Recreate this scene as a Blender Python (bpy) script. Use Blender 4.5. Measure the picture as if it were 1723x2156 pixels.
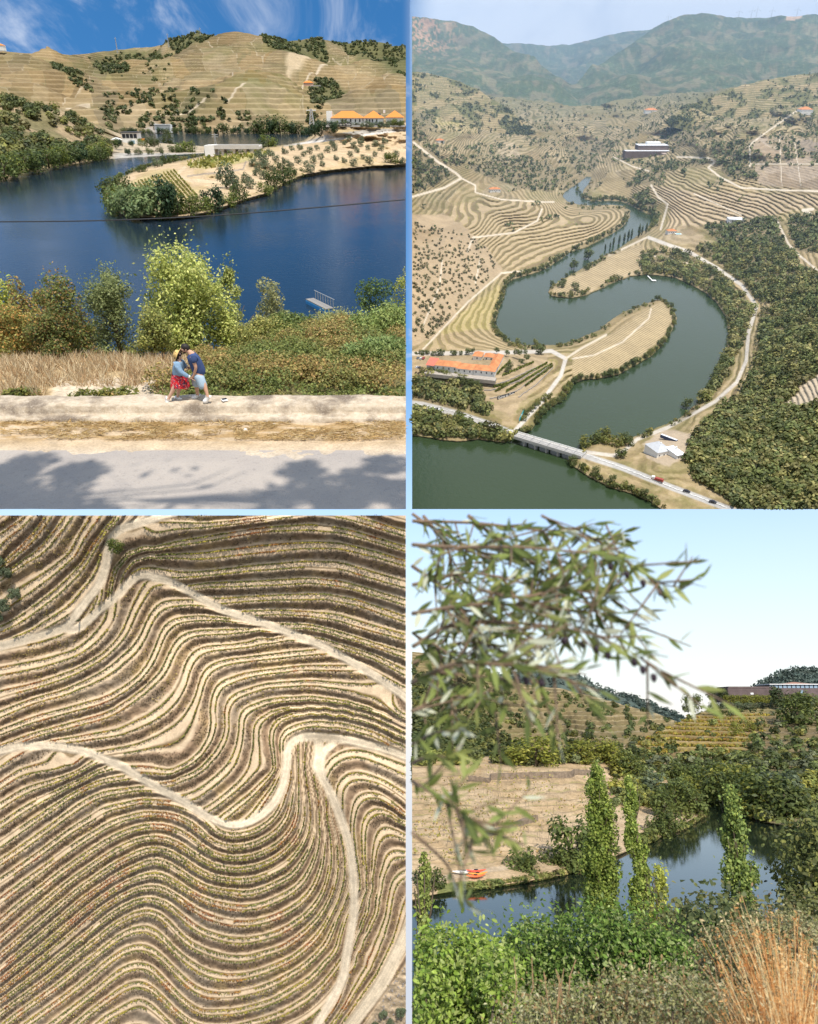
import bpy, math, random
import numpy as np
from mathutils import Matrix, Vector

for o in list(bpy.data.objects):
    bpy.data.objects.remove(o, do_unlink=True)
sc = bpy.context.scene
COL = sc.collection
rng = np.random.default_rng(7)
random.seed(7)
R = math.radians

# ------------------------------------------------------------------ camera
PITCH = R(15.0)
cam = bpy.data.cameras.new('camera')
cam.sensor_fit = 'VERTICAL'
cam.angle = 2 * math.atan(0.7)
cam.clip_start = 0.05
cam.clip_end = 60000
cam.dof.use_dof = True
cam.dof.focus_distance = 20.0
cam.lens_unit = 'FOV'
cam_o = bpy.data.objects.new('camera', cam)
COL.objects.link(cam_o)
cam_o.rotation_euler = (math.pi / 2 + PITCH, 0, 0)
sc.camera = cam_o
cam.dof.aperture_fstop = (cam.lens / 1000.0) / 0.0068

# ------------------------------------------------------------------ sun
cu = (0, -math.sin(PITCH), math.cos(PITCH))
cb = (0, -math.cos(PITCH), -math.sin(PITCH))
SUN_CAM = (0.14, 0.735, 0.663)
SUN = Vector((SUN_CAM[0], SUN_CAM[1] * cu[1] + SUN_CAM[2] * cb[1], SUN_CAM[1] * cu[2] + SUN_CAM[2] * cb[2])).normalized()
sl = bpy.data.lights.new('sun', 'SUN')
sl.energy = 3.93
sl.angle = R(0.53)
sl.color = (1.0, 0.94, 0.84)
so = bpy.data.objects.new('sun', sl)
COL.objects.link(so)
so.rotation_euler = SUN.to_track_quat('Z', 'Y').to_euler()

# ------------------------------------------------------------------ sky
def N(nt, t, x=0, y=0, **kw):
    n = nt.nodes.new(t)
    for k, v in kw.items():
        if k.startswith('i_'):
            n.inputs[int(k[2:])].default_value = v
        else:
            setattr(n, k, v)
    return n

world = bpy.data.worlds.new('World')
sc.world = world
world.use_nodes = True
nt = world.node_tree
nt.nodes.clear()
L = nt.links.new
out = N(nt, 'ShaderNodeOutputWorld')
bg = N(nt, 'ShaderNodeBackground')
bg.inputs[1].default_value = 0.15
sky = N(nt, 'ShaderNodeTexSky')
sky.sky_type = 'NISHITA'
sky.sun_disc = False
sky.sun_elevation = math.asin(SUN.z)
sky.sun_rotation = math.atan2(SUN.x, SUN.y)
sky.air_density = 1.25
sky.dust_density = 0.2
sky.ozone_density = 3.0
tc = N(nt, 'ShaderNodeTexCoord')
sep = N(nt, 'ShaderNodeSeparateXYZ')
L(tc.outputs['Generated'], sep.inputs[0])
# clouds are laid on a plane high above: direction / z
zc = N(nt, 'ShaderNodeMath', operation='MAXIMUM', i_1=0.06)
L(sep.outputs[2], zc.inputs[0])
dv = N(nt, 'ShaderNodeVectorMath', operation='DIVIDE')
cmb = N(nt, 'ShaderNodeCombineXYZ')
for i in range(3):
    L(zc.outputs[0], cmb.inputs[i])
L(tc.outputs['Generated'], dv.inputs[0])
L(cmb.outputs[0], dv.inputs[1])
mp = N(nt, 'ShaderNodeMapping')
mp.inputs['Rotation'].default_value = (0, 0, R(58))
mp.inputs['Scale'].default_value = (2.6, 2.0, 1)
L(dv.outputs[0], mp.inputs[0])
nz = N(nt, 'ShaderNodeTexNoise')
nz.inputs['Scale'].default_value = 2.1
nz.inputs['Detail'].default_value = 8
nz.inputs['Roughness'].default_value = 0.62
nz.inputs['Distortion'].default_value = 0.9
L(mp.outputs[0], nz.inputs['Vector'])
cr = N(nt, 'ShaderNodeMapRange', interpolation_type='SMOOTHSTEP')
cr.inputs[1].default_value = 0.45
cr.inputs[2].default_value = 0.72
cr.inputs[4].default_value = 0.62
L(nz.outputs[0], cr.inputs[0])
# high thin veil covering the sky to the right (east)
def smooth(src, a, b, lo=0.0, hi=1.0):
    m = N(nt, 'ShaderNodeMapRange', interpolation_type='SMOOTHSTEP')
    m.inputs[1].default_value = a
    m.inputs[2].default_value = b
    m.inputs[3].default_value = lo
    m.inputs[4].default_value = hi
    L(src, m.inputs[0])
    return m.outputs[0]
def mul(a, b):
    m = N(nt, 'ShaderNodeMath', operation='MULTIPLY')
    L(a, m.inputs[0])
    L(b, m.inputs[1])
    return m.outputs[0]
def mx(a, b):
    m = N(nt, 'ShaderNodeMath', operation='MAXIMUM')
    L(a, m.inputs[0])
    L(b, m.inputs[1])
    return m.outputs[0]
veil = mul(smooth(sep.outputs[0], -0.010, 0.035), smooth(sep.outputs[2], 0.30, 0.55))
veil = mul(veil, smooth(nz.outputs[0], 0.05, 0.55, 0.72, 1.0))
# low cloud bank on the horizon
mp2 = N(nt, 'ShaderNodeMapping')
mp2.inputs['Scale'].default_value = (5, 5, 14)
L(tc.outputs['Generated'], mp2.inputs[0])
nz2 = N(nt, 'ShaderNodeTexNoise')
nz2.inputs['Scale'].default_value = 1.6
nz2.inputs['Detail'].default_value = 7
L(mp2.outputs[0], nz2.inputs['Vector'])
zz = N(nt, 'ShaderNodeMath', operation='MULTIPLY_ADD', i_1=-0.055)
L(nz2.outputs[0], zz.inputs[0])
L(sep.outputs[2], zz.inputs[2])
bank = smooth(zz.outputs[0], -0.004, 0.016, 0.80, 0.0)
haze_pale = smooth(sep.outputs[2], 0.0, 0.58, 0.80, 0.0)
wisps = mul(cr.outputs[0], smooth(sep.outputs[2], 0.34, 0.48))
cl = mx(mx(wisps, veil), mx(bank, haze_pale))
cl = mul(cl, smooth(sep.outputs[2], -0.75, -0.36))
mixc = N(nt, 'ShaderNodeMix', data_type='RGBA')
L(cl, mixc.inputs[0])
hs = N(nt, 'ShaderNodeHueSaturation')
hs.inputs['Saturation'].default_value = 1.3
L(sky.outputs[0], hs.inputs['Color'])
L(hs.outputs[0], mixc.inputs[6])
mixc.inputs[7].default_value = (4.24, 4.55, 5.13, 1)
L(mixc.outputs[2], bg.inputs[0])
L(bg.outputs[0], out.inputs[0])

sc.view_settings.view_transform = 'Standard'
sc.view_settings.look = 'None'
sc.view_settings.exposure = 0.463
sc.view_settings.gamma = 1.0
sc.render.engine = 'CYCLES'
sc.cycles.max_bounces = 6
sc.cycles.diffuse_bounces = 3
sc.cycles.transparent_max_bounces = 6
sc.cycles.use_denoising = True
sc.cycles.sample_clamp_indirect = 6.0

# ------------------------------------------------------------------ places
# Four separate landscapes stand round the viewpoint, each a level ground of its own.
FP, CX, CY = 1540.3, 861.5, 1078.0
class Place:
    def __init__(s, p, h, x0, x1, y0, y1):
        s.p, s.h = p, h
        s.win = (x0, x1, y0, y1)
        s.up = np.array([0, math.cos(p), math.sin(p)])
        s.fw = np.array([0, math.sin(p), -math.cos(p)])
        C = np.array([[1, 0, 0], cu, cb]).T
        rt, fw, up = C @ np.array([1, 0, 0]), C @ s.fw, C @ s.up
        M = Matrix(((rt[0], fw[0], up[0], 0), (rt[1], fw[1], up[1], 0), (rt[2], fw[2], up[2], 0), (0, 0, 0, 1)))
        s.M = M @ Matrix.Translation((0, 0, -h))
    def ray(s, px, py):
        cx = (np.asarray(px, float) - CX) / FP
        cy = (CY - np.asarray(py, float)) / FP
        cx, cy = np.broadcast_arrays(cx, cy)
        return np.stack([cx, cy * s.fw[1] - s.fw[2], cy * s.up[1] - s.up[2]], -1)
    def at_z(s, px, py, z):
        r = s.ray(px, py)
        t = (np.asarray(z, float) - s.h) / r[..., 2]
        P = r * t[..., None]
        P[..., 2] += s.h
        return P
    def at_y(s, px, py, Y):
        r = s.ray(px, py)
        t = np.asarray(Y, float) / r[..., 1]
        P = r * t[..., None]
        P[..., 2] += s.h
        return P
    def at_yz(s, px, Y, z):
        t = Y * math.cos(s.p) + (s.h - z) * math.sin(s.p)
        return np.stack(np.broadcast_arrays((np.asarray(px, float) - CX) / FP * t, np.asarray(Y, float), np.asarray(z, float)), -1)
    def proj(s, P):
        P = np.asarray(P, float)
        q = P - np.array([0, 0, s.h])
        cy = q[..., 1] * s.fw[1] + q[..., 2] * s.up[1]
        d = -(q[..., 1] * s.fw[2] + q[..., 2] * s.up[2])
        return CX + q[..., 0] / d * FP, CY - cy / d * FP, d
    def inside(s, P, m=0):
        x, y, d = s.proj(P)
        return (x > s.win[0] + m) & (x < s.win[1] - m) & (y > s.win[2] + m) & (y < s.win[3] - m) & (d > 0)

TL = Place(R(29.05), 22.0, -40, 855, -60, 1072)
TR = Place(R(32.70), 420.0, 868, 1770, -60, 1072)
BL = Place(R(90.0), 9.0, -40, 855, 1085, 2200)
BR = Place(R(-15.0), 20.0, 868, 1770, 1085, 2200)

# ------------------------------------------------------------------ mesh helpers
def mesh_np(name, V, F, mat=None, smooth=False, col=None, attrs=None):
    V = np.ascontiguousarray(V, dtype=np.float32)
    F = np.ascontiguousarray(F, dtype=np.int32)
    me = bpy.data.meshes.new(name)
    n, k = F.shape
    me.vertices.add(len(V))
    me.vertices.foreach_set('co', V.ravel())
    me.loops.add(n * k)
    me.loops.foreach_set('vertex_index', F.ravel())
    me.polygons.add(n)
    me.polygons.foreach_set('loop_start', np.arange(0, n * k, k, dtype=np.int32))
    me.polygons.foreach_set('use_smooth', np.full(n, smooth))
    me.update(calc_edges=True)
    if col is not None:
        ca = me.color_attributes.new('Col', 'FLOAT_COLOR', 'POINT')
        c = np.ones((len(V), 4), np.float32)
        c[:, :3] = col
        ca.data.foreach_set('color', c.ravel())
    for a, v in (attrs or {}).items():
        at = me.attributes.new(a, 'FLOAT', 'POINT')
        at.data.foreach_set('value', np.ascontiguousarray(v, dtype=np.float32).ravel())
    if mat:
        me.materials.append(mat)
    return me

class MB:
    """collects boxes, prisms and tubes into one mesh"""
    def __init__(s):
        s.v, s.f = [], []
    def add(s, vs, fs):
        b = len(s.v)
        s.v += [tuple(map(float, v)) for v in vs]
        s.f += [tuple(b + i for i in f) for f in fs]
        return s
    def box(s, c, d, rz=0.0):
        cx, cy, cz = c
        hx, hy, hz = d[0] / 2, d[1] / 2, d[2] / 2
        ca, sa = math.cos(rz), math.sin(rz)
        vs = []
        for z in (-hz, hz):
            for x, y in ((-hx, -hy), (hx, -hy), (hx, hy), (-hx, hy)):
                vs.append((cx + x * ca - y * sa, cy + x * sa + y * ca, cz + z))
        return s.add(vs, [(3, 2, 1, 0), (4, 5, 6, 7), (0, 1, 5, 4), (1, 2, 6, 5), (2, 3, 7, 6), (3, 0, 4, 7)])
    def prism(s, pts, z0, z1):
        n = len(pts)
        vs = [(p[0], p[1], z0) for p in pts] + [(p[0], p[1], z1) for p in pts]
        return s.add(vs, [tuple(range(n - 1, -1, -1)), tuple(range(n, 2 * n))] + [(i, (i + 1) % n, n + (i + 1) % n, n + i) for i in range(n)])
    def tube(s, pts, r, n=6, cap=True):
        pts = [Vector(p) for p in pts]
        rs = r if isinstance(r, (list, tuple)) else [r] * len(pts)
        rings = []
        for i, p in enumerate(pts):
            d = (pts[min(i + 1, len(pts) - 1)] - pts[max(i - 1, 0)]).normalized()
            a = Vector((0, 0, 1)) if abs(d.z) < 0.9 else Vector((1, 0, 0))
            u = d.cross(a).normalized()
            w = d.cross(u)
            rings.append([p + (u * math.cos(2 * math.pi * k / n) + w * math.sin(2 * math.pi * k / n)) * rs[i] for k in range(n)])
        vs = [v for g in rings for v in g]
        fs = []
        for i in range(len(pts) - 1):
            for k in range(n):
                fs.append((i * n + k, i * n + (k + 1) % n, (i + 1) * n + (k + 1) % n, (i + 1) * n + k))
        if cap:
            fs.append(tuple(range(n - 1, -1, -1)))
            fs.append(tuple((len(pts) - 1) * n + k for k in range(n)))
        return s.add(vs, fs)
    def hip(s, x0, x1, y0, y1, z0, z1, ov=0.0, inset=None):
        """hipped roof on a rectangle"""
        x0, x1, y0, y1 = x0 - ov, x1 + ov, y0 - ov, y1 + ov
        w, d = x1 - x0, y1 - y0
        if w >= d:
            i = min(d / 2, w / 2 - 1e-3) if inset is None else inset
            r = [(x0 + i, (y0 + y1) / 2, z1), (x1 - i, (y0 + y1) / 2, z1)]
            vs = [(x0, y0, z0), (x1, y0, z0), (x1, y1, z0), (x0, y1, z0)] + r
            return s.add(vs, [(0, 1, 5, 4), (1, 2, 5), (2, 3, 4, 5), (3, 0, 4), (3, 2, 1, 0)])
        i = min(w / 2, d / 2 - 1e-3) if inset is None else inset
        r = [((x0 + x1) / 2, y0 + i, z1), ((x0 + x1) / 2, y1 - i, z1)]
        vs = [(x0, y0, z0), (x1, y0, z0), (x1, y1, z0), (x0, y1, z0)] + r
        return s.add(vs, [(0, 1, 4), (1, 2, 5, 4), (2, 3, 5), (3, 0, 4, 5), (3, 2, 1, 0)])
    def mesh(s, name, mat, smooth=False):
        me = bpy.data.meshes.new(name)
        me.from_pydata(s.v, [], s.f)
        me.update()
        if smooth:
            me.polygons.foreach_set('use_smooth', [True] * len(me.polygons))
        me.materials.append(mat)
        return me

def link(name, me, M=None, parent=None):
    o = bpy.data.objects.new(name, me)
    COL.objects.link(o)
    if parent is not None:
        o.parent = parent
    elif M is not None:
        o.matrix_world = M
    return o
def tag(o, label, cat, group=None, kind=None):
    o['label'] = label
    if cat:
        o['category'] = cat
    if group:
        o['group'] = group
    if kind:
        o['kind'] = kind
    return o
def LM(place, loc, rz=0.0, s=1.0, tilt=0.0):
    S = Matrix.Diagonal((*(s if isinstance(s, (tuple, list)) else (s, s, s)), 1))
    return place.M @ Matrix.Translation(tuple(map(float, loc))) @ Matrix.Rotation(rz, 4, 'Z') @ Matrix.Rotation(tilt, 4, 'X') @ S
def thing(name, place, loc, rz, label, cat, group=None, s=1.0):
    return tag(link(name, None, LM(place, loc, rz, s)), label, cat, group)
def part(name, me, parent):
    return link(name, me, None, parent)
def struct(name, me, place):
    o = link(name, me, place.M)
    o['kind'] = 'structure'
    return o
def dup(root, M, label=None, group=None):
    r = root.copy()
    COL.objects.link(r)
    r.matrix_world = M
    if label:
        r['label'] = label
    if group:
        r['group'] = group
    for ch in root.children:
        c = ch.copy()
        COL.objects.link(c)
        c.parent = r
        for g in ch.children:
            d = g.copy()
            COL.objects.link(d)
            d.parent = c
    return r

# ------------------------------------------------------------------ numeric helpers
def vnoise(x, y, seed=0):
    x = np.asarray(x, float)
    y = np.asarray(y, float)
    xi, yi = np.floor(x).astype(np.int64), np.floor(y).astype(np.int64)
    fx, fy = x - xi, y - yi
    fx, fy = fx * fx * (3 - 2 * fx), fy * fy * (3 - 2 * fy)
    def h(a, b):
        n = (a * 374761393 + b * 668265263 + seed * 974711) & 0x7fffffff
        n = ((n ^ (n >> 13)) * 1274126177) & 0x7fffffff
        return ((n ^ (n >> 16)) & 0xffff) / 65535.0
    return (h(xi, yi) * (1 - fx) + h(xi + 1, yi) * fx) * (1 - fy) + (h(xi, yi + 1) * (1 - fx) + h(xi + 1, yi + 1) * fx) * fy
def fbm(x, y, o=4, seed=0):
    s, a, t = 0.0, 0.5, 0.0
    for i in range(o):
        s = s + a * vnoise(x * 2 ** i + i * 17.3, y * 2 ** i + i * 9.1, seed + i)
        t += a
        a *= 0.5
    return s / t
def sst(a, b, x):
    t = np.clip((x - a) / (b - a), 0, 1)
    return t * t * (3 - 2 * t)
def pip(px, py, poly):
    c = np.zeros(np.shape(px), bool)
    n = len(poly)
    j = n - 1
    for i in range(n):
        xi, yi = poly[i][:2]
        xj, yj = poly[j][:2]
        if yi != yj:
            k = ((yi > py) != (yj > py)) & (px < (xj - xi) * (py - yi) / (yj - yi) + xi)
            c ^= k
        j = i
    return c
def dline(px, py, line):
    d = np.full(np.shape(px), 1e9)
    for (x0, y0), (x1, y1) in zip(line[:-1], line[1:]):
        dx, dy = x1 - x0, y1 - y0
        t = np.clip(((px - x0) * dx + (py - y0) * dy) / (dx * dx + dy * dy + 1e-9), 0, 1)
        d = np.minimum(d, np.hypot(px - x0 - t * dx, py - y0 - t * dy))
    return d
def resample(line, step):
    P = np.array(line, float)
    s = np.r_[0, np.cumsum(np.linalg.norm(np.diff(P, axis=0), axis=1))]
    n = max(2, int(s[-1] / step) + 1)
    t = np.linspace(0, s[-1], n)
    return np.stack([np.interp(t, s, P[:, i]) for i in range(P.shape[1])], -1)
def spline(line, step):
    """Catmull-Rom through the points, resampled"""
    P = np.array(line, float)
    Q = np.vstack([2 * P[0] - P[1], P, 2 * P[-1] - P[-2]])
    o = []
    for i in range(1, len(Q) - 2):
        t = np.linspace(0, 1, 9)[:-1, None]
        a, b, c, d = Q[i - 1], Q[i], Q[i + 1], Q[i + 2]
        o.append(0.5 * (2 * b + (c - a) * t + (2 * a - 5 * b + 4 * c - d) * t ** 2 + (3 * b - a - 3 * c + d) * t ** 3))
    o.append(P[-1:])
    return resample(np.vstack(o), step)
class TPS:
    def __init__(s, X, v, sc=500.0, lam=1e-4):
        X = np.array(X, float) / sc
        v = np.array(v, float)
        n = len(X)
        d = np.linalg.norm(X[:, None] - X[None], axis=2)
        K = np.where(d > 0, d * d * np.log(d + 1e-12), 0) + lam * np.eye(n)
        Pm = np.c_[np.ones(n), X]
        A = np.block([[K, Pm], [Pm.T, np.zeros((3, 3))]])
        s.w = np.linalg.solve(A, np.r_[v, 0, 0, 0])
        s.X, s.sc = X, sc
    def __call__(s, px, py):
        sh = np.shape(px)
        q = np.stack([np.ravel(px), np.ravel(py)], -1) / s.sc
        o = np.empty(len(q))
        for i in range(0, len(q), 20000):
            b = q[i:i + 20000]
            d2 = ((b[:, None] - s.X[None]) ** 2).sum(2)
            o[i:i + 20000] = (0.5 * d2 * np.log(d2 + 1e-20)) @ s.w[:-3] + s.w[-3] + b @ s.w[-2:]
        return o.reshape(sh)
def bil(G, gx0, gy0, st, px, py):
    x = np.clip((np.asarray(px) - gx0) / st, 0, G.shape[1] - 1.001)
    y = np.clip((np.asarray(py) - gy0) / st, 0, G.shape[0] - 1.001)
    i, j = y.astype(int), x.astype(int)
    u, v = x - j, y - i
    return (G[i, j] * (1 - u) + G[i, j + 1] * u) * (1 - v) + (G[i + 1, j] * (1 - u) + G[i + 1, j + 1] * u) * v
def cells(px, py, pts):
    """index of the nearest seed and how near the border to the next one is"""
    d1 = np.full(np.shape(px), 1e9)
    d2 = np.full(np.shape(px), 1e9)
    k = np.zeros(np.shape(px), int)
    for i, (x, y) in enumerate(pts):
        d = np.hypot(px - x, (py - y) * 1.7)
        m = d < d1
        d2 = np.where(m, d1, np.minimum(d2, d))
        k = np.where(m, i, k)
        d1 = np.where(m, d, d1)
    return k, d2 - d1
def grid_faces(nr, nc):
    i = np.arange(nr * nc).reshape(nr, nc)
    return np.stack([i[:-1, :-1].ravel(), i[1:, :-1].ravel(), i[1:, 1:].ravel(), i[:-1, 1:].ravel()], -1)
def ups(V):
    """cell -> up-facing order is checked by the caller"""
    return V

# ------------------------------------------------------------------ materials
MATS = {}
def new_mat(name):
    m = bpy.data.materials.new(name)
    m.use_nodes = True
    MATS[name] = m
    nt = m.node_tree
    bs = nt.nodes['Principled BSDF']
    bs.inputs['Specular IOR Level'].default_value = 0.25
    return m, nt, bs
def noise(nt, scale, det=5, rough=0.6, vec=None, dist=0.0):
    n = nt.nodes.new('ShaderNodeTexNoise')
    n.inputs['Scale'].default_value = scale
    n.inputs['Detail'].default_value = det
    n.inputs['Roughness'].default_value = rough
    n.inputs['Distortion'].default_value = dist
    if vec is not None:
        nt.links.new(vec, n.inputs['Vector'])
    return n.outputs[0]
def mrange(nt, src, a, b, lo, hi, sm=False):
    m = nt.nodes.new('ShaderNodeMapRange')
    if sm:
        m.interpolation_type = 'SMOOTHSTEP'
    for i, v in zip((1, 2, 3, 4), (a, b, lo, hi)):
        m.inputs[i].default_value = v
    nt.links.new(src, m.inputs[0])
    return m.outputs[0]
def mixn(nt, fac, a, b, mode='MIX'):
    m = nt.nodes.new('ShaderNodeMix')
    m.data_type = 'RGBA'
    m.blend_type = mode
    for s, v in ((0, fac), (6, a), (7, b)):
        if hasattr(v, 'links'):
            nt.links.new(v, m.inputs[s])
        elif isinstance(v, (int, float)):
            m.inputs[s].default_value = v
        else:
            m.inputs[s].default_value = (*v[:3], 1)
    return m.outputs[2]
def mathn(nt, op, a, b=None):
    m = nt.nodes.new('ShaderNodeMath')
    m.operation = op
    for s, v in ((0, a), (1, b)):
        if v is None:
            continue
        if hasattr(v, 'links'):
            nt.links.new(v, m.inputs[s])
        else:
            m.inputs[s].default_value = v
    return m.outputs[0]
def bump(nt, bs, h, strength, dist):
    b = nt.nodes.new('ShaderNodeBump')
    b.inputs['Strength'].default_value = strength
    b.inputs['Distance'].default_value = dist
    nt.links.new(h, b.inputs['Height'])
    nt.links.new(b.outputs[0], bs.inputs['Normal'])
def objvec(nt):
    return nt.nodes.new('ShaderNodeTexCoord').outputs['Object']
def attr(nt, name, fac=False):
    a = nt.nodes.new('ShaderNodeAttribute')
    a.attribute_name = name
    return a.outputs['Fac'] if fac else a.outputs['Color']
def plain(name, col, rough=0.7, var=0.25, scale=3.0, bmp=0.0, spec=0.25, metal=0.0):
    m, nt, bs = new_mat(name)
    v = objvec(nt)
    n = noise(nt, scale, 6, 0.65, v)
    f = mrange(nt, n, 0.3, 0.7, 1 - var, 1 + var)
    c = nt.nodes.new('ShaderNodeVectorMath')
    c.operation = 'SCALE'
    c.inputs[0].default_value = col[:3]
    nt.links.new(f, c.inputs['Scale'])
    nt.links.new(c.outputs[0], bs.inputs['Base Color'])
    bs.inputs['Roughness'].default_value = rough
    bs.inputs['Specular IOR Level'].default_value = spec
    bs.inputs['Metallic'].default_value = metal
    if bmp:
        bump(nt, bs, n, bmp, 0.3 / scale)
    return m
def leaf_mat(name, trans=0.35, rough=0.55, spec=0.3):
    m, nt, bs = new_mat(name)
    c = attr(nt, 'Col')
    oi = nt.nodes.new('ShaderNodeObjectInfo')
    f = mrange(nt, oi.outputs['Random'], 0, 1, 0.82, 1.16)
    sc_ = nt.nodes.new('ShaderNodeVectorMath')
    sc_.operation = 'SCALE'
    nt.links.new(c, sc_.inputs[0])
    nt.links.new(f, sc_.inputs['Scale'])
    nt.links.new(sc_.outputs[0], bs.inputs['Base Color'])
    bs.inputs['Roughness'].default_value = rough
    bs.inputs['Specular IOR Level'].default_value = spec
    tr = nt.nodes.new('ShaderNodeBsdfTranslucent')
    nt.links.new(sc_.outputs[0], tr.inputs[0])
    mxs = nt.nodes.new('ShaderNodeMixShader')
    mxs.inputs[0].default_value = trans
    o = nt.nodes['Material Output']
    nt.links.new(bs.outputs[0], mxs.inputs[1])
    nt.links.new(tr.outputs[0], mxs.inputs[2])
    nt.links.new(mxs.outputs[0], o.inputs[0])
    return m
def ground_mat(name, s, var=0.3, bmp=0.4, vine=True):
    """land: colour comes with the mesh, s = metres of one coarse patch; Phi counts terraces"""
    m, nt, bs = new_mat(name)
    v = objvec(nt)
    c = attr(nt, 'Col')
    n1 = noise(nt, 1.0 / s, 6, 0.6, v)
    n2 = noise(nt, 7.0 / s, 5, 0.7, v)
    if vine:
        ph = mathn(nt, 'ADD', attr(nt, 'Phi', True), mrange(nt, n1, 0, 1, -0.10, 0.10))
        fr = mathn(nt, 'FRACT', ph)
        ra = nt.nodes.new('ShaderNodeValToRGB')
        e = ra.color_ramp.elements
        e[0].position, e[0].color = 0.0, (0.46, 0.35, 0.22, 1)
        e[1].position, e[1].color = 1.0, (0.46, 0.35, 0.22, 1)
        for p_, c_ in ((0.20, (0.46, 0.35, 0.22)), (0.28, (0.16, 0.145, 0.05)), (0.42, (0.15, 0.115, 0.06)), (0.66, (0.19, 0.14, 0.08)), (0.74, (0.24, 0.215, 0.07)), (0.82, (0.45, 0.34, 0.21))):
            q = e.new(p_)
            q.color = (*c_, 1)
        nt.links.new(fr, ra.inputs[0])
        lum = mixn(nt, 0.38, ra.outputs[0], c, 'MIX')
        c = mixn(nt, attr(nt, 'Vine', True), c, lum)
    f = mathn(nt, 'MULTIPLY', mrange(nt, n1, 0.3, 0.7, 1 - var, 1 + var), mrange(nt, n2, 0.3, 0.7, 1 - var * 1.2, 1 + var * 1.2))
    sc_ = nt.nodes.new('ShaderNodeVectorMath')
    sc_.operation = 'SCALE'
    nt.links.new(c, sc_.inputs[0])
    nt.links.new(f, sc_.inputs['Scale'])
    nt.links.new(sc_.outputs[0], bs.inputs['Base Color'])
    bs.inputs['Roughness'].default_value = 0.95
    bs.inputs['Specular IOR Level'].default_value = 0.1
    if bmp:
        bump(nt, bs, n2, bmp, s * 0.12)
    return m
def water_mat(name, col, wave, strength, rough=0.06):
    m, nt, bs = new_mat(name)
    v = objvec(nt)
    n1 = noise(nt, 1.0 / wave, 4, 0.6, v, 0.4)
    n2 = noise(nt, 0.05 / wave, 3, 0.5, v)
    h = mathn(nt, 'MULTIPLY', n1, mrange(nt, n2, 0.3, 0.7, 0.5, 1.2))
    bump(nt, bs, h, strength, wave * 0.12)
    c = mixn(nt, n2, col, tuple(x * 1.25 for x in col))
    nt.links.new(c, bs.inputs['Base Color'])
    bs.inputs['Roughness'].default_value = rough
    bs.inputs['IOR'].default_value = 1.33
    bs.inputs['Specular IOR Level'].default_value = 0.5
    return m
LEAF = leaf_mat('leaf')
GRASS = leaf_mat('dry_grass', 0.25, 0.8, 0.1)
BARK = plain('bark', (0.10, 0.075, 0.05), 0.9, 0.4, 6, 0.5)

# ------------------------------------------------------------------ foliage
def quads(C, Nn, size, aspect=0.5, up=None, tri=False):
    """leaf blades: centres, normals, lengths -> vertices and faces"""
    n = len(C)
    Nn = Nn / (np.linalg.norm(Nn, axis=1, keepdims=True) + 1e-9)
    a = rng.normal(size=(n, 3)) if up is None else up
    u = np.cross(Nn, a)
    u /= np.linalg.norm(u, axis=1, keepdims=True) + 1e-9
    w = np.cross(Nn, u)
    s = np.broadcast_to(np.asarray(size, float), (n,))[:, None]
    b = np.broadcast_to(np.asarray(aspect, float), (n,))[:, None] * s
    V = np.stack([C - w * s * 0.5, C + u * b * 0.5, C + w * s * 0.5, C - u * b * 0.5], 1).reshape(-1, 3)
    F = np.arange(4 * n).reshape(n, 4)
    return V, F
def leaves6(C, Nn, size, aspect=0.5):
    """pointed oval leaves folded along the rib, six corners each"""
    n = len(C)
    Nn = Nn / (np.linalg.norm(Nn, axis=1, keepdims=True) + 1e-9)
    u = np.cross(Nn, rng.normal(size=(n, 3)))
    u /= np.linalg.norm(u, axis=1, keepdims=True) + 1e-9
    w = np.cross(Nn, u)
    s = np.broadcast_to(np.asarray(size, float), (n,))[:, None]
    b = np.broadcast_to(np.asarray(aspect, float), (n,))[:, None] * s
    k = Nn * s * .10
    V = np.stack([C - w * s * .5, C - w * s * .2 + u * b * .42 + k, C + w * s * .18 + u * b * .46 + k, C + w * s * .5 - k, C + w * s * .18 - u * b * .46 + k, C - w * s * .2 - u * b * .42 + k], 1).reshape(-1, 3)
    return V, np.arange(6 * n).reshape(n, 6)
def lcol(n, cols, jit=0.18, k_=4):
    cols = np.array(cols, float)
    k = rng.integers(0, len(cols), n)
    c = cols[k] * (1 + rng.normal(size=(n, 1)) * jit)
    return np.repeat(np.clip(c, 0.004, 1), k_, axis=0)
def sphere(n):
    v = rng.normal(size=(n, 3))
    return v / np.linalg.norm(v, axis=1, keepdims=True)
def crown_pts(lobes, n, shell=0.55):
    """points on and inside a set of lobes (centre, radii), with outward normals"""
    L_ = [(np.array(c, float), np.array(r, float)) for c, r in lobes]
    wt = np.array([np.prod(r) ** (2 / 3) for _, r in L_])
    k = rng.choice(len(L_), n, p=wt / wt.sum())
    d = sphere(n)
    rad = 1 - (1 - shell) * rng.random(n) ** 2
    P = np.empty((n, 3))
    for i, (c, r) in enumerate(L_):
        m = k == i
        P[m] = c + d[m] * r * rad[m, None]
    return P, d
def crown_mesh(name, lobes, n, leaf, cols, aspect=0.55, shell=0.5, jit=0.2, mat=None):
    P, d = crown_pts(lobes, n, shell)
    V, F = quads(P, d + (0, 0, 0.6) + rng.normal(size=(n, 3)) * 0.5, leaf * (0.6 + 0.8 * rng.random(n)), aspect)
    return mesh_np(name, V, F, mat or LEAF, False, lcol(n, cols, jit))
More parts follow.
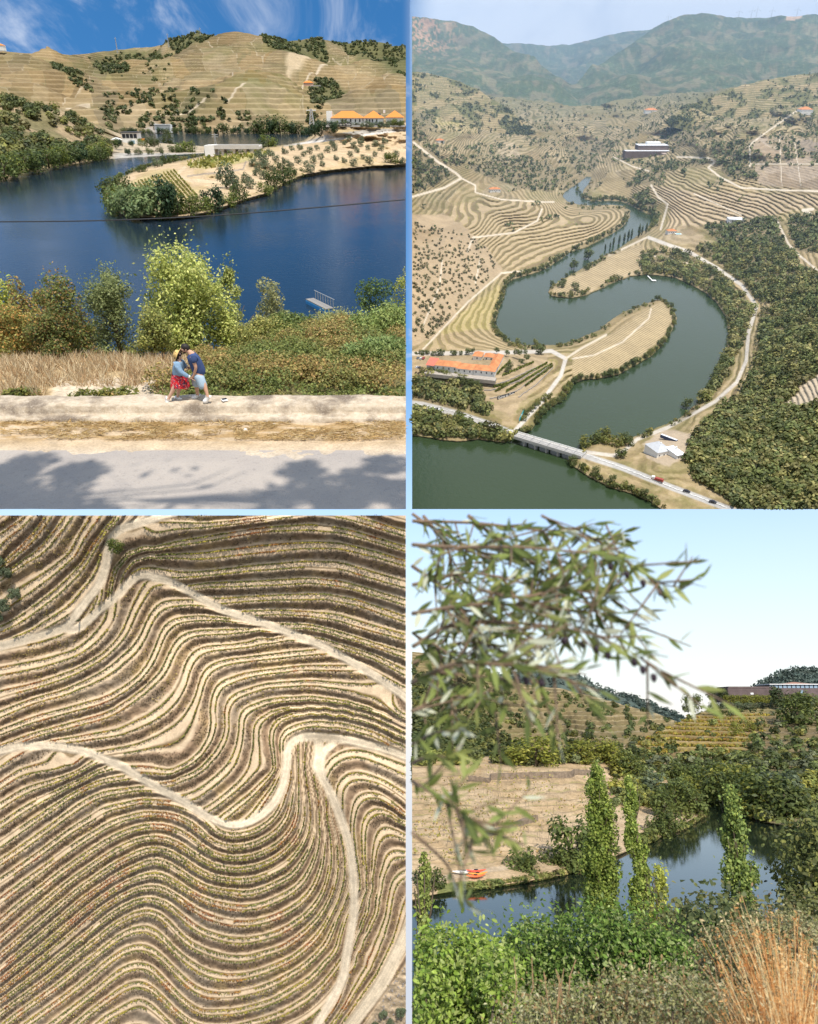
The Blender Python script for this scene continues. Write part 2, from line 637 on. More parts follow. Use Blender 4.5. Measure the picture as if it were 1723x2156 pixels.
def round_lobes(w, h, n, z0=0.25, sq=1.0, seed=0):
    r_ = np.random.default_rng(seed)
    o = [((0, 0, h * (z0 + (1 - z0) * 0.5)), (w * 0.36, w * 0.36, h * (1 - z0) * 0.42))]
    for i in range(n):
        a = r_.random() * 6.283
        zz_ = z0 + (1 - z0) * (0.12 + 0.76 * r_.random())
        rr = w * 0.5 * math.sqrt(max(0.05, 1 - ((zz_ - z0) / (1 - z0) - 0.45) ** 2 * 2.6)) * (0.5 + 0.25 * r_.random())
        q = w * (0.13 + 0.10 * r_.random())
        o.append(((math.cos(a) * rr, math.sin(a) * rr, h * zz_), (q, q, q * sq)))
    return o
def trunk_mesh(name, h, r, nb=4, spread=0.3, seed=0):
    r_ = random.Random(seed)
    b = MB()
    pts = [(0, 0, -0.3 * r), (r_.uniform(-.2, .2) * r, r_.uniform(-.2, .2) * r, h * 0.35), (r_.uniform(-.6, .6) * r, r_.uniform(-.6, .6) * r, h * 0.7)]
    b.tube(pts, [r * 1.25, r * 0.85, r * 0.35], 7)
    for i in range(nb):
        a = 6.283 * i / nb + r_.uniform(-.4, .4)
        z = h * r_.uniform(0.25, 0.55)
        e = spread * h * r_.uniform(0.6, 1)
        b.tube([(0, 0, z), (math.cos(a) * e * 0.5, math.sin(a) * e * 0.5, z + h * 0.16), (math.cos(a) * e, math.sin(a) * e, z + h * 0.32)], [r * 0.5, r * 0.32, r * 0.12], 5)
    return b.mesh(name, BARK, True)
class Kind:
    """a kind of tree: crown and trunk meshes shared by every tree of that kind (unit height 1)"""
    def __init__(s, crowns, trunk):
        s.crowns, s.trunk = crowns, trunk
    def put(s, name, place, loc, h, label, cat, group=None, w=1.0, i=None):
        o = link(name, None, LM(place, loc, random.uniform(0, 6.28), (h * w, h * w, h)))
        tag(o, label, cat, group)
        part('crown', s.crowns[random.randrange(len(s.crowns)) if i is None else i], o)
        if s.trunk:
            part('trunk', s.trunk, o)
        return o
GREEN = [(0.055, 0.085, 0.022), (0.075, 0.11, 0.028), (0.04, 0.065, 0.018)]
DARK = [(0.03, 0.05, 0.016), (0.045, 0.07, 0.02), (0.06, 0.085, 0.025)]
OLIVE = [(0.13, 0.16, 0.085), (0.10, 0.13, 0.065), (0.17, 0.20, 0.12)]
LIME = [(0.14, 0.17, 0.03), (0.18, 0.20, 0.035), (0.10, 0.14, 0.03)]
YELL = [(0.26, 0.23, 0.03), (0.20, 0.20, 0.035), (0.15, 0.17, 0.03)]
def kind(cols, w, z0, n=420, leaf=0.075, lob=9, nv=3, trunk=True, sd=0, sq=1.0):
    n, leaf, lob = int(n * 1.9), leaf * 1.12, lob + 6
    return Kind([crown_mesh('crown', round_lobes(w, 1.0, lob, z0, sq, sd + i), n, leaf, cols, shell=.6) for i in range(nv)],
                trunk_mesh('trunk', 1.0, 0.035, seed=sd) if trunk else None)
def scatter(name, place, P, S, tmpl_n, leaf, cols, label, cat, lob=(0.5, 0.5, 0.42), aspect=0.7, jit=0.22, zoff=0.35, per_tint=0.25, clipm=1.0):
    """many bushes that read as one cover, joined: P bases, S sizes"""
    n = len(P)
    K = 6
    out_V, out_C = [], []
    T = []
    for k in range(K):
        lobes = [((0, 0, zoff), lob)] + [((random.uniform(-.28, .28), random.uniform(-.28, .28), zoff + random.uniform(-.1, .25)), tuple(x * random.uniform(.4, .6) for x in lob)) for _ in range(4)]
        Q, d = crown_pts(lobes, tmpl_n, 0.75)
        V, F = quads(Q, d + (0, 0, 0.5) + rng.normal(size=(tmpl_n, 3)) * 0.35, leaf * (0.6 + 0.8 * rng.random(tmpl_n)), aspect)
        T.append(V)
    kk = rng.integers(0, K, n)
    cols = np.array(cols)
    tint = cols[rng.integers(0, len(cols), n)] * (1 + rng.normal(size=(n, 1)) * per_tint)
    ang = rng.random(n) * 6.283
    for k in range(K):
        m = np.where(kk == k)[0]
        if not len(m):
            continue
        ca, sa = np.cos(ang[m]), np.sin(ang[m])
        t = T[k]
        X = t[None, :, 0] * ca[:, None] - t[None, :, 1] * sa[:, None]
        Y = t[None, :, 0] * sa[:, None] + t[None, :, 1] * ca[:, None]
        V = np.stack([X, Y, np.broadcast_to(t[None, :, 2], X.shape)], -1) * S[m][:, None, None] + P[m][:, None, :]
        c = np.repeat(tint[m], tmpl_n, axis=0) * (1 + rng.normal(size=(len(m) * tmpl_n, 1)) * jit)
        out_V.append(V.reshape(-1, 4, 3))
        out_C.append(np.repeat(np.clip(c, 0.004, 1), 4, axis=0).reshape(-1, 4, 3))
    V = np.concatenate(out_V)
    C = np.concatenate(out_C)
    k = place.inside(V.mean(1), clipm)
    V, C = V[k], C[k]
    F = np.arange(len(V) * 4).reshape(-1, 4)
    o = link(name, mesh_np(name, V.reshape(-1, 3), F, LEAF, False, C.reshape(-1, 3)), place.M)
    return tag(o, label, cat, kind='stuff')
# ================================================================== river bend with a couple on the parapet
def zsheet(place, px0, px1, py0, py1, step, zfun):
    xs = np.linspace(px0, px1, max(2, int((px1 - px0) / step) + 1))
    ys = np.linspace(py0, py1, max(2, int((py1 - py0) / step) + 1))
    X, Y = np.meshgrid(xs, ys)
    z = zfun(X, Y)
    return X, Y, z, place.at_z(X, Y, z)
def sheet_mesh(name, P, mat, col, keep=None, attrs=None):
    F = grid_faces(*P.shape[:2])
    if keep is not None:
        k = keep.ravel()
        F = F[k[F].all(1)]
    used = np.zeros(P.shape[0] * P.shape[1], bool)
    used[F.ravel()] = True
    idx = np.cumsum(used) - 1
    a = {k_: v.ravel()[used] for k_, v in (attrs or {}).items()}
    return mesh_np(name, P.reshape(-1, 3)[used], idx[F], mat, True, np.clip(col.reshape(-1, 3)[used], 0.005, 1), a)
def blendc(c, m, new):
    m = np.asarray(m, float)
    if m.ndim == 2:
        m = m[..., None]
    return c * (1 - m) + np.array(new) * m
def shore_dist(px, py, poly):
    d = dline(px, py, list(poly) + [poly[0]])
    return np.where(pip(px, py, poly), d, -d)
def skin_mesh(name, J, E, mat, root=0, sub=2):
    me = bpy.data.meshes.new(name)
    me.from_pydata([tuple(map(float, p)) for p, r in J], E, [])
    o = bpy.data.objects.new(name, me)
    COL.objects.link(o)
    md = o.modifiers.new('skin', 'SKIN')
    md.use_smooth_shade = True
    sv = me.skin_vertices[0].data
    for i, (p, r) in enumerate(J):
        sv[i].radius = (r, r) if not isinstance(r, tuple) else r
        sv[i].use_root = (i == root)
    ss = o.modifiers.new('sub', 'SUBSURF')
    ss.levels = ss.render_levels = sub
    dg = bpy.context.evaluated_depsgraph_get()
    m2 = bpy.data.meshes.new_from_object(o.evaluated_get(dg))
    bpy.data.objects.remove(o, do_unlink=True)
    bpy.data.meshes.remove(me)
    m2.name = name
    m2.materials.clear()
    m2.materials.append(mat)
    m2.polygons.foreach_set('use_smooth', [True] * len(m2.polygons))
    return m2

def tl_zbank(px, Y):
    k = 1 + 0.55 * sst(470, 680, px)
    return np.interp(20.4 + (Y - 20.4) / k, [20.4, 24, 28, 34, 45, 60, 66], [14.22, 14.05, 13.3, 10.6, 5.0, 0.25, -1.5])

def build_river_bend():
    pl = TL
    # ---------------- road, verge and parapet
    m, nt, bs = new_mat('worn_asphalt')
    v = objvec(nt)
    n1, n2, n3 = noise(nt, 0.55, 5, .6, v), noise(nt, 7, 7, .8, v), noise(nt, 26, 4, .7, v)
    c = mixn(nt, mrange(nt, n1, .35, .65, 0, 1), (0.30, 0.265, 0.24), (0.38, 0.33, 0.285))
    c = mixn(nt, mrange(nt, n2, .54, .66, 0, 0.55), c, (0.16, 0.15, 0.145))
    c = mixn(nt, mrange(nt, n3, .35, .7, 0, .5), c, (0.42, 0.385, 0.35))
    nt.links.new(c, bs.inputs['Base Color'])
    bs.inputs['Roughness'].default_value = .95
    bump(nt, bs, n3, .9, .03)
    def flat(y0, y1, z, nx=120, ny=50, amp=0.0, seed=0, dz=None):
        xs, t = np.linspace(-40, 855, nx), np.linspace(0, 1, ny)
        X, T = np.meshgrid(xs, t)
        PY = y0 + (y1 - y0) * T
        P = pl.at_z(X, PY, z)
        P[..., 2] += (fbm(P[..., 0] * 1.3, P[..., 1] * 1.3, 4, seed) - .5) * amp
        if dz is not None:
            P[..., 2] += dz(X, PY)
        return X, PY, P
    X, PY, P = flat(948, 1072, 14.2, 90, 30, 0.02, 3)
    struct('road', sheet_mesh('road', P, m, np.ones(P.shape)), pl)
    X, PY, P = flat(876, 972, 14.2, 340, 80, 0.07, 5, lambda x, y: 0.014 + 0.05 * sst(925, 890, y) - 0.034 * sst(936, 972, y))
    gm = ground_mat('sandy_verge', 0.5, .2, .6, vine=False)
    q = fbm(P[..., 0] * 1.1, P[..., 1] * 5, 4, 6)
    col = blendc(np.full(P.shape, 1.0) * (0.47, 0.36, 0.24), sst(.42, .62, q) * sst(945, 915, PY), (0.36, 0.24, 0.115))
    col = blendc(col, sst(936, 966, PY) * .7, (0.44, 0.385, 0.32))
    struct('verge', sheet_mesh('verge', P, gm, col), pl)
    # dry straw on the verge
    n = 9000
    px, py = rng.uniform(2, 852, n), rng.uniform(882, 925, n)
    k = fbm(px / 40, py / 10, 3, 8) > .43
    px, py = px[k], py[k]
    C = pl.at_z(px, py, 14.26)
    C[:, 2] += rng.random(len(C)) * .05
    d = np.stack([rng.normal(size=len(C)), rng.normal(size=len(C)) * .4, rng.normal(size=len(C)) * .25], -1)
    V, F = quads(C, np.cross(d, rng.normal(size=d.shape)), 0.22 * (.5 + rng.random(len(C))), .07, d)
    tag(link('straw', mesh_np('straw', V, F, GRASS, False, lcol(len(C), [(0.48, .34, .15), (.40, .26, .11), (.55, .42, .22)])), pl.M), 'dry straw lying along the foot of the parapet', 'straw', kind='stuff')
    m, nt, bs = new_mat('old_masonry')
    v = objvec(nt)
    n1, n2, n3 = noise(nt, .8, 6, .65, v), noise(nt, 5, 6, .7, v), noise(nt, 22, 4, .7, v)
    c = mixn(nt, mrange(nt, n2, .35, .65, 0, 1), (0.40, 0.315, 0.22), (0.56, 0.47, 0.36))
    c = mixn(nt, mrange(nt, n1, .46, .62, 0, .9), c, (0.15, 0.115, 0.085))
    c = mixn(nt, mrange(nt, n3, .55, .7, 0, .5), c, (0.65, .58, .48))
    nt.links.new(c, bs.inputs['Base Color'])
    bs.inputs['Roughness'].default_value = .95
    bump(nt, bs, n2, .9, .05)
    xs = np.linspace(-40, 855, 420)
    prof = [(19.10, 14.18), (19.12, 14.33), (19.18, 14.36), (19.45, 14.37), (19.48, 14.40), (19.50, 14.56), (19.56, 14.60), (19.8, 14.61), (20.1, 14.615), (20.35, 14.60), (20.45, 14.55), (20.48, 14.0)]
    P = np.array([pl.at_yz(xs, a, b) for a, b in prof[::-1]])
    nn = fbm(P[..., 0] * 1.6, P[..., 1] * 6 + P[..., 2] * 5, 4, 12) - .5
    P[..., 2] += nn * .13
    P[..., 1] += (fbm(P[..., 0] * 1.1, P[..., 2] * 4, 4, 13) - .5) * .12
    wall = link('parapet_wall', sheet_mesh('parapet_wall', P, m, np.ones(P.shape)), pl.M)
    tag(wall, 'long low weathered stone parapet beside the road with two people on it', 'wall')
    # ---------------- river bank behind the wall
    xs, ys = np.linspace(-40, 855, 200), np.r_[np.linspace(20.4, 36, 70), np.linspace(37, 105, 60)]
    P = np.array([pl.at_yz(xs, y, tl_zbank(xs, y)) for y in ys[::-1]])
    P[..., 2] += (fbm(P[..., 0] * .8, P[..., 1] * .8, 4, 15) - .5) * .35 * sst(20.6, 23, P[..., 1])
    PX, PYY, _ = pl.proj(P)
    col = np.full(P.shape, 1.) * (0.16, 0.14, 0.06)
    dry = sst(420, 330, PX) * sst(700, 722, PYY)
    col = blendc(col, dry, (0.42, 0.31, 0.17))
    path = sst(100, 120, PX) * sst(345, 320, PX) * sst(792, 800, PYY)
    col = blendc(col, path, (0.50, 0.41, 0.30))
    struct('riverbank', sheet_mesh('riverbank', P, ground_mat('bank_soil', 1.2, .3, .6, vine=False), col), pl)
    # ---------------- river
    def poly(name, pts, z, mat):
        V = np.array([pl.at_yz(x, y, z) for x, y in pts])
        return struct(name, mesh_np(name, V, np.array([list(range(len(pts)))]), mat), pl)
    poly('river', [(-40, 45), (855, 45), (855, 1000), (-40, 1000)], 0.0, water_mat('river_water_blue', (0.010, 0.020, 0.032), 0.9, 0.34, 0.11))
    # ---------------- peninsula
    shore = [(218, 404), (224, 428), (250, 449), (300, 460), (350, 462), (400, 458), (440, 450), (480, 436), (520, 422), (560, 412), (580, 400), (600, 388), (640, 372), (700, 362), (780, 354), (900, 347), (900, 230), (690, 252), (668, 276), (640, 296), (610, 304), (560, 309), (545, 318), (430, 328), (380, 338), (330, 346), (280, 362), (240, 379), (222, 391)]
    ctrl = [(230, 405, 1.0), (300, 410, 2.2), (350, 385, 3.4), (400, 372, 4.0), (360, 360, 3.6), (430, 352, 4.8), (480, 352, 4.9), (440, 338, 4.4), (520, 338, 5.0), (530, 352, 4.2), (540, 324, 4.6), (600, 332, 4.5), (600, 362, 2.4), (560, 388, 1.8), (500, 400, 2.0), (440, 425, 1.4), (400, 405, 2.6), (320, 430, 1.4), (450, 380, 3.0), (650, 330, 4.2), (700, 335, 3.6), (750, 328, 3.8), (855, 320, 4.3), (855, 338, 2.3), (700, 350, 2.0),
            (640, 304, 4.2), (620, 309, 2.6), (700, 294, 8.2), (760, 285, 10.0), (870, 272, 12.3), (690, 270, 12.4), (720, 267, 13.0), (760, 265, 13.5), (870, 262, 14.2), (820, 300, 7.3), (760, 305, 6.4), (680, 310, 5.4), (640, 318, 4.4)]
    ctrl += [(a, b, .6) for a, b in resample(shore[:16], 14)] + [(a, b, .6) for a, b in resample(shore[20:], 14)]
    tp = TPS([(a, b * 2.2) for a, b, _ in ctrl], [z for _, _, z in ctrl], 300)
    def zf(x, y):
        d = shore_dist(x, y, shore)
        z = tp(x, y * 2.2)
        z = np.clip(z, 0.5, 15) * sst(-0.5, 5, d)
        terr = 0.9 * sst(0, 2, (374 - 0.10 * (x - 420)) - y) * sst(395, 410, x) * sst(505, 495, x) * 0
        return np.where(d > -1.2, z + (fbm(x / 22, y / 7, 3, 19) - .5) * .5 * sst(0, 6, d) + terr, -1.2)
    X, Y, z, P = zsheet(pl, 212, 855, 258, 466, 1.5, zf)
    keep = shore_dist(X, Y, shore) > -4
    col = np.full(P.shape, 1.) * (0.46, 0.34, 0.21)
    nn = fbm(X / 30, Y / 12, 4, 23)
    col = blendc(col, sst(.5, .7, nn) * .6, (0.36, 0.27, 0.13))
    vin = pip(X, Y, [(255, 392), (300, 370), (355, 353), (375, 360), (385, 385), (425, 402), (415, 415), (360, 425), (280, 420)])
    col = blendc(col, vin * .65, (0.40, 0.32, 0.16))
    vin2 = pip(X, Y, [(395, 345), (440, 332), (520, 325), (550, 318), (570, 325), (500, 345), (430, 356), (402, 352)])
    col = blendc(col, vin2 * .6, (0.36, 0.33, 0.12))
    trk = dline(X, Y, [(415, 435), (445, 405), (470, 395), (500, 385), (400, 380), (370, 368), (390, 352)]) < 3
    col = blendc(col, trk * .6, (0.54, 0.43, 0.29))
    road = np.maximum(sst(2.6, 1.2, dline(X, Y, [(600, 306), (640, 301), (700, 294), (760, 285), (870, 271)])), 0)
    col = blendc(col, road, (0.55, 0.51, 0.46))
    slate = pip(X, Y, [(640, 299), (690, 283), (780, 272), (830, 270), (840, 273), (760, 283), (690, 293)])
    col = blendc(col, slate * .85, (0.30, 0.28, 0.25))
    wall_ = sst(2.2, 1.0, dline(X, Y, [(395, 371), (430, 366), (470, 363), (512, 356), (518, 340)]))
    col = blendc(col, wall_ * .8, (0.22, 0.19, 0.16))
    col = blendc(col, sst(5, 0, shore_dist(X, Y, shore)) * .8, (0.13, 0.11, 0.06))
    gm2 = ground_mat('dry_slope', 6.0, .22, .5)
    o = struct('peninsula', sheet_mesh('peninsula', P, gm2, col, keep, {'Phi': z * 0, 'Vine': z * 0}), pl)
    def pen(px, py):
        px, py = np.asarray(px, float), np.asarray(py, float)
        return pl.at_z(px, py, zf(px, py))
    q = resample(shore[:16], 1.6)
    q = np.concatenate([q, resample(shore[21:], 2.2)])
    q = q + rng.normal(size=q.shape) * (1.2, .5)
    q = q[(fbm(q[:, 0] / 16, q[:, 1] / 16, 3, 58) > .36) & (q[:, 0] < 852)]
    B = pl.at_z(q[:, 0], q[:, 1] - 1.0, 0.05)
    scatter('shore_plants', pl, B, rng.uniform(.7, 2.1, len(B)), 46, .3, [(0.15, .17, .05), (.20, .21, .06), (.11, .135, .04), (.26, .22, .08)], 'low reeds and scrub along the waterline of the peninsula', 'scrub')
    # ---------------- left wooded hill
    rid = np.array([(-40, 196, 420), (0, 205, 425), (60, 212, 430), (100, 222, 440), (150, 240, 455), (190, 264, 470), (215, 278, 490), (245, 290, 500), (300, 298, 505), (360, 303, 505), (432, 308, 505)])
    shr = np.array([(-40, 388), (0, 379), (60, 363), (120, 350), (180, 340), (235, 334), (300, 330), (360, 326), (400, 324), (432, 322)])
    mid = np.array([(-40, 290, .45), (0, 290, .45), (100, 290, .45), (180, 305, .4), (235, 320, .3), (300, 318, .3), (432, 317, .3)])
    xs = np.linspace(-40, 430, 240)
    S0 = pl.at_z(xs, np.interp(xs, shr[:, 0], shr[:, 1]), 0.0)
    S2 = pl.at_y(xs, np.interp(xs, rid[:, 0], rid[:, 1]), np.interp(xs, rid[:, 0], rid[:, 2]))
    Ym = S0[:, 1] + (S2[:, 1] - S0[:, 1]) * np.interp(xs, mid[:, 0], mid[:, 2])
    S1 = pl.at_y(xs, np.interp(xs, mid[:, 0], mid[:, 1]), Ym)
    S3 = S2 + np.array([0, 120, -20]) * np.array([1, 1, 1.])
    rows = []
    for A, B, n in ((S3, S2, 8), (S2, S1, 50), (S1, S0, 60)):
        for t in np.linspace(0, 1, n, endpoint=False):
            rows.append(A + (B - A) * t)
    rows.append(S0)
    rows.append(S0 + np.array([0, -3, -3]))
    P = np.array(rows)
    amp = np.zeros(P.shape[:2])
    amp[8:-12] = 1
    P[..., 2] += (fbm(P[..., 0] / 22, P[..., 1] / 30, 4, 27) - .5) * 7 * amp * sst(235, 150, xs)[None, :]
    PX, PYY, _ = pl.proj(P)
    nn = fbm(P[..., 0] / 14, P[..., 1] / 14, 4, 29)
    col = blendc(np.full(P.shape, 1.) * (0.30, 0.225, 0.135), sst(.42, .6, nn) * .8, (0.13, 0.12, 0.055))
    flat_ = sst(225, 250, PX)
    col = blendc(col, flat_, (0.37, 0.30, 0.21))
    col = blendc(col, flat_ * sst(320, 324, PYY) * .9, (0.34, 0.32, 0.29))
    struct('wooded_hillside', sheet_mesh('wooded_hillside', P, ground_mat('scrub_soil', 9, .3, .5, vine=False), col), pl)
    # shrubs over it
    n = 620
    ii, jj = rng.integers(9, len(rows) - 6, n), rng.integers(2, 236, n)
    B = P[ii, jj]
    bx, by, _ = pl.proj(B)
    k = (bx < 228) & ((fbm(B[:, 0] / 30, B[:, 1] / 30, 3, 31) > .36) | (by > 320))
    B = B[k]
    by = by[k]
    S = rng.uniform(3.0, 6.2, len(B)) * np.where(by > 318, 1.15, 1)
    scatter('hillside_shrubs', pl, B, S, 90, .26, [(0.10, .12, .036), (.13, .145, .046), (.075, .095, .032), (.17, .155, .055), (.19, .19, .05)], 'dense olive green shrubs covering the hillside at the left shore', 'shrubs')
    return pen, P

def build_far_hills():
    pl = TL
    cr = np.array([(-40, 110), (0, 108), (70, 112), (130, 118), (190, 112), (250, 104), (320, 98), (345, 94), (380, 82), (420, 71), (445, 72), (470, 78), (530, 84), (560, 82), (600, 86), (650, 82), (700, 85), (730, 92), (790, 95), (870, 99)])
    cd = [(-40, 284, 735), (100, 284, 735), (300, 284, 735), (500, 284, 735), (700, 284, 735), (870, 284, 735), (-40, 262, 770), (200, 262, 790), (400, 265, 780), (600, 262, 780), (870, 262, 790),
          (0, 190, 960), (100, 190, 1000), (160, 210, 1040), (0, 110, 1350), (60, 130, 1250), (100, 114, 1500), (150, 119, 1750), (170, 160, 1300), (230, 190, 1250), (220, 160, 1500), (270, 150, 1550), (200, 112, 2100), (320, 98, 2250), (300, 125, 1800),
          (330, 215, 930), (420, 215, 900), (520, 215, 900), (420, 160, 1150), (500, 150, 1200), (350, 160, 1250), (440, 110, 1600), (430, 73, 2000), (380, 84, 2050), (560, 160, 1180), (600, 200, 1000), (560, 110, 1700), (560, 83, 2200), (620, 160, 1300),
          (660, 215, 1050), (680, 180, 1350), (720, 150, 1500), (650, 120, 1750), (650, 83, 2350), (720, 92, 2500), (780, 130, 1750), (790, 180, 1300), (850, 215, 1050), (870, 150, 1600), (800, 96, 2700), (870, 100, 2900), (855, 190, 1150), (760, 225, 1000)]
    tp = TPS([(a, b) for a, b, _ in cd], np.log([c for _, _, c in cd]), 300, 1e-3)
    xs = np.linspace(-40, 855, 560)
    T = np.linspace(0, 1, 330)
    c0 = np.interp(xs, cr[:, 0], cr[:, 1]) + (fbm(xs / 26, xs * 0, 4, 35) - .5) * 5
    X = np.broadcast_to(xs, (len(T), len(xs)))
    Y = c0[None] + (286 - c0)[None] * T[:, None]
    D = np.exp(tp(X, Y))
    P = pl.at_y(X, Y, D)
    r = (fbm(P[..., 0] / 170, P[..., 1] / 260, 4, 37) - .5) * 120
    edge = sst(0, .05, T)[:, None] * sst(1, .9, T)[:, None]
    P[..., 2] += r * edge * .8
    n1 = fbm(P[..., 0] / 150, P[..., 1] / 150, 4, 39)
    n2 = fbm(P[..., 0] / 40, P[..., 1] / 40, 3, 40)
    col = blendc(np.full(P.shape, 1.) * (0.285, 0.20, 0.095), sst(.40, .60, n1), (0.175, 0.15, 0.058))
    col = blendc(col, sst(.5, .66, fbm(P[..., 0] / 70 + 3, P[..., 1] / 90, 3, 44)) * .6, (0.20, 0.165, 0.075))
    col = blendc(col, sst(.56, .75, n2) * .6, (0.34, 0.25, 0.14))
    col = blendc(col, sst(215, 245, Y) * .6, (0.36, 0.265, 0.155))
    sd_ = np.c_[rng.uniform(-20, 870, 150), rng.uniform(75, 280, 150)]
    kc, kb = cells(X + (fbm(X / 20, Y / 12, 3, 46) - .5) * 26, Y + (fbm(X / 20, Y / 12, 3, 48) - .5) * 14, sd_)
    tnt = rng.uniform(.62, 1.08, (150, 1)) * (1 + rng.normal(size=(150, 1)) * (.0, .03, .08))
    col = col * tnt[kc]
    col = blendc(col, sst(1.6, .4, kb) * (kc % 3 == 0) * .7, (0.14, 0.125, 0.055))
    col = blendc(col, sst(1.4, .4, kb) * (kc % 5 == 1) * .7, (0.46, 0.38, 0.26))
    vine = np.full(X.shape, 0.9) * rng.uniform(.45, 1.1, 150)[kc] * (0.55 + .45 * sst(.35, .5, n2))
    def pz(pts, c, a=1.0, v=0.0, soft=4):
        nonlocal col, vine
        d = shore_dist(X + (fbm(X / 14, Y / 8, 3, 41) - .5) * 14, Y + (fbm(X / 14, Y / 8, 3, 43) - .5) * 8, pts)
        mm = sst(-soft, soft, d) * a
        col = blendc(col, mm, c)
        vine = vine * (1 - mm * (1 - v))
    forest = [[(185, 118), (260, 106), (335, 104), (345, 118), (285, 138), (210, 128)], [(335, 102), (380, 82), (420, 69), (455, 74), (440, 90), (380, 100)], [(535, 82), (680, 83), (690, 112), (610, 128), (560, 112)], [(670, 82), (720, 88), (870, 92), (870, 158), (835, 150), (800, 132), (740, 112)],
              [(640, 168), (730, 160), (725, 182), (680, 196), (645, 190)], [(655, 195), (715, 188), (720, 225), (655, 225)], [(110, 150), (150, 165), (190, 190), (165, 195), (130, 175)]]
    for f_ in forest:
        pz(f_, (0.10, 0.105, 0.04), .85, .1)
    pz([(600, 134), (655, 122), (690, 132), (650, 142), (606, 148)], (0.50, 0.39, 0.24), .9, .1)
    pz([(300, 262), (320, 248), (400, 250), (408, 275), (310, 275)], (0.40, 0.36, 0.31), .8, 0)
    for ln in ([(480, 218), (500, 206), (520, 198)], [(560, 160), (600, 165), (640, 170)], [(330, 236), (400, 226), (440, 212)], [(490, 165), (495, 150), (530, 148)], [(600, 150), (615, 165), (690, 150)], [(205, 282), (640, 280)], [(140, 230), (190, 228)]):
        col = blendc(col, sst(1.8, .6, dline(X, Y, ln)) * .9, (0.55, 0.46, 0.33))
    col = blendc(col, sst(283.0, 284.4, Y), (0.18, 0.15, 0.10))
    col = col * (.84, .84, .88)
    phi = P[..., 2] / 5.2 + n2 * .6
    st_ = np.floor(phi) + sst(0.3, .7, phi - np.floor(phi))
    P[..., 2] += (phi - st_) * -4.0 * vine * edge
    gm = ground_mat('vineyard_hills', 55, .14, .35)
    o = struct('vineyard_hills', sheet_mesh('vineyard_hills', P, gm, col, None, {'Phi': phi, 'Vine': vine * .62}), pl)
    # woods and scattered scrub
    w = np.zeros(X.shape)
    for f_ in forest:
        w = np.maximum(w, pip(X, Y, f_) * 1.0)
    for f_, a in (([(225, 212), (300, 190), (360, 180), (400, 195), (520, 225), (560, 262), (640, 262), (640, 276), (220, 276), (215, 250)], .22), ([(190, 145), (275, 150), (262, 176), (200, 178)], .5), ([(320, 130), (380, 110), (370, 150), (330, 215), (270, 215)], .12), ([(640, 230), (690, 215), (700, 258), (640, 262)], .5), ([(120, 150), (200, 190), (215, 215), (160, 200)], .5)):
        w = np.maximum(w, pip(X, Y, f_) * a)
    w = w * (fbm(X / 16, Y / 9, 3, 47) > .45) * edge
    w = w / np.maximum(1, 1) * (P[..., 1] / 1500)
    k = rng.choice(w.size, 3800, p=(w / w.sum()).ravel())
    B = P.reshape(-1, 3)[k]
    S = rng.uniform(4, 8, len(B)) * (.8 + .25 * (B[:, 1] > 1400))
    scatter('hill_woods', pl, B, S, 26, .5, [(0.105, .125, .042), (.08, .105, .036), (.14, .15, .055)], 'dark scrub and pines dotted over the far vineyard hills', 'scrub')
    return P

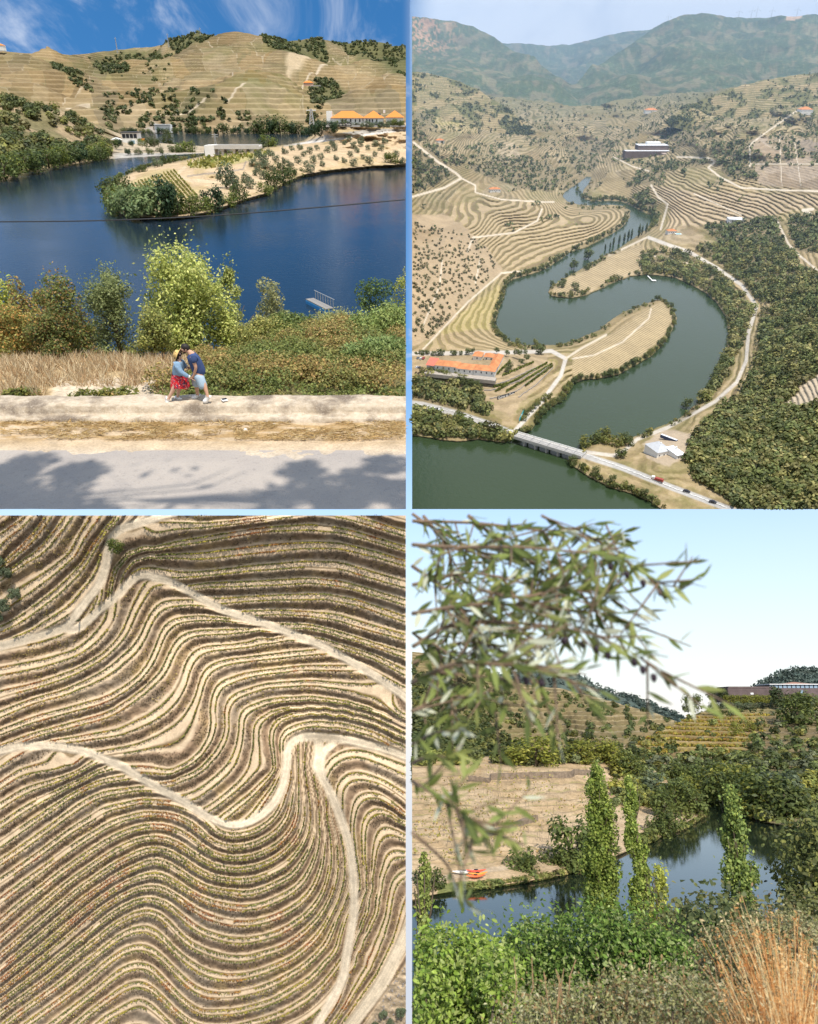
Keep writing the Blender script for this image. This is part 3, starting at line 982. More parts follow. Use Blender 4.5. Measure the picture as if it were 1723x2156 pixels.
def build_bend_things(pen):
    pl = TL
    # trees and bushes on the peninsula
    ol = kind(OLIVE, 1.25, 0.0, 330, .11, 9, 3, True, 11, .9)
    gr = kind([(0.075, .10, .025), (.10, .125, .03), (.055, .08, .02)], 1.3, 0.0, 420, .10, 10, 3, True, 21)
    li = kind(LIME, 1.35, 0.0, 420, .10, 10, 2, True, 31)
    dk = kind([(0.04, .075, .03), (.055, .095, .035), (.03, .06, .025)], 1.05, 0.0, 600, .09, 12, 2, True, 41)
    rd = kind([(0.17, .22, .085), (.21, .25, .10), (.13, .18, .07)], 1.5, 0.0, 620, .11, 12, 2, False, 51)
    for K, px, py, h, w, nm, lab in ((gr, 233, 420, 9, 1, 'bush', 'broad green bush on the left tip of the peninsula'), (li, 240, 436, 7, 1, 'bush', 'yellow green bush at the water on the peninsula tip'), (gr, 262, 402, 6, 1, 'bush', 'green bush behind the reeds on the peninsula'),
                                     (rd, 268, 452, 9, 1.1, 'reed_clump', 'pale green reed clump leftmost on the peninsula shore'), (rd, 296, 456, 9.5, 1.1, 'reed_clump', 'pale green reed clump in the middle of the reeds'), (rd, 326, 457, 10, 1.05, 'reed_clump', 'pale green reed clump beside the dark pointed tree'),
                                     (dk, 353, 456, 12.5, .75, 'tree', 'dark green pointed tree at the peninsula shore'), (gr, 375, 457, 8.5, .9, 'bush', 'brownish green bush right of the dark pointed tree'), (li, 400, 456, 6.5, 1.1, 'bush', 'yellow green low bush on the peninsula shore left of the dome tree'), (li, 425, 452, 6, 1.1, 'bush', 'yellow green low bush hugging the dome tree'),
                                     (dk, 450, 444, 8.5, .95, 'tree', 'dark green dome shaped tree on the peninsula shore'), (li, 480, 436, 5.5, 1.2, 'bush', 'yellow green bush right of the dome tree at the water'), (gr, 505, 424, 7.5, .8, 'bush', 'green bush below the olive clump'), (ol, 478, 396, 9, .75, 'olive_tree', 'tall grey green olive tree above the dome tree'),
                                     (ol, 492, 400, 7, .8, 'olive_tree', 'olive tree beside the tall olive above the dome tree'), (gr, 350, 345, 6, 1, 'bush', 'dark bush on the far rim of the peninsula'), (ol, 332, 352, 5, 1.1, 'bush', 'low grey bush on the far rim near the vines'), (gr, 365, 342, 5, 1.2, 'bush', 'low green bush on the far rim right of the dark bush'),
                                     (gr, 300, 362, 4, 1.3, 'bush', 'small bush on the far rim above the vine rows'), (li, 402, 326, 11, 1, 'tree', 'bright yellow green tree behind the peninsula near the bridge'), (li, 384, 326, 9, 1.3, 'tree', 'orange green bushy tree left of the bridge abutment'), (gr, 372, 327, 8, 1.2, 'tree', 'green tree on the flat shore left of the bridge'),
                                     (gr, 355, 312, 14, .75, 'tree', 'tall light green tree standing by the far river mouth'), (li, 566, 309, 11, 1.3, 'tree', 'round green tree at the right end of the bridge'), (gr, 578, 397, 8, .9, 'bush', 'dark green bush on the right shore of the peninsula'), (gr, 596, 384, 9, .9, 'bush', 'large dark green bush at the narrow right shore'), (li, 560, 408, 5, 1.1, 'bush', 'yellow green bush on the stony right shore'), (gr, 612, 376, 6, 1, 'bush', 'green bush right of the large dark shore bush'),
                                     (li, 823, 349, 7, 1.2, 'bush', 'yellow bush at the water near the right edge'), (gr, 640, 372, 4.5, 1.1, 'bush', 'small bush at the water on the right bank')):
        K.put(nm, pl, pen(px, py), h * .66, lab, nm.split('_')[-1].replace('clump', 'reeds'), 'trees and bushes of the peninsula', w)
    spots = [(545, 335), (556, 343), (570, 330), (582, 342), (560, 356), (546, 360), (533, 350), (540, 370), (555, 378), (520, 385), (528, 397), (575, 362), (600, 345), (612, 352), (628, 345), (645, 352), (660, 343), (676, 336), (668, 316), (690, 322), (705, 318), (640, 330), (652, 325), (680, 350), (708, 338), (725, 343), (738, 330), (752, 322), (765, 336), (790, 330), (803, 318), (778, 345), (815, 335), (835, 331), (700, 308), (726, 305), (745, 312), (735, 298), (760, 300), (775, 316), (810, 302), (600, 325), (615, 318), (632, 316), (590, 356), (655, 364), (745, 350), (760, 309), (848, 345), (790, 309)]
    for i, (px, py) in enumerate(spots):
        ol.put('olive_tree', pl, pen(px, py), random.uniform(2.0, 3.0), 'small round olive tree on the peninsula slope', 'tree', 'olive trees on the dry slope below the estate', 1.05)
    for i, px in enumerate(np.linspace(700, 846, 15)):
        ol.put('shrub', pl, pen(float(px), 268.5 - (px - 700) * .02 + (i % 3)), random.uniform(2.0, 2.8), 'round shrub in the row under the white estate', 'shrub', 'shrubs in a row under the white estate', 1.1)
    for j, (px, py, h) in enumerate(((650, 287, 13), (664, 286, 14), (678, 284, 13), (692, 281, 11), (640, 288, 9), (702, 280, 9))):
        dk.put('tree', pl, pen(px, py), h * .55, ['broad dark tree left of the estate sign', 'tallest dark tree in the clump left of the estate', 'dark tree in the middle of the clump below the estate', 'dark tree under the estate sign', 'outer left tree of the dark clump', 'outer right tree of the dark clump'][j], 'tree', 'dark trees below the estate', 1.0)
    # vine rows of the peninsula: one object per row
    V1 = []
    for t in np.linspace(0, 1, 17):
        a = np.array([258 + 108 * t, 395 - 36 * t])
        b = np.array([275 + 140 * t, 426 - 12 * t])
        V1.append((a, b))
    for a, b in V1:
        n = int(np.hypot(*(b - a)) * 5) + 6
        q = a + (b - a) * rng.random((n, 1)) + rng.normal(size=(n, 2)) * .5
        C = pen(q[:, 0], q[:, 1])
        C[:, 2] += .05 + rng.random(n) * .45
        V, F = quads(C, rng.normal(size=C.shape), .52 * (.5 + rng.random(n)), .7)
        tag(link('vine_row', mesh_np('vine_row', V, F, LEAF, False, lcol(n, [(0.22, .21, .05), (.16, .17, .04), (.28, .23, .06)])), pl.M), 'row of pale green vines on the left half of the peninsula', 'vine row', 'vine rows of the peninsula')
    n = 1700
    px, py = rng.uniform(392, 575, n), rng.uniform(316, 358, n)
    k = pip(px, py, [(395, 346), (440, 333), (520, 325), (550, 318), (572, 324), (520, 336), (470, 350), (430, 357), (402, 354)])
    C = pen(px[k], py[k])
    C[:, 2] += rng.random(len(C)) * 1.3
    V, F = quads(C, rng.normal(size=C.shape), 1.2 * (.5 + rng.random(len(C))), .8)
    tag(link('upper_vineyard', mesh_np('upper_vineyard', V, F, LEAF, False, lcol(len(C), [(0.20, .20, .045), (.27, .24, .06), (.13, .15, .03)])), pl.M), 'yellow green vines covering the upper terrace of the peninsula', 'vines', kind='stuff')
    # far shore trees
    for i, px in enumerate([222, 245, 262, 285, 300, 318, 338, 352, 372, 395, 408, 440, 455, 470, 492, 520, 540, 556, 575, 590, 605, 618, 630, 235, 275, 410, 425, 500]):
        h = random.choice([7, 9, 11, 13]) if px > 400 else random.choice([5, 7, 8])
        p = pl.at_y(px, 282.5, 742.0)
        (gr if i % 3 else dk).put('tree', pl, p, h * (1.15 if px > 530 else .75), 'green tree on the far river bank', 'tree', 'trees along the far river bank', 1.1)
    # shoreline trees of the wooded hill and the flat
    for i, (px, py, h) in enumerate(((12, 377, 12), (34, 372, 11), (58, 364, 13), (80, 358, 10), (104, 354, 12), (126, 349, 11), (148, 345, 13), (168, 342, 12), (188, 339, 9), (208, 334, 12), (214, 336, 9), (90, 345, 9), (140, 336, 9), (176, 330, 8), (50, 350, 10), (270, 326, 5), (292, 325, 5), (315, 324, 5), (338, 323, 5), (250, 309, 7), (236, 312, 8), (300, 309, 6), (318, 308, 8), (278, 308, 5), (326, 309, 7))):
        p = pl.at_z(px, py, 0.6 if py > 320 else 3.0)
        K = (gr, li, gr, dk)[i % 4]
        K.put('tree', pl, p, h * .62, 'bushy green tree at the water below the wooded hillside' if px < 230 else 'low bush on the flat shore beside the boathouse', 'tree' if px < 230 else 'bush', 'trees along the left shore' if px < 230 else 'bushes by the boathouse', 1.15)
    # ---------------- bridge
    conc = plain('concrete', (0.50, 0.48, 0.45), .85, .12, .4)
    wht = plain('white_wall', (0.78, 0.77, 0.74), .8, .05, .5)
    dark = plain('dark_glass', (0.03, 0.035, 0.045), .25, .2, 2)
    a, b = pl.at_z(441, 310, 4.6), pl.at_z(549, 310, 4.6)
    a, b = np.array(a), np.array(b)
    b[1] = a[1]
    Lb = b[0] - a[0]
    br = thing('road_bridge', pl, a, 0, 'low concrete road bridge on round piers across the river mouth', 'bridge')
    part('deck', MB().box((Lb / 2, 0, 0), (Lb, 9, 1.1)).mesh('deck', conc), br)
    for s_ in (-1, 1):
        part('parapet', MB().box((Lb / 2, s_ * 4.35, .85), (Lb, .3, .6)).mesh('parapet', conc), br)
    for t in (.28, .5, .72, .9):
        pm = MB()
        for yy in (-3, 3):
            pm.tube([(Lb * t, yy, -6), (Lb * t, yy, -.55)], .7, 8)
        pm.box((Lb * t, 0, -.9), (1.6, 8, .7))
        part('pier', pm.mesh('pier', conc), br)
    part('abutment', MB().box((1.0, 0, -1.3), (4.6, 9.4, 4.6)).mesh('abutment', wht), br)
    # ---------------- lattice pylon
    def lattice(h, w, n=7, t=.10):
        m_ = MB()
        for sx in (-1, 1):
            for sy in (-1, 1):
                m_.tube([(sx * w, sy * w, 0), (sx * w * .25, sy * w * .25, h)], t, 4)
        for i in range(n):
            z0_, z1_ = h * i / n, h * (i + 1) / n
            w0, w1 = w * (1 - .75 * i / n), w * (1 - .75 * (i + 1) / n)
            for s_ in (-1, 1):
                m_.tube([(-w0, s_ * w0, z0_), (w1, s_ * w1, z1_)], t * .6, 3)
                m_.tube([(s_ * w0, -w0, z0_), (s_ * w1, w1, z1_)], t * .6, 3)
        return m_
    steel = plain('galvanised_steel', (0.42, 0.42, 0.41), .5, .1, 3, metal=.3)
    py_ = thing('power_pylon', pl, pen(457, 326), 0, 'slim lattice power pylon standing on the peninsula beside the bridge', 'pylon')
    part('mast', lattice(9.6, .55).mesh('mast', steel), py_)
    for z in (9.2, 8.2):
        part('crossarm', MB().tube([(-1.6, 0, z), (1.6, 0, z)], .09, 5).mesh('crossarm', steel), py_)
    for i, (px, h) in enumerate(((657, 7), (248, 30), (356, 26), (424, 28))):
        if i == 0:
            p = pl.at_y(px, 262, 420.)
        else:
            p = pl.at_y(px, (112, 100, 90)[i - 1], 1900.)
        q = thing('power_pylon', pl, p, 0, ('grey lattice pylon beside the white estate', 'tiny pylon on the skyline above the left valley', 'tiny pylon on the dark green ridge', 'tiny pylon on the hilltop of the highest hill')[i], 'pylon')
        part('mast', lattice(h, 1.0, 6, .22).mesh('mast', steel), q)
        part('crossarm', MB().tube([(-2.5, 0, h * .9), (2.5, 0, h * .9)], .2, 4).mesh('crossarm', steel), q)
    # ---------------- boathouse and parasol tent
    p = pl.at_z(280, 303.5, 2.2)
    bh = thing('boathouse', pl, p, 0, 'small white two storey boathouse with flat dark roof and big windows', 'building')
    part('wall', MB().box((0, 0, 3.0), (9, 7, 6.0)).mesh('wall', wht), bh)
    part('roof', MB().box((0, 0, 6.3), (10.2, 8.2, .5)).mesh('roof', plain('dark_roof', (0.08, .08, .085), .6, .1, 1)), bh)
    for i in range(4):
        part('window', MB().box((-3.3 + 2.2 * i, -3.55, 4.4), (1.8, .14, 2.2)).mesh('window', dark), bh)
    part('door', MB().box((1.5, -3.55, 1.1), (2.2, .14, 2.1)).mesh('door', plain('blue_door', (0.35, .5, .6), .5, .1, 1)), bh)
    part('garden_wall', MB().box((-9, -1, .9), (9, .6, 2.4)).mesh('garden_wall', wht), bh)
    p = pl.at_z(247, 305, 2.4)
    tn = thing('parasol', pl, p, 0, 'white parasol left of the boathouse', 'parasol')
    part('pole', MB().tube([(0, 0, 0), (0, 0, 3.4)], .08, 6).mesh('pole', steel), tn)
    part('canopy', MB().add([(-2.6, -2.6, 2.8), (2.6, -2.6, 2.8), (2.6, 2.6, 2.8), (-2.6, 2.6, 2.8), (0, 0, 4)], [(0, 1, 4), (1, 2, 4), (2, 3, 4), (3, 0, 4)]).mesh('canopy', wht), tn)
    p = pl.at_z(303, 304, 2.2)
    ko = thing('kiosk', pl, p, 0, 'tiny orange topped kiosk beside the boathouse', 'kiosk')
    part('body', MB().box((0, 0, 1), (1.4, 1.4, 2)).mesh('body', wht), ko)
    part('roof', MB().box((0, 0, 2.5), (1.6, 1.6, 1.2)).mesh('roof', plain('orange_paint', (0.75, .30, .06), .6, .05, 1)), ko)
    # small slipway building below the quarry
    p = pl.at_y(344, 279.5, 745.)
    tag(link('pump_house', MB().prism([(-7, 0), (7, 0), (8, 3), (-6, 3)], 0, 6.5).box((0, 1, 6.7), (14.5, 4, .4)).mesh('pump_house', wht), LM(pl, p)), 'small white pump house at the foot of the quarry face', 'building')
    # ---------------- white estate with orange roofs
    roofm, nt, bs = new_mat('orange_tiles')
    v = objvec(nt)
    w_ = nt.nodes.new('ShaderNodeTexWave')
    w_.inputs['Scale'].default_value = 1.6
    w_.inputs['Distortion'].default_value = 1.0
    nt.links.new(v, w_.inputs[0])
    nt.links.new(mixn(nt, w_.outputs[1], mixn(nt, noise(nt, .3, 4, .6, v), (0.55, .17, .035), (0.70, .27, .07)), (0.62, .22, .05)), bs.inputs['Base Color'])
    bs.inputs['Roughness'].default_value = .85
    MATS['orange_tiles'] = roofm
    grey = plain('grey_stone_base', (0.40, .39, .38), .9, .15, 1)
    p0 = pl.at_y(691, 262, 392.)
    p1 = pl.at_y(846, 262, 392.)
    es = thing('estate', pl, p0, 0, 'long white estate house with bright orange hipped roofs above the dry slope', 'building')
    k = (p1[0] - p0[0]) / 155.0
    def vol(x0, x1, z0, zw, zr, d, y=0.0, wm=wht):
        part('wall', MB().box(((x0 + x1) / 2 * k, y + d / 2, (z0 + zw) / 2 * k), ((x1 - x0) * k, d, (zw - z0) * k)).mesh('wall', wm), es)
        return part('roof', MB().hip(x0 * k, x1 * k, y, y + d, zw * k + .02, zr * k, .5).mesh('roof', roofm), es)
    vol(8, 73, -2, 12, 25, 9)
    r2 = vol(75, 116, -1, 12, 25.5, 9, -1.0)
    vol(122, 158, 4, 13, 26, 10, 3.0)
    for x in (93, 104):
        part('skylight', MB().add([(x * k, .6, 17 * k), ((x + 7) * k, .6, 17 * k), ((x + 7) * k, 1.7, 20.6 * k), (x * k, 1.7, 20.6 * k)], [(0, 1, 2, 3)]).mesh('skylight', dark), r2)
    for x, z in [(x, 7.5) for x in (48, 58, 67, 82, 88, 94, 103)] + [(30, 7.5), (38, 7.5)]:
        w_o = part('window', MB().box((x * k, -.06 if x < 74 else -1.06, z * k), (2.6 * k, .14, 5 * k)).mesh('window', dark), es)
        part('sill', MB().box((x * k, -.10 if x < 74 else -1.10, (z - 2.8) * k), (3.2 * k, .26, .5 * k)).mesh('sill', grey), w_o)
    part('base_wall', MB().box((42 * k, -.4, -1.5 * k), (70 * k, .8, 5 * k)).mesh('base_wall', grey), es)
    part('tower', MB().box((3 * k, 2, 12 * k), (11 * k, 4, 26 * k)).mesh('tower', wht), es)
    part('chimney', MB().box((118 * k, 5, 24 * k), (4 * k, 1.6, 6 * k)).mesh('chimney', wht), es)
    part('terrace_wall', MB().box((80 * k, -3.2, -2.6 * k), (166 * k, .5, 3.2 * k)).mesh('terrace_wall', grey), es)
    part('pergola', MB().box((105 * k, -2.4, 2.2 * k), (26 * k, 2.2, .8)).mesh('pergola', plain('pergola', (0.12, .14, .12), .8, .3, 1)), es)
    sg = thing('estate_sign', pl, pl.at_y(693, 265.2, 388.), 0, 'long dark sign reading Quinta do Tedo on the slope below the estate', 'sign')
    kw = k
    part('board', MB().box((23.5 * kw, 0, 3 * kw), (47 * kw, .2, 6.6 * kw)).mesh('board', plain('sign_board', (0.05, .05, .055), .6, .1, 1)), sg)
    tx = bpy.data.curves.new('lettering', 'FONT')
    tx.body = 'Quinta do Tedo'
    tx.size = 5.6 * kw
    tx.extrude = .04
    tob = bpy.data.objects.new('t', tx)
    COL.objects.link(tob)
    me = bpy.data.meshes.new_from_object(tob.evaluated_get(bpy.context.evaluated_depsgraph_get()))
    bpy.data.objects.remove(tob, do_unlink=True)
    me.materials.clear()
    me.materials.append(wht)
    wd = max(v_.co.x for v_ in me.vertices)
    lt = part('lettering', me, sg)
    lt.matrix_local = Matrix.Translation((13 * kw, -.16, 1.4 * kw)) @ Matrix.Rotation(math.pi / 2, 4, 'X') @ Matrix.Diagonal((32 * kw / wd, 1, 1, 1))
    part('emblem', MB().add([(x * kw, -.14, z * kw) for x, z in ((1.5, 2.4), (4, 1.4), (8, 2.2), (12, 5), (9, 4.4), (7, 3.2), (5, 3.0))], [(0, 1, 2, 6), (2, 3, 4, 5), (2, 5, 6)]).mesh('emblem', wht), sg)
    for i, (x, z, h) in enumerate(((18, 0, 9), (33, 0, 13), (10, 0, 8), (127, 0, 9), (140, 0, 12), (150, 0, 10), (156, 0, 9), (92, -3, 9), (108, -3, 6))):
        (gr if i % 2 else li).put('tree', pl, p0 + np.array([x * k, -2.0 - (i % 3) * .8, z * k - .8]), h * k * 1.15, 'garden tree in front of the white estate', 'tree', 'garden trees of the white estate', .95)
    # red house on the hill
    p = pl.at_y(650, 181, 1180.)
    rh = thing('hillside_house', pl, p, 0, 'small orange roofed house alone on the vineyard hill', 'house')
    part('wall', MB().box((0, 0, 2), (13, 8, 4)).mesh('wall', plain('pink_wall', (0.55, .35, .27), .8, .1, 1)), rh)
    part('roof', MB().hip(-7, 7, -4.6, 4.6, 4, 6.4).mesh('roof', roofm), rh)
    part('terrace', MB().box((10, -2, .2), (14, 6, 1)).mesh('terrace', grey), rh)
    p = pl.at_y(3, 106, 1350.)
    hh = thing('hilltop_house', pl, p, 0, 'tiny white house on the skyline at the left edge', 'house')
    part('wall', MB().box((0, 0, 3), (12, 9, 7)).mesh('wall', wht), hh)
    part('roof', MB().hip(-6.5, 6.5, -5, 5, 6.5, 9).mesh('roof', roofm), hh)
    # ---------------- overhead cable
    cb_ = [pl.at_y(x, y, 42.0) for x, y in spline([(-20, 467), (200, 464.5), (430, 455), (640, 439), (853, 420)], 18)]
    tag(link('overhead_cable', MB().tube(cb_, .032, 5).mesh('overhead_cable', plain('black_cable', (0.03, .03, .032), .5, .2, 5)), pl.M), 'black twisted cable sagging across the river', 'cable')
    # ---------------- floating walkway
    a, b = np.array(pl.at_z(652, 629, .5)), np.array(pl.at_z(694, 650, .5))
    d = b - a
    Ld = float(np.hypot(d[0], d[1]))
    ja = math.atan2(d[1], d[0])
    jt = thing('jetty', pl, a, ja, 'narrow floating jetty with a post railing at the near bank', 'jetty')
    nb = 18
    plank = MB().box((0, 0, 0), (Ld / nb * .86, 1.1, .12)).mesh('plank', plain('jetty_boards', (0.24, .225, .21), .8, .2, 2))
    for i in range(nb):
        q = part('plank', plank, jt)
        q.location = (Ld * (i + .5) / nb, 0, 0)
    part('float', MB().box((Ld * .5, 0, -.3), (Ld * .95, 1.2, .4)).mesh('float', plain('blue_float', (0.05, .25, .5), .5, .1, 1)), jt)
    post = MB().tube([(0, .7, 0), (0, .7, 1.0)], .05, 5).mesh('post', steel)
    for i in range(8):
        q = part('post', post, jt)
        q.location = (Ld * (i + .5) / 8, 0, 0)
    part('rail', MB().tube([(0, .7, 1), (Ld, .7, 1)], .04, 5).mesh('rail', steel), jt)

def near_bush(name, px, pyt, Y, wpx, cols, leaf, n, label, cat='bush', zbase=None, lobes=22, spiky=0.0, aspect=.55, jit=.24, wander=0.0):
    """a detailed bush or small tree on the bank: top at pixel row pyt, distance Y"""
    pl = TL
    n = int(n * 1.7)
    leaf *= .86
    cols = [tuple(2.0 * q for q in c_) for c_ in cols]
    z0_ = float(tl_zbank(px, Y)) if zbase is None else zbase
    b = pl.at_yz(px, Y, z0_)
    top = pl.at_y(px, pyt, Y)[2]
    h = max(.6, top - z0_)
    w = wpx / FP * (Y * math.cos(pl.p) + (22 - z0_) * math.sin(pl.p))
    r_ = np.random.default_rng(int(px * 7 + Y))
    L_ = []
    for i in range(lobes):
        a = r_.random() * 6.283
        t = r_.random() ** .8
        zz_ = .08 + .80 * t
        rr = .5 * w * math.sqrt(max(.03, 1 - (max(0, zz_ - .35) / .62) ** 2)) * math.sqrt(r_.random()) * .82
        q = w * r_.uniform(.10, .19)
        L_.append(((math.cos(a) * rr, math.sin(a) * rr, h * zz_), (q, q, q * r_.uniform(.8, 1.4))))
    L_.append(((0, 0, h * .45), (w * .32, w * .32, h * .38)))
    P, d = crown_pts(L_, n, .45)
    if spiky:
        ns = int(n * spiky)
        k = rng.integers(0, n, ns)
        P[:ns] = P[k] + d[k] * (rng.random((ns, 1)) * .10 * w) + np.array([0, 0, 1]) * (rng.random((ns, 1)) * .13 * h)
    P[:, 2] *= h / max(.1, np.percentile(P[:, 2], 99.3))
    P[:, 2] = np.maximum(P[:, 2], .02)
    o = link(name, None, LM(pl, b))
    tag(o, label, cat)
    keep = pl.inside(P + b, 1.5)
    P, d = P[keep], d[keep]
    V, F = quads(P, d * .8 + (0, 0, .55) + rng.normal(size=P.shape) * .6, leaf * (.5 + rng.random(len(P))), aspect)
    part('crown', mesh_np('crown', V, F, LEAF, False, lcol(len(P), cols, jit)), o)
    if px < 780:
        part('trunk', trunk_mesh('trunk', h * .8, max(.04, h * .02), 5, .3, int(px)), o)
    return o

def build_bank_plants():
    pl = TL
    G1 = [(0.19, .205, .05), (.24, .25, .07), (.14, .165, .04), (.30, .295, .10)]
    G2 = [(0.055, .07, .02), (.08, .095, .026), (.12, .12, .03), (.14, .085, .03)]
    G3 = [(0.10, .115, .045), (.14, .15, .06), (.075, .09, .032)]
    G4 = [(0.20, .21, .035), (.27, .26, .05), (.13, .15, .03)]
    near_bush('tree', 415, 527, 31.5, 215, G1, .15, 15000, 'large bright green bushy tree in the middle of the near bank', 'tree', spiky=.12, lobes=34)
    near_bush('tree', 500, 560, 33, 70, G1, .13, 2600, 'slender green tree hugging the right side of the large bright tree', 'tree', spiky=.1)
    near_bush('tree', 590, 588, 46, 106, [(0.15, .15, .065), (.19, .18, .08), (.11, .115, .045)], .17, 4200, 'round grey green tree standing alone over the water', 'tree', zbase=5.0)
    near_bush('tree', 22, 560, 34, 105, G4, .17, 4200, 'yellow green tree at the left edge of the near bank', 'tree', spiky=.1)
    near_bush('tree', 170, 582, 31, 130, G2, .13, 5200, 'dark green tree with reddish leaves left on the near bank', 'tree', spiky=.08)
    near_bush('bush', 100, 590, 33, 110, [(0.11, .11, .03), (.16, .15, .04), (.16, .09, .03)], .14, 4000, 'mottled green bush between the yellow tree and the dark tree', 'bush')
    near_bush('tree', 258, 575, 30, 120, G3, .11, 6200, 'grey green feathery tree left of the large bright tree', 'tree', spiky=.25)
    near_bush('tree', 262, 558, 31, 34, G3, .10, 1200, 'thin upright shoot rising above the grey green tree', 'tree', spiky=.3)
    near_bush('bush', 40, 640, 29, 150, [(0.10, .10, .025), (.15, .14, .04), (.20, .11, .03)], .12, 5200, 'low tangled bush at the left edge below the yellow tree', 'bush')
    near_bush('bush', 130, 650, 28, 130, G2, .11, 4500, 'low dark bush in front of the dark tree', 'bush')
    near_bush('bush', 330, 650, 28, 110, [(0.12, .13, .03), (.18, .17, .05), (.09, .10, .03)], .11, 3600, 'low green bush at the foot of the large bright tree', 'bush')
    near_bush('tree', 800, 588, 42, 110, [(0.05, .08, .022), (.075, .11, .03), (.04, .06, .018)], .16, 5200, 'dark glossy green tree at the right edge of the bank', 'tree', zbase=7)
    near_bush('tree', 850, 566, 44, 60, G4, .15, 1500, 'light green tree top cut by the right edge', 'tree', zbase=7)
    near_bush('bush', 710, 655, 34, 120, [(0.19, .19, .07), (.24, .22, .09), (.13, .14, .05)], .09, 5600, 'pale feathery shrub below the jetty', 'bush', spiky=.3)
    near_bush('bush', 800, 645, 31, 150, [(0.13, .16, .045), (.17, .19, .06), (.09, .12, .035)], .12, 6500, 'large light green shrub at the right edge', 'bush', spiky=.12)
    near_bush('bush', 800, 710, 25.5, 150, [(0.10, .13, .04), (.14, .17, .06), (.07, .10, .03)], .12, 6500, 'green leafy shrub at the right edge above the parapet', 'bush', spiky=.1)
    near_bush('bush', 615, 660, 33, 130, [(0.06, .085, .02), (.09, .11, .03)], .12, 4200, 'dark green bush under the round grey tree', 'bush')
    near_bush('bush', 560, 668, 30, 130, [(0.14, .14, .04), (.19, .17, .05), (.10, .11, .03)], .10, 5200, 'yellow green bush right of the large bright tree', 'bush')
    near_bush('bush', 690, 690, 28, 120, [(0.19, .16, .05), (.15, .15, .045), (.24, .15, .06)], .10, 4600, 'rusty green bush in the middle of the right bank', 'bush')
    # brambles: many low mounds grown together
    L_, tone = [], []
    for i in range(1000):
        px, Yb = rng.uniform(190, 850), 20.7 + 12.3 * rng.random() ** 1.35
        if px < 430 - 150 * float(sst(24, 21, Yb)) and not (px > 190 and Yb < 21.4):
            continue
        if px < 330 and Yb > 21.2:
            continue
        r_ = rng.uniform(.22, .62) * (1 if Yb > 22 else .45)
        p = pl.at_yz(px, Yb, float(tl_zbank(px, Yb)))
        L_.append((p + np.array([0, 0, r_ * rng.uniform(.1, .7)]), np.array([r_, r_, r_ * rng.uniform(.55, .9)])))
    n = 80000
    wt = np.array([r[0] ** 2 for _, r in L_])
    kk = rng.choice(len(L_), n, p=wt / wt.sum())
    d = sphere(n)
    d[:, 2] = np.abs(d[:, 2])
    C = np.array([c for c, _ in L_])[kk]
    Rr = np.array([r for _, r in L_])[kk]
    B = C + d * Rr * (1 - .45 * rng.random((n, 1)) ** 2)
    t = (fbm(C[:, 0] * .6 + 9, C[:, 1] * .6, 3, 63) * .7 + .3 * np.random.default_rng(3).random(len(L_))[kk])
    cg = np.array([(0.17, .20, .05), (.22, .235, .065), (.12, .155, .04)])[rng.integers(0, 3, n)]
    cb2 = np.array([(0.46, .27, .10), (.36, .23, .09), (.42, .34, .11)])[rng.integers(0, 3, n)]
    f_ = np.clip(sst(.42, .60, t) * (.35 + .6 * rng.random(n)), 0, 1)[:, None]
    c = np.clip(1.12 * (cg * (1 - f_) + cb2 * f_) * (1 + rng.normal(size=(n, 1)) * .25), .01, 1)
    k = pl.inside(B, 2)
    B, c, d = B[k], c[k], d[k]
    V, F = quads(B, d * .7 + (0, 0, .5) + rng.normal(size=B.shape) * .5, .078 * (.5 + rng.random(len(B))), .75)
    tag(link('brambles', mesh_np('brambles', V, F, LEAF, False, np.repeat(c, 4, axis=0)), pl.M), 'tangled green and rusty brambles behind the parapet', 'brambles', kind='stuff')
    # dry grass
    n = 26000
    px = rng.uniform(2, 440, n)
    Y = rng.uniform(21.0, 33, n)
    ok = ~((px > 95) & (px < 335) & (Y < 22.3)) & (px < 460 - 12 * (33 - Y) * 0.6) & (fbm(px / 30, Y / 2, 3, 65) > .30)
    px, Y = px[ok], Y[ok]
    B = pl.at_yz(px, Y, tl_zbank(px, Y))
    hh = rng.uniform(.12, .5, len(B)) * (.6 + .9 * fbm(B[:, 0] * .8, B[:, 1] * .8, 3, 66))
    lean = rng.normal(size=(len(B), 3)) * .6 + (0, 0, .8)
    lean /= np.linalg.norm(lean, axis=1, keepdims=True)
    V, F = quads(B + lean * hh[:, None] * .5, np.cross(lean, rng.normal(size=B.shape)), hh, .07, None)
    w = np.cross(lean, rng.normal(size=B.shape))
    w /= np.linalg.norm(w, axis=1, keepdims=True)
    b_ = w * .014
    V = np.stack([B - b_, B + b_, B + lean * hh[:, None] + b_ * .3, B + lean * hh[:, None] - b_ * .3], 1).reshape(-1, 3)
    tag(link('dry_grass', mesh_np('dry_grass', V, F, GRASS, False, lcol(len(B), [(0.62, .48, .29), (.54, .39, .22), (.70, .58, .38), (.44, .28, .15)])), pl.M), 'tall dry straw coloured grass left behind the parapet', 'grass', kind='stuff')
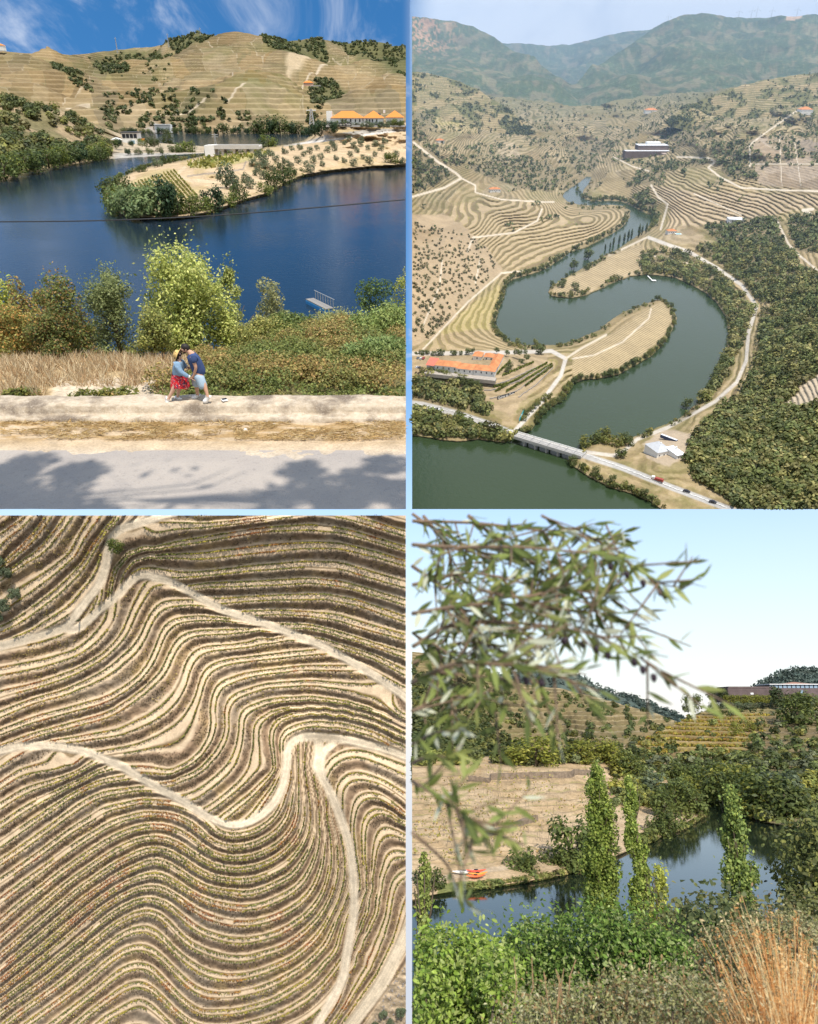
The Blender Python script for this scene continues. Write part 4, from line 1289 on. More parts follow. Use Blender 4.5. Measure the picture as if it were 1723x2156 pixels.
    # ferns in front of the path
    for i, (px, Y, lab) in enumerate(((30, 21.0, 'fern clump at the left end of the parapet'), (52, 21.1, 'small fern clump by the left shadow'), (225, 21.0, 'green fern behind the parapet at the end of the path'), (180, 20.9, 'low fern behind the parapet beside the path'), (262, 21.2, 'fern clump left of the couple'))):
        z_ = float(tl_zbank(px, Y))
        n = 260
        a = rng.random(n) * 6.283
        r_ = rng.random(n) * .5
        C = np.stack([np.cos(a) * r_, np.sin(a) * r_, .12 + .28 * (1 - r_ * 1.2) * rng.random(n)], -1)
        V, F = quads(C, rng.normal(size=C.shape) * .4 + (0, 0, 1), .16 * (.5 + rng.random(n)), .35)
        tag(link('fern', mesh_np('fern', V, F, LEAF, False, lcol(n, [(0.17, .18, .04), (.23, .20, .05), (.11, .13, .03)])), LM(pl, pl.at_yz(px, Y, z_))), lab, 'fern', 'ferns behind the parapet')
    n = 160
    C = pl.at_z(rng.normal(490, 7, n), rng.normal(858.5, 1.2, n), 14.45)
    V, F = quads(C, rng.normal(size=C.shape) * .5 + (0, 0, 1), .06, .7)
    tag(link('weed', mesh_np('weed', V, F, LEAF, False, lcol(n, [(0.14, .20, .03), (.19, .24, .05)])), pl.M), 'small green weed growing out of the parapet ledge', 'weed')
    # tall trees on the hill side of the road, out of view behind the viewpoint: their shade falls on the road
    Sw = Vector(SUN)
    Sl = np.array(pl.M.to_3x3().inverted() @ Sw)
    for i, (px, py, w, t, n, lab) in enumerate(((22, 1035, 2.4, 26.0, 2600, 'tall tree behind the viewpoint shading the left of the road'), (735, 1045, 2.3, 26.0, 2800, 'tall tree behind the viewpoint shading the right of the road'), (330, 1064, 3.0, 26.0, 60, 'thin tall tree behind the viewpoint with open branches'))):
        c0 = np.array(pl.at_z(px, py, 14.2)) + Sl * t
        o = thing('roadside_tree', pl, (-19.0 - 2 * i, -8.0, 14.2), 0, lab, 'tree')
        xx = c0[0] + 19.0 + 2 * i
        hh = c0[2] - 14.2
        yy = c0[1] + 8.0
        L_ = [((xx + rng.normal() * w * .4, yy + rng.normal() * w * .4, hh + rng.normal() * w * .3), (w * .26,) * 3) for _ in range(14)]
        P, d = crown_pts(L_, n, .2)
        V, F = quads(P, rng.normal(size=P.shape), .34 * (.5 + rng.random(n)), .5)
        part('crown', mesh_np('crown', V, F, LEAF, False, lcol(n, GREEN)), o)
        tb = MB().tube([(0, 0, 0), (.2, yy * .3, hh * .5), (.3, yy * .7, hh * .92), (xx * .4, yy * .95, hh * 1.06), (xx, yy, hh)], [.3, .25, .16, .08, .03], 8)
        for q in range(9):
            a = rng.random() * 6.28
            tb.tube([(xx * .8, yy * .98, hh * 1.02), (xx + math.cos(a) * w * .4, yy + math.sin(a) * w * .4, hh), (xx + math.cos(a) * w * .8, yy + math.sin(a) * w * .8, hh + rng.normal() * .8)], [.05, .03, .015], 4)
        part('trunk', tb.mesh('trunk', BARK, True), o)

def build_couple():
    pl = TL
    def J(x, y, Y, r):
        return (pl.at_y(323.06 + x * .08594, 706.7 + y * .08594, Y), r)
    skin = plain('skin', (0.52, .30, .20), .55, .08, 20)
    skin2 = plain('skin_light', (0.58, .36, .26), .55, .08, 20)
    navy = plain('navy_cotton', (0.045, .075, .18), .85, .15, 14, .3)
    pale = plain('pale_blue_cotton', (0.33, .43, .52), .85, .1, 14, .2)
    denim = plain('light_denim', (0.22, .34, .48), .85, .2, 16, .4)
    white = plain('white_canvas', (0.80, .79, .77), .6, .05, 10)
    hairm = plain('dark_hair', (0.025, .02, .018), .6, .3, 40, .6)
    straw = plain('straw_hat', (0.62, .42, .16), .8, .12, 60, .4)
    redm, nt, bs = new_mat('red_print')
    v = objvec(nt)
    vo = nt.nodes.new('ShaderNodeTexVoronoi')
    vo.inputs['Scale'].default_value = 26
    nt.links.new(v, vo.inputs['Vector'])
    c = mixn(nt, mrange(nt, vo.outputs['Distance'], .22, .30, 1, 0), (0.60, .022, .03), (0.75, .6, .6))
    n_ = noise(nt, 17, 2, .5, v)
    c = mixn(nt, mrange(nt, n_, .58, .62, 0, 1), c, (0.03, .035, .10))
    nt.links.new(c, bs.inputs['Base Color'])
    def place(p, base):
        return p - base
    def make(label, base, defs):
        o = link('person', None, LM(pl, base))
        tag(o, label, 'person', None)
        for nm, mat, js, ed, root, sub in defs:
            me = skin_mesh(nm, [(q - base, r) for q, r in js], ed, mat, root, sub)
            part(nm, me, o)
        return o
    def chain(*ix):
        return list(zip(ix[:-1], ix[1:]))
    # ---- man: leans forward to kiss, arms down holding hands
    base = pl.at_z(420.0, 842.0, 14.62)
    M_ = [J(1100, 960, 20.0, .12), J(1060, 760, 20.0, .13), J(1000, 560, 20.0, .15), J(935, 430, 20.0, .10), J(862, 385, 20.0, .062), J(800, 345, 20.0, .075), J(745, 315, 20.0, .105), J(705, 385, 20.0, .075),
          J(965, 545, 19.80, .072), J(1045, 785, 19.78, .047), J(990, 985, 19.82, .036), J(948, 1040, 19.86, .042),
          J(930, 560, 20.2, .07), J(960, 760, 20.2, .045), J(905, 800, 20.16, .038),
          J(1150, 1020, 19.88, .11), J(1262, 1250, 19.80, .072), J(1322, 1440, 19.74, .046), J(1330, 1560, 19.72, .05),
          J(1050, 1020, 20.10, .11), J(1062, 1250, 20.14, .07), J(1082, 1420, 20.14, .046), J(1090, 1500, 20.14, .05)]
    ed = chain(0, 1, 2, 3, 4, 5, 6, 7) + chain(2, 8, 9, 10, 11) + chain(2, 12, 13, 14) + chain(0, 15, 16, 17, 18) + chain(0, 19, 20, 21, 22)
    body = ('body', skin, M_, ed, 0, 2)
    shirt = ('shirt', navy, [J(1165, 1010, 20.0, .215), J(1090, 760, 20.0, .195), J(1010, 590, 20.0, .205), J(935, 450, 20.0, .135), J(900, 405, 20.0, .08), J(965, 545, 19.78, .125), J(1012, 690, 19.76, .098), J(930, 560, 20.22, .10), J(955, 680, 20.22, .085)], chain(0, 1, 2, 3, 4) + chain(2, 5, 6) + chain(2, 7, 8), 0, 2)
    shorts = ('shorts', pale, [J(1095, 850, 20.0, .17), J(1110, 960, 20.0, .185), J(1155, 1050, 19.88, .155), J(1238, 1320, 19.82, .13), J(1050, 1040, 20.10, .15), J(1058, 1260, 20.12, .12)], chain(0, 1, 2, 3) + chain(1, 4, 5), 0, 2)
    sh1 = ('shoe', white, [J(1345, 1535, 19.72, 0.074), J(1290, 1590, 19.70, 0.078), J(1225, 1645, 19.68, 0.065), J(1350, 1500, 19.72, 0.061)], [(0, 1), (1, 2), (0, 3)], 0, 2)
    sh2 = ('shoe', white, [J(1095, 1500, 20.14, 0.074), J(1010, 1510, 20.12, 0.076), J(925, 1530, 20.10, 0.061), J(1095, 1460, 20.14, 0.061)], [(0, 1), (1, 2), (0, 3)], 0, 2)
    beard = ('beard', hairm, [J(775, 415, 20.0, .045), J(735, 425, 20.0, .042), J(790, 370, 20.0, .04)], [(0, 1), (0, 2)], 0, 1)
    man = make('person in navy t-shirt and pale blue shorts leaning in to kiss on the parapet', base, [body, shirt, shorts, sh1, sh2, beard])
    hc = np.array(J(782, 288, 20.0, 1)[0]) - base
    hr = MB()
    vs, fs = [], []
    for i in range(9):
        th = math.pi * i / 8
        for k in range(14):
            ph = 2 * math.pi * k / 14
            q = np.array([math.sin(th) * math.cos(ph) * .125, math.sin(th) * math.sin(ph) * .098, math.cos(th) * .105])
            ca_, sa_ = math.cos(.55), math.sin(.55)
            vs.append(hc + np.array([q[0] * ca_ + q[2] * sa_, q[1], -q[0] * sa_ + q[2] * ca_]) * (1 + .03 * math.sin(5 * ph + 3 * th)))
    fs = [(i * 14 + k, (i + 1) * 14 + k, (i + 1) * 14 + (k + 1) % 14, i * 14 + (k + 1) % 14) for i in range(8) for k in range(14)]
    part('hair', hr.add(vs, fs).mesh('hair', hairm, True), man)
    def fingers(o, base, px, py, Y, dirs, mat):
        c = np.array(J(px, py, Y, 1)[0]) - base
        b = MB()
        for i in range(4):
            off = np.array([-.012 * 0, (.018 * (i - 1.5)), 0])
            L1 = (.030, .034, .033, .026)[i]
            p1 = c + off + np.array(dirs) * L1
            p2 = p1 + np.array([dirs[0] * .4, 0, dirs[2] * .4 - .022])
            p3 = p2 + np.array([-dirs[0] * .25, 0, -.016])
            b.tube([c + off, p1, p2, p3], [.010, .0095, .009, .007], 6)
        t1 = c + np.array([dirs[0] * .012, -.035, .01])
        b.tube([c + np.array([0, -.02, .005]), t1, t1 + np.array([dirs[0] * .03, -.004, -.012])], [.011, .010, .008], 6)
        part('fingers', b.mesh('fingers', mat, True), o)
    fingers(man, base, 925, 1045, 19.85, (-.8, 0, -.6), skin)
    fingers(man, base, 888, 800, 20.15, (-.8, 0, -.5), skin)
    g = MB()
    e0, e1 = np.array(J(690, 385, 19.93, 1)[0]) - base, np.array(J(775, 362, 19.90, 1)[0]) - base
    g.tube([e0, e1], .006, 5).box(tuple(e0), (.03, .05, .035))
    part('glasses', g.mesh('glasses', hairm), man)
    part('ear', MB().tube([np.array(J(800, 372, 19.90, 1)[0]) - base, np.array(J(796, 345, 19.90, 1)[0]) - base], [.016, .022], 6).mesh('ear', skin), man)
    part('nose', MB().tube([np.array(J(668, 345, 20.0, 1)[0]) - base, np.array(J(652, 385, 20.0, 1)[0]) - base], [.012, .02], 6).mesh('nose', skin), man)
    # ---- woman: straw hat, denim jacket, red printed skirt
    base = pl.at_z(372.0, 842.0, 14.62)
    W_ = [J(620, 1030, 20.0, .125), J(620, 860, 20.0, .115), J(620, 690, 20.0, .125), J(632, 600, 20.0, .07), J(640, 545, 20.0, .055), J(635, 455, 20.0, .10), J(680, 470, 20.0, .07),
          J(585, 680, 19.82, .06), J(690, 900, 19.78, .045), J(830, 985, 19.82, .035), J(915, 1035, 19.86, .036),
          J(690, 640, 20.18, .06), J(775, 745, 20.2, .042), J(880, 795, 20.16, .034),
          J(570, 1080, 19.90, .10), J(485, 1330, 19.86, .062), J(385, 1520, 19.84, .042), J(345, 1590, 19.84, .045),
          J(640, 1080, 20.08, .10), J(625, 1330, 20.12, .062), J(598, 1480, 20.12, .042), J(585, 1540, 20.12, .045)]
    ed = chain(0, 1, 2, 3, 4, 5, 6) + chain(2, 7, 8, 9, 10) + chain(2, 11, 12, 13) + chain(0, 14, 15, 16, 17) + chain(0, 18, 19, 20, 21)
    body = ('body', skin2, W_, ed, 0, 2)
    jack = ('jacket', denim, [J(618, 1040, 20.0, .185), J(610, 850, 20.0, .175), J(625, 710, 20.0, .16), J(640, 620, 20.0, .095), J(580, 690, 19.80, .10), J(665, 890, 19.76, .085), J(800, 975, 19.80, .066), J(872, 1000, 19.83, .055), J(700, 640, 20.2, .09), J(775, 750, 20.22, .07), J(845, 785, 20.18, .058)], chain(0, 1, 2, 3) + chain(2, 4, 5, 6, 7) + chain(2, 8, 9, 10), 0, 2)
    # skirt: flared ring loft
    sk = MB()
    rings = []
    c0, c1, c2 = [np.array(J(x, y, 20.0, 1)[0]) - base for x, y in ((606, 930), (640, 1120), (655, 1255))]
    for c_, rx, ry in ((c0, .17, .15), (c1, .255, .22), (c2, .275, .23)):
        rings.append([c_ + np.array([math.cos(a) * rx * (1 + .05 * math.sin(7 * a)), math.sin(a) * ry * (1 + .05 * math.sin(7 * a)), .03 * math.sin(3 * a)]) for a in np.linspace(0, 2 * math.pi, 28, endpoint=False)])
    vs = [p for r_ in rings for p in r_]
    fs = [(i * 28 + k, i * 28 + (k + 1) % 28, (i + 1) * 28 + (k + 1) % 28, (i + 1) * 28 + k) for i in range(2) for k in range(28)]
    sk.add(vs, [f[::-1] for f in fs])
    wsh1 = ('shoe', white, [J(318, 1570, 19.84, 0.068), J(345, 1640, 19.82, 0.070), J(388, 1680, 19.80, 0.057), J(330, 1550, 19.84, 0.057)], [(0, 1), (1, 2), (0, 3)], 0, 2)
    wsh2 = ('shoe', white, [J(565, 1555, 20.12, 0.068), J(640, 1570, 20.10, 0.070), J(725, 1588, 20.08, 0.057), J(572, 1525, 20.12, 0.057)], [(0, 1), (1, 2), (0, 3)], 0, 2)
    whair = ('hair', hairm, [J(585, 480, 20.0, .095), J(580, 560, 20.0, .06), J(575, 625, 20.0, .04), J(610, 430, 20.0, .085)], [(0, 1), (1, 2), (0, 3)], 0, 2)
    wo = make('person in straw hat, denim jacket and red printed skirt being kissed on the parapet', base, [body, jack, wsh1, wsh2, whair])
    part('skirt', sk.mesh('skirt', redm, True), wo)
    fingers(wo, base, 925, 1040, 19.84, (.8, 0, -.4), skin2)
    fingers(wo, base, 892, 800, 20.15, (.8, 0, -.3), skin2)
    part('cuff', MB().tube([np.array(J(862, 1000, 19.83, 1)[0]) - base, np.array(J(895, 1010, 19.84, 1)[0]) - base], [.05, .046], 10).mesh('cuff', white), wo)
    part('nose', MB().tube([np.array(J(705, 445, 20.0, 1)[0]) - base, np.array(J(722, 470, 20.0, 1)[0]) - base], [.010, .016], 6).mesh('nose', skin2), wo)
    # hat: crown and brim, tilted back; axis points up-left in the picture
    a = np.array(J(590, 455, 20.0, 1)[0]) - base
    b = np.array(J(480, 405, 20.0, 1)[0]) - base
    ax = Vector(b - a).normalized()
    Q = ax.to_track_quat('Z', 'Y').to_matrix()
    hm = MB()
    def ring(r_, z):
        return [Vector(a) + Q @ Vector((math.cos(t) * r_, math.sin(t) * r_, z)) for t in np.linspace(0, 2 * math.pi, 24, endpoint=False)]
    pr = [(.215, -.035), (.205, -.022), (.118, .0), (.112, .05), (.10, .085), (.05, .10), (.005, .10)]
    vs = [p for r_, z in pr for p in ring(r_, z)]
    fs = [(i * 24 + k, i * 24 + (k + 1) % 24, (i + 1) * 24 + (k + 1) % 24, (i + 1) * 24 + k) for i in range(len(pr) - 1) for k in range(24)]
    hm.add(vs, fs)
    hat = hm.mesh('straw_hat', straw, True)
    part('hat', hat, wo)
    # ---- things lying about
    p = pl.at_z(473.0, 842.5, 14.645)
    ph = thing('phone', pl, p, .5, 'black and white phone lying on the parapet right of the couple', 'phone')
    part('case', MB().box((0, 0, .012), (.16, .20, .022)).mesh('case', white), ph)
    part('screen', MB().box((.005, .03, .026), (.14, .12, .008)).mesh('screen', plain('black_glass', (0.01, .01, .012), .15, .1, 3)), ph)
    for i, (x, y, s_, lab) in enumerate(((517, 905, .16, 'white crumpled litter on the verge'), (578, 893, .10, 'small pale stone on the verge'), (558, 880, .20, 'pale stone fallen from the parapet'))):
        q = rng.normal(size=(26, 3))
        q /= np.linalg.norm(q, axis=1, keepdims=True)
        import bmesh
        bm = bmesh.new()
        for v_ in q:
            bm.verts.new(v_ * s_ * .5 * (1, .8, .6) * rng.uniform(.75, 1.1))
        bmesh.ops.convex_hull(bm, input=bm.verts)
        me = bpy.data.meshes.new('stone')
        bm.to_mesh(me)
        bm.free()
        me.materials.append(plain('pale_stone', (0.68, .64, .60), .8, .15, 8))
        tag(link('litter' if i == 0 else 'stone', me, LM(pl, pl.at_z(x, y, 14.25 + s_ * .2))), lab, 'litter' if i == 0 else 'stone')
# ================================================================== winding river seen from high above
def q4(*p): return [(861.5 + .5 * x, 525 + .5 * y) for x, y in p]
def q3(*p): return [(861.5 + .5 * x, .5 * y) for x, y in p]
def build_valley():
    pl = TR
    water = q3((748, 745), (700, 780), (655, 808), (645, 828), (665, 848), (720, 862), (790, 866), (850, 862), (905, 868), (932, 885), (930, 915), (905, 950), (870, 975), (800, 1015), (740, 1045)) + \
        q4((680, 10), (640, 40), (580, 80), (520, 105), (440, 125), (410, 150), (400, 200), (375, 260), (365, 310), (380, 350), (430, 390), (490, 403), (560, 405), (640, 400), (690, 385), (740, 365), (800, 340), (860, 290), (900, 265), (960, 240), (1010, 225), (1040, 213), (1080, 215), (1110, 240), (1128, 290), (1110, 340), (1070, 400), (1020, 450), (950, 490), (880, 530), (800, 545), (740, 550), (690, 565), (670, 600), (640, 640), (600, 665), (560, 690), (530, 740), (515, 762),
           (430, 800), (400, 815), (300, 800), (200, 812), (120, 800), (60, 790), (-40, 775), (-40, 1150), (1100, 1150), (1060, 1094), (1020, 1065), (940, 1030), (840, 1000), (760, 960), (700, 920), (665, 890), (735, 838), (770, 800), (830, 790), (920, 800), (1000, 770), (1060, 745), (1130, 715), (1180, 680), (1230, 630), (1270, 580), (1290, 540), (1320, 480), (1335, 420), (1345, 350), (1335, 290), (1300, 230), (1250, 185), (1190, 150), (1120, 120), (1050, 110), (990, 108), (930, 115), (860, 140), (800, 170), (740, 195), (690, 205), (640, 203), (600, 198), (585, 180), (600, 155), (640, 130), (690, 100), (740, 75), (790, 45), (830, 20)) + \
        q3((850, 1065), (900, 1035), (950, 1000), (1000, 965), (1028, 925), (1020, 905), (980, 890), (950, 872), (900, 850), (840, 845), (770, 848), (725, 830), (735, 800), (760, 770), (768, 745))
    ctl = [(1336, 700, 15), (1386, 660, 11), (1261, 745, 15), (1181, 745, 14), (976, 765, 32), (1061, 750, 30), (886, 750, 32), (930, 735, 30), (1011, 815, 20), (1040, 840, 13), (961, 868, 8), (880, 852, 8), (1081, 870, 9), (1141, 825, 11), (1101, 908, 8), (1231, 955, 8), (1311, 972, 8), (1411, 1020, 8), (1511, 1062, 8), (1000, 800, 24), (900, 800, 20), (900, 830, 13),
           (1361, 908, 8), (1461, 868, 10), (1526, 825, 12), (1561, 790, 14), (1571, 725, 16), (1591, 650, 19), (1551, 590, 19), (1486, 545, 19), (1366, 500, 17), (1390, 990, 16), (1430, 950, 18), (1440, 1000, 14),
           (1700, 1000, 34), (1650, 1050, 20), (1560, 1040, 12), (1740, 1060, 34), (1600, 950, 24), (1520, 950, 16), (1700, 880, 50), (1740, 940, 50), (1740, 820, 68), (1640, 800, 40), (1580, 850, 19), (1740, 700, 82), (1650, 650, 40), (1723, 620, 74), (1700, 560, 70), (1640, 520, 58), (1550, 500, 42), (1480, 485, 34), (1421, 487, 30), (1551, 460, 50), (1706, 440, 88), (1450, 520, 25), (1620, 590, 36),
           (1411, 425, 40), (1550, 420, 70), (1740, 410, 105), (1411, 395, 56), (1600, 390, 90), (1340, 430, 13), (1600, 320, 138), (1700, 320, 150), (1650, 270, 165), (1740, 230, 190), (1480, 330, 105), (1370, 318, 78), (1280, 370, 30), (1240, 400, 6), (1330, 400, 25), (1310, 340, 55), (1450, 380, 70), (1740, 190, 205), (1740, 350, 140),
           (1061, 475, 36), (1011, 425, 58), (1141, 435, 44), (1286, 440, 14), (1240, 455, 28), (1161, 500, 18), (1200, 470, 26), (1000, 470, 60), (901, 500, 66), (911, 600, 52), (886, 675, 46), (986, 625, 26), (961, 690, 20), (860, 600, 66), (860, 430, 95), (961, 372, 84), (911, 395, 90), (1041, 402, 70), (886, 350, 132), (1061, 310, 76), (1001, 280, 104), (911, 215, 185), (860, 185, 210), (1036, 200, 165), (1161, 210, 128), (1141, 260, 92), (1221, 340, 12), (1221, 365, 6), (1211, 310, 20), (1286, 300, 60), (1361, 250, 104), (1461, 225, 146), (1611, 240, 190), (1286, 210, 130), (1140, 380, 26), (1100, 350, 52), (1180, 330, 36), (930, 310, 140), (1000, 345, 92), (1050, 380, 52), (1160, 300, 55), (1500, 280, 150), (1420, 290, 112), (860, 280, 165), (1286, 185, 150), (1500, 185, 190), (1000, 185, 200), (1620, 185, 230)]
    sh = resample(water, 16)
    sh = sh[(sh[:, 0] > 868) & (sh[:, 1] < 1075)]
    ctl = ctl + [(a, b, 2.5) for a, b in sh]
    tp = TPS([(a, b * 1.6) for a, b, _ in ctl], [z for _, _, z in ctl], 400, 1e-3)
    xs, ys = np.arange(868, 1741.0, 1.72), np.r_[np.arange(180, 1072.0, 1.72), 1072.0]
    X, Y = np.meshgrid(xs, ys)
    cx, cy = np.arange(860, 1760.0, 6), np.arange(170, 1090.0, 6)
    G = tp(*[g for g in np.meshgrid(cx, cy * 1.6)])
    z0 = bil(G, 860, 170, 6, X, Y)
    dw = -shore_dist(X, Y, water)
    wl = (fbm(X / 9, Y / 6, 3, 71) - .5) * 3
    lim = 420 * .86
    far = sst(420, 200, Y)
    relief = (fbm(X / 40, Y / 26, 4, 73) - .5) * (4 + 16 * far) + (fbm(X / 100 + 4, Y / 46, 3, 75) - .5) * 62 * far
    z = np.clip(z0 + relief * sst(12, 60, dw) * sst(1, .4, Y / 1100), 2, lim)
    z = 2.0 * sst(-1, 2, dw + wl) + np.maximum(0, z - 2) * sst(0, 9, dw) - 4 * (1 - sst(-4, 0.5, dw + wl))
    # --------------- land use
    nA, nB = fbm(X / 60, Y / 34, 4, 77), fbm(X / 14, Y / 9, 3, 79)
    col = blendc(np.full((*X.shape, 3), 1.) * (0.31, 0.235, 0.125), sst(.42, .6, nA), (0.225, 0.19, 0.085))
    col = blendc(col, far * .7, (0.165, 0.15, 0.07))
    col = blendc(col, sst(.55, .75, nB) * .5, (0.42, 0.33, 0.2))
    NS = 260
    sd_ = np.c_[rng.uniform(860, 1745, NS), 185 + 640 * rng.random(NS) ** 1.8]
    kc, kb = cells(X + (fbm(X / 24, Y / 14, 3, 146) - .5) * 24, Y + (fbm(X / 24, Y / 14, 3, 148) - .5) * 12, sd_)
    tnt = rng.uniform(.60, 1.06, (NS, 1)) * (1 + rng.normal(size=(NS, 1)) * (.0, .03, .08))
    tint = tnt[kc]
    vine = rng.uniform(.25, 1.0, NS)[kc]
    wood = np.zeros(X.shape)
    DX, DY = X + (fbm(X / 16, Y / 10, 3, 81) - .5) * 18, Y + (fbm(X / 16, Y / 10, 3, 83) - .5) * 10
    def zone(pts, c, a=1.0, v=0.0, w=0.0, soft=2.5):
        nonlocal col, vine, wood
        m_ = sst(-soft, soft, shore_dist(DX, DY, pts)) * a
        col = blendc(col, m_, c)
        vine = vine * (1 - m_) + v * m_
        wood = wood * (1 - m_) + w * m_
    soil = (0.24, 0.19, 0.11)
    big = (0.33, 0.25, 0.135)
    zone(q3((130, 880), (350, 835), (600, 850), (920, 870), (920, 920), (700, 1060), (350, 1077), (260, 990)), big, 1, 1)
    zone(q4((330, -20), (700, -30), (600, 60), (500, 90), (390, 70)), big, 1, 1)
    zone(q3((1030, 780), (1200, 810), (1723, 820), (1750, 860), (1350, 940), (1080, 960), (1100, 880)), (0.36, 0.275, 0.195), 1, 1)
    zone(q3((12, 900), (160, 900), (280, 990), (300, 1090), (-20, 1090), (-20, 900)) , (0.43, 0.325, 0.205), 1, 0)
    zone(q4((-20, -30), (330, -10), (390, 90), (240, 220), (100, 380), (-20, 420)), (0.43, 0.325, 0.205), 1, 0)
    zone(q3((1440, 590), (1560, 560), (1750, 600), (1750, 800), (1500, 780), (1460, 760)), (0.37, 0.285, 0.205), 1, .25)
    zone(q3((60, 430), (180, 430), (310, 520), (270, 570), (130, 540)), (0.36, 0.30, 0.10), 1, .8)
    zone(q3((380, 600), (440, 600), (480, 660), (430, 700), (350, 690)), (0.50, 0.40, 0.28), .8, .6)
    zone(q3((655, 630), (720, 610), (765, 650), (700, 668)), (0.24, 0.27, 0.06), 1, 0)
    zone(q4((120, 360), (250, 240), (380, 150), (400, 200), (330, 340), (300, 330)), (0.36, 0.30, 0.11), 1, .7)
    zone(q4((690, 440), (830, 370), (1000, 250), (1060, 225), (1100, 250), (1110, 290), (1060, 380), (950, 470), (800, 525), (690, 540)), (0.41, 0.32, 0.19), 1, .9)
    zone(q4((600, 160), (760, 80), (870, 10), (980, -20), (990, 95), (850, 125), (760, 185), (640, 190)), (0.44, 0.34, 0.21), 1, .9)
    zone(q4((-20, 425), (400, 430), (590, 440), (560, 560), (420, 700), (300, 640), (-20, 520)), (0.38, 0.29, 0.18), 1, .3)
    zone(q4((-20, 545), (60, 545), (300, 600), (330, 700), (200, 670), (-20, 630)), soil, 1, 0, .8)
    zone(q4((-20, 660), (200, 710), (310, 750), (420, 800), (300, 800), (-20, 775)), soil, 1, 0, .8)
    for z_ in (q4((1290, 700), (1450, 560), (1480, 260), (1760, 180), (1760, 1120), (1420, 1120), (1200, 950), (1180, 850), (1230, 750)), q4((980, 10), (1180, 0), (1300, 90), (1440, 230), (1450, 290), (1380, 440), (1340, 520), (1290, 600), (1230, 650), (1220, 600), (1300, 520), (1340, 400), (1345, 300), (1300, 230), (1190, 140), (1060, 100), (985, 92)),
               q3((1240, 960), (1330, 945), (1550, 915), (1590, 1000), (1610, 1090), (1350, 1090)), q4((1190, -20), (1600, -20), (1640, 80), (1760, 110), (1760, 180), (1480, 230), (1330, 80)), q3((1590, 920), (1760, 900), (1760, 1060), (1650, 1060), (1610, 1000)),
               q3((1060, 560), (1150, 520), (1350, 400), (1460, 410), (1480, 450), (1300, 520), (1180, 590), (1080, 590)), q3((1310, 690), (1330, 600), (1450, 580), (1440, 680), (1470, 760), (1330, 745)), q3((240, 705), (450, 655), (560, 675), (690, 740), (600, 805), (500, 800), (380, 770)), q3((-20, 320), (100, 400), (110, 500), (60, 590), (-20, 590)), q3((-20, 620), (110, 620), (190, 740), (20, 815), (-20, 815)),
               q3((130, 360), (330, 410), (450, 520), (470, 570), (380, 545), (240, 450)), q3((640, 590), (800, 600), (900, 590), (790, 660), (800, 700), (720, 745), (690, 700)), q3((1000, 690), (1260, 670), (1270, 700), (1090, 720), (1060, 780), (960, 780), (900, 790)), q3((930, 830), (1010, 800), (1040, 860), (1050, 960), (1000, 960), (1030, 910)), q3((660, 385), (800, 355), (950, 340), (1010, 350), (1000, 380), (880, 420), (700, 410)), q3((0, 270), (180, 330), (330, 370), (300, 390), (140, 350), (0, 310)), q3((1680, 520), (1760, 500), (1760, 590), (1680, 580))):
        zone(z_, soil, .92, .05, 1)
    fw_ = (fbm(X / 34 + 7, Y / 13, 4, 87) > .465) & (Y < 350) & (dw > 14)
    wood = np.maximum(wood, fw_ * .6)
    col = blendc(col, fw_ * .6, soil)
    zone(q4((1760, 480), (1620, 600), (1570, 660), (1600, 690), (1760, 640)), (0.52, 0.43, 0.33), 1, .6, 0)
    zone(q4((980, 820), (1080, 760), (1190, 780), (1170, 870), (1100, 920), (1000, 880)), (0.44, 0.35, 0.25), 1, 0, 0)
    zone(q3((1060, 985), (1180, 960), (1250, 990), (1200, 1030), (1080, 1010)), (0.40, 0.31, 0.2), .8, .4, 0)
    tt = np.where((wood > .3)[..., None], 1.0, tint)
    col = col * (1 + (tt - 1) * sst(560, 430, Y)[..., None])
    fb = sst(520, 420, Y) * (dw > 10)
    col = blendc(col, sst(1.7, .5, kb) * (kc % 4 == 1) * fb * .8, (0.46, 0.38, 0.27))
    hed = sst(2.6, 1.0, kb) * (kc % 3 == 0) * fb
    col = blendc(col, hed * .8, soil)
    wood = np.maximum(wood, hed * .7)
    col = col * .86
    col = blendc(col, sst(285, 195, Y) * .62, (0.115, 0.12, 0.055))
    vine = vine * (1 - .6 * sst(285, 195, Y))
    # fine track lines
    roads = []
    def rd(pts, w, c=(0.53, 0.45, 0.345)):
        roads.append(pts)
        nonlocal col, vine, wood
        m_ = sst(w * .62, w * .38, dline(X, Y, pts))
        col = blendc(col, m_, c)
        vine = vine * (1 - m_)
        wood = wood * (1 - sst(w * 1.3, w * .8, dline(X, Y, pts)))
    asph = (0.36, 0.345, 0.325)
    rd(q4((-20, 645), (60, 655), (200, 690), (350, 740), (440, 775), (560, 815), (720, 862), (900, 920), (1100, 1000), (1380, 1105)), 13, asph)
    rd(q4((720, 850), (860, 868), (905, 850), (960, 800), (1090, 750), (1200, 690), (1290, 640), (1380, 560), (1420, 470), (1430, 350), (1465, 240), (1400, 150), (1300, 80), (1180, 10)) + q3((1090, 1030), (1010, 1000)), 7.5, (0.48, 0.43, 0.365))
    rd(q4((440, 770), (560, 640), (640, 530), (660, 460), (600, 428), (440, 433), (-20, 440)), 8.5, (0.47, 0.43, 0.38))
    rd(q4((660, 460), (720, 420), (830, 360)), 5)
    rd(q4((60, 420), (250, 220), (390, 100), (480, 90)), 4)
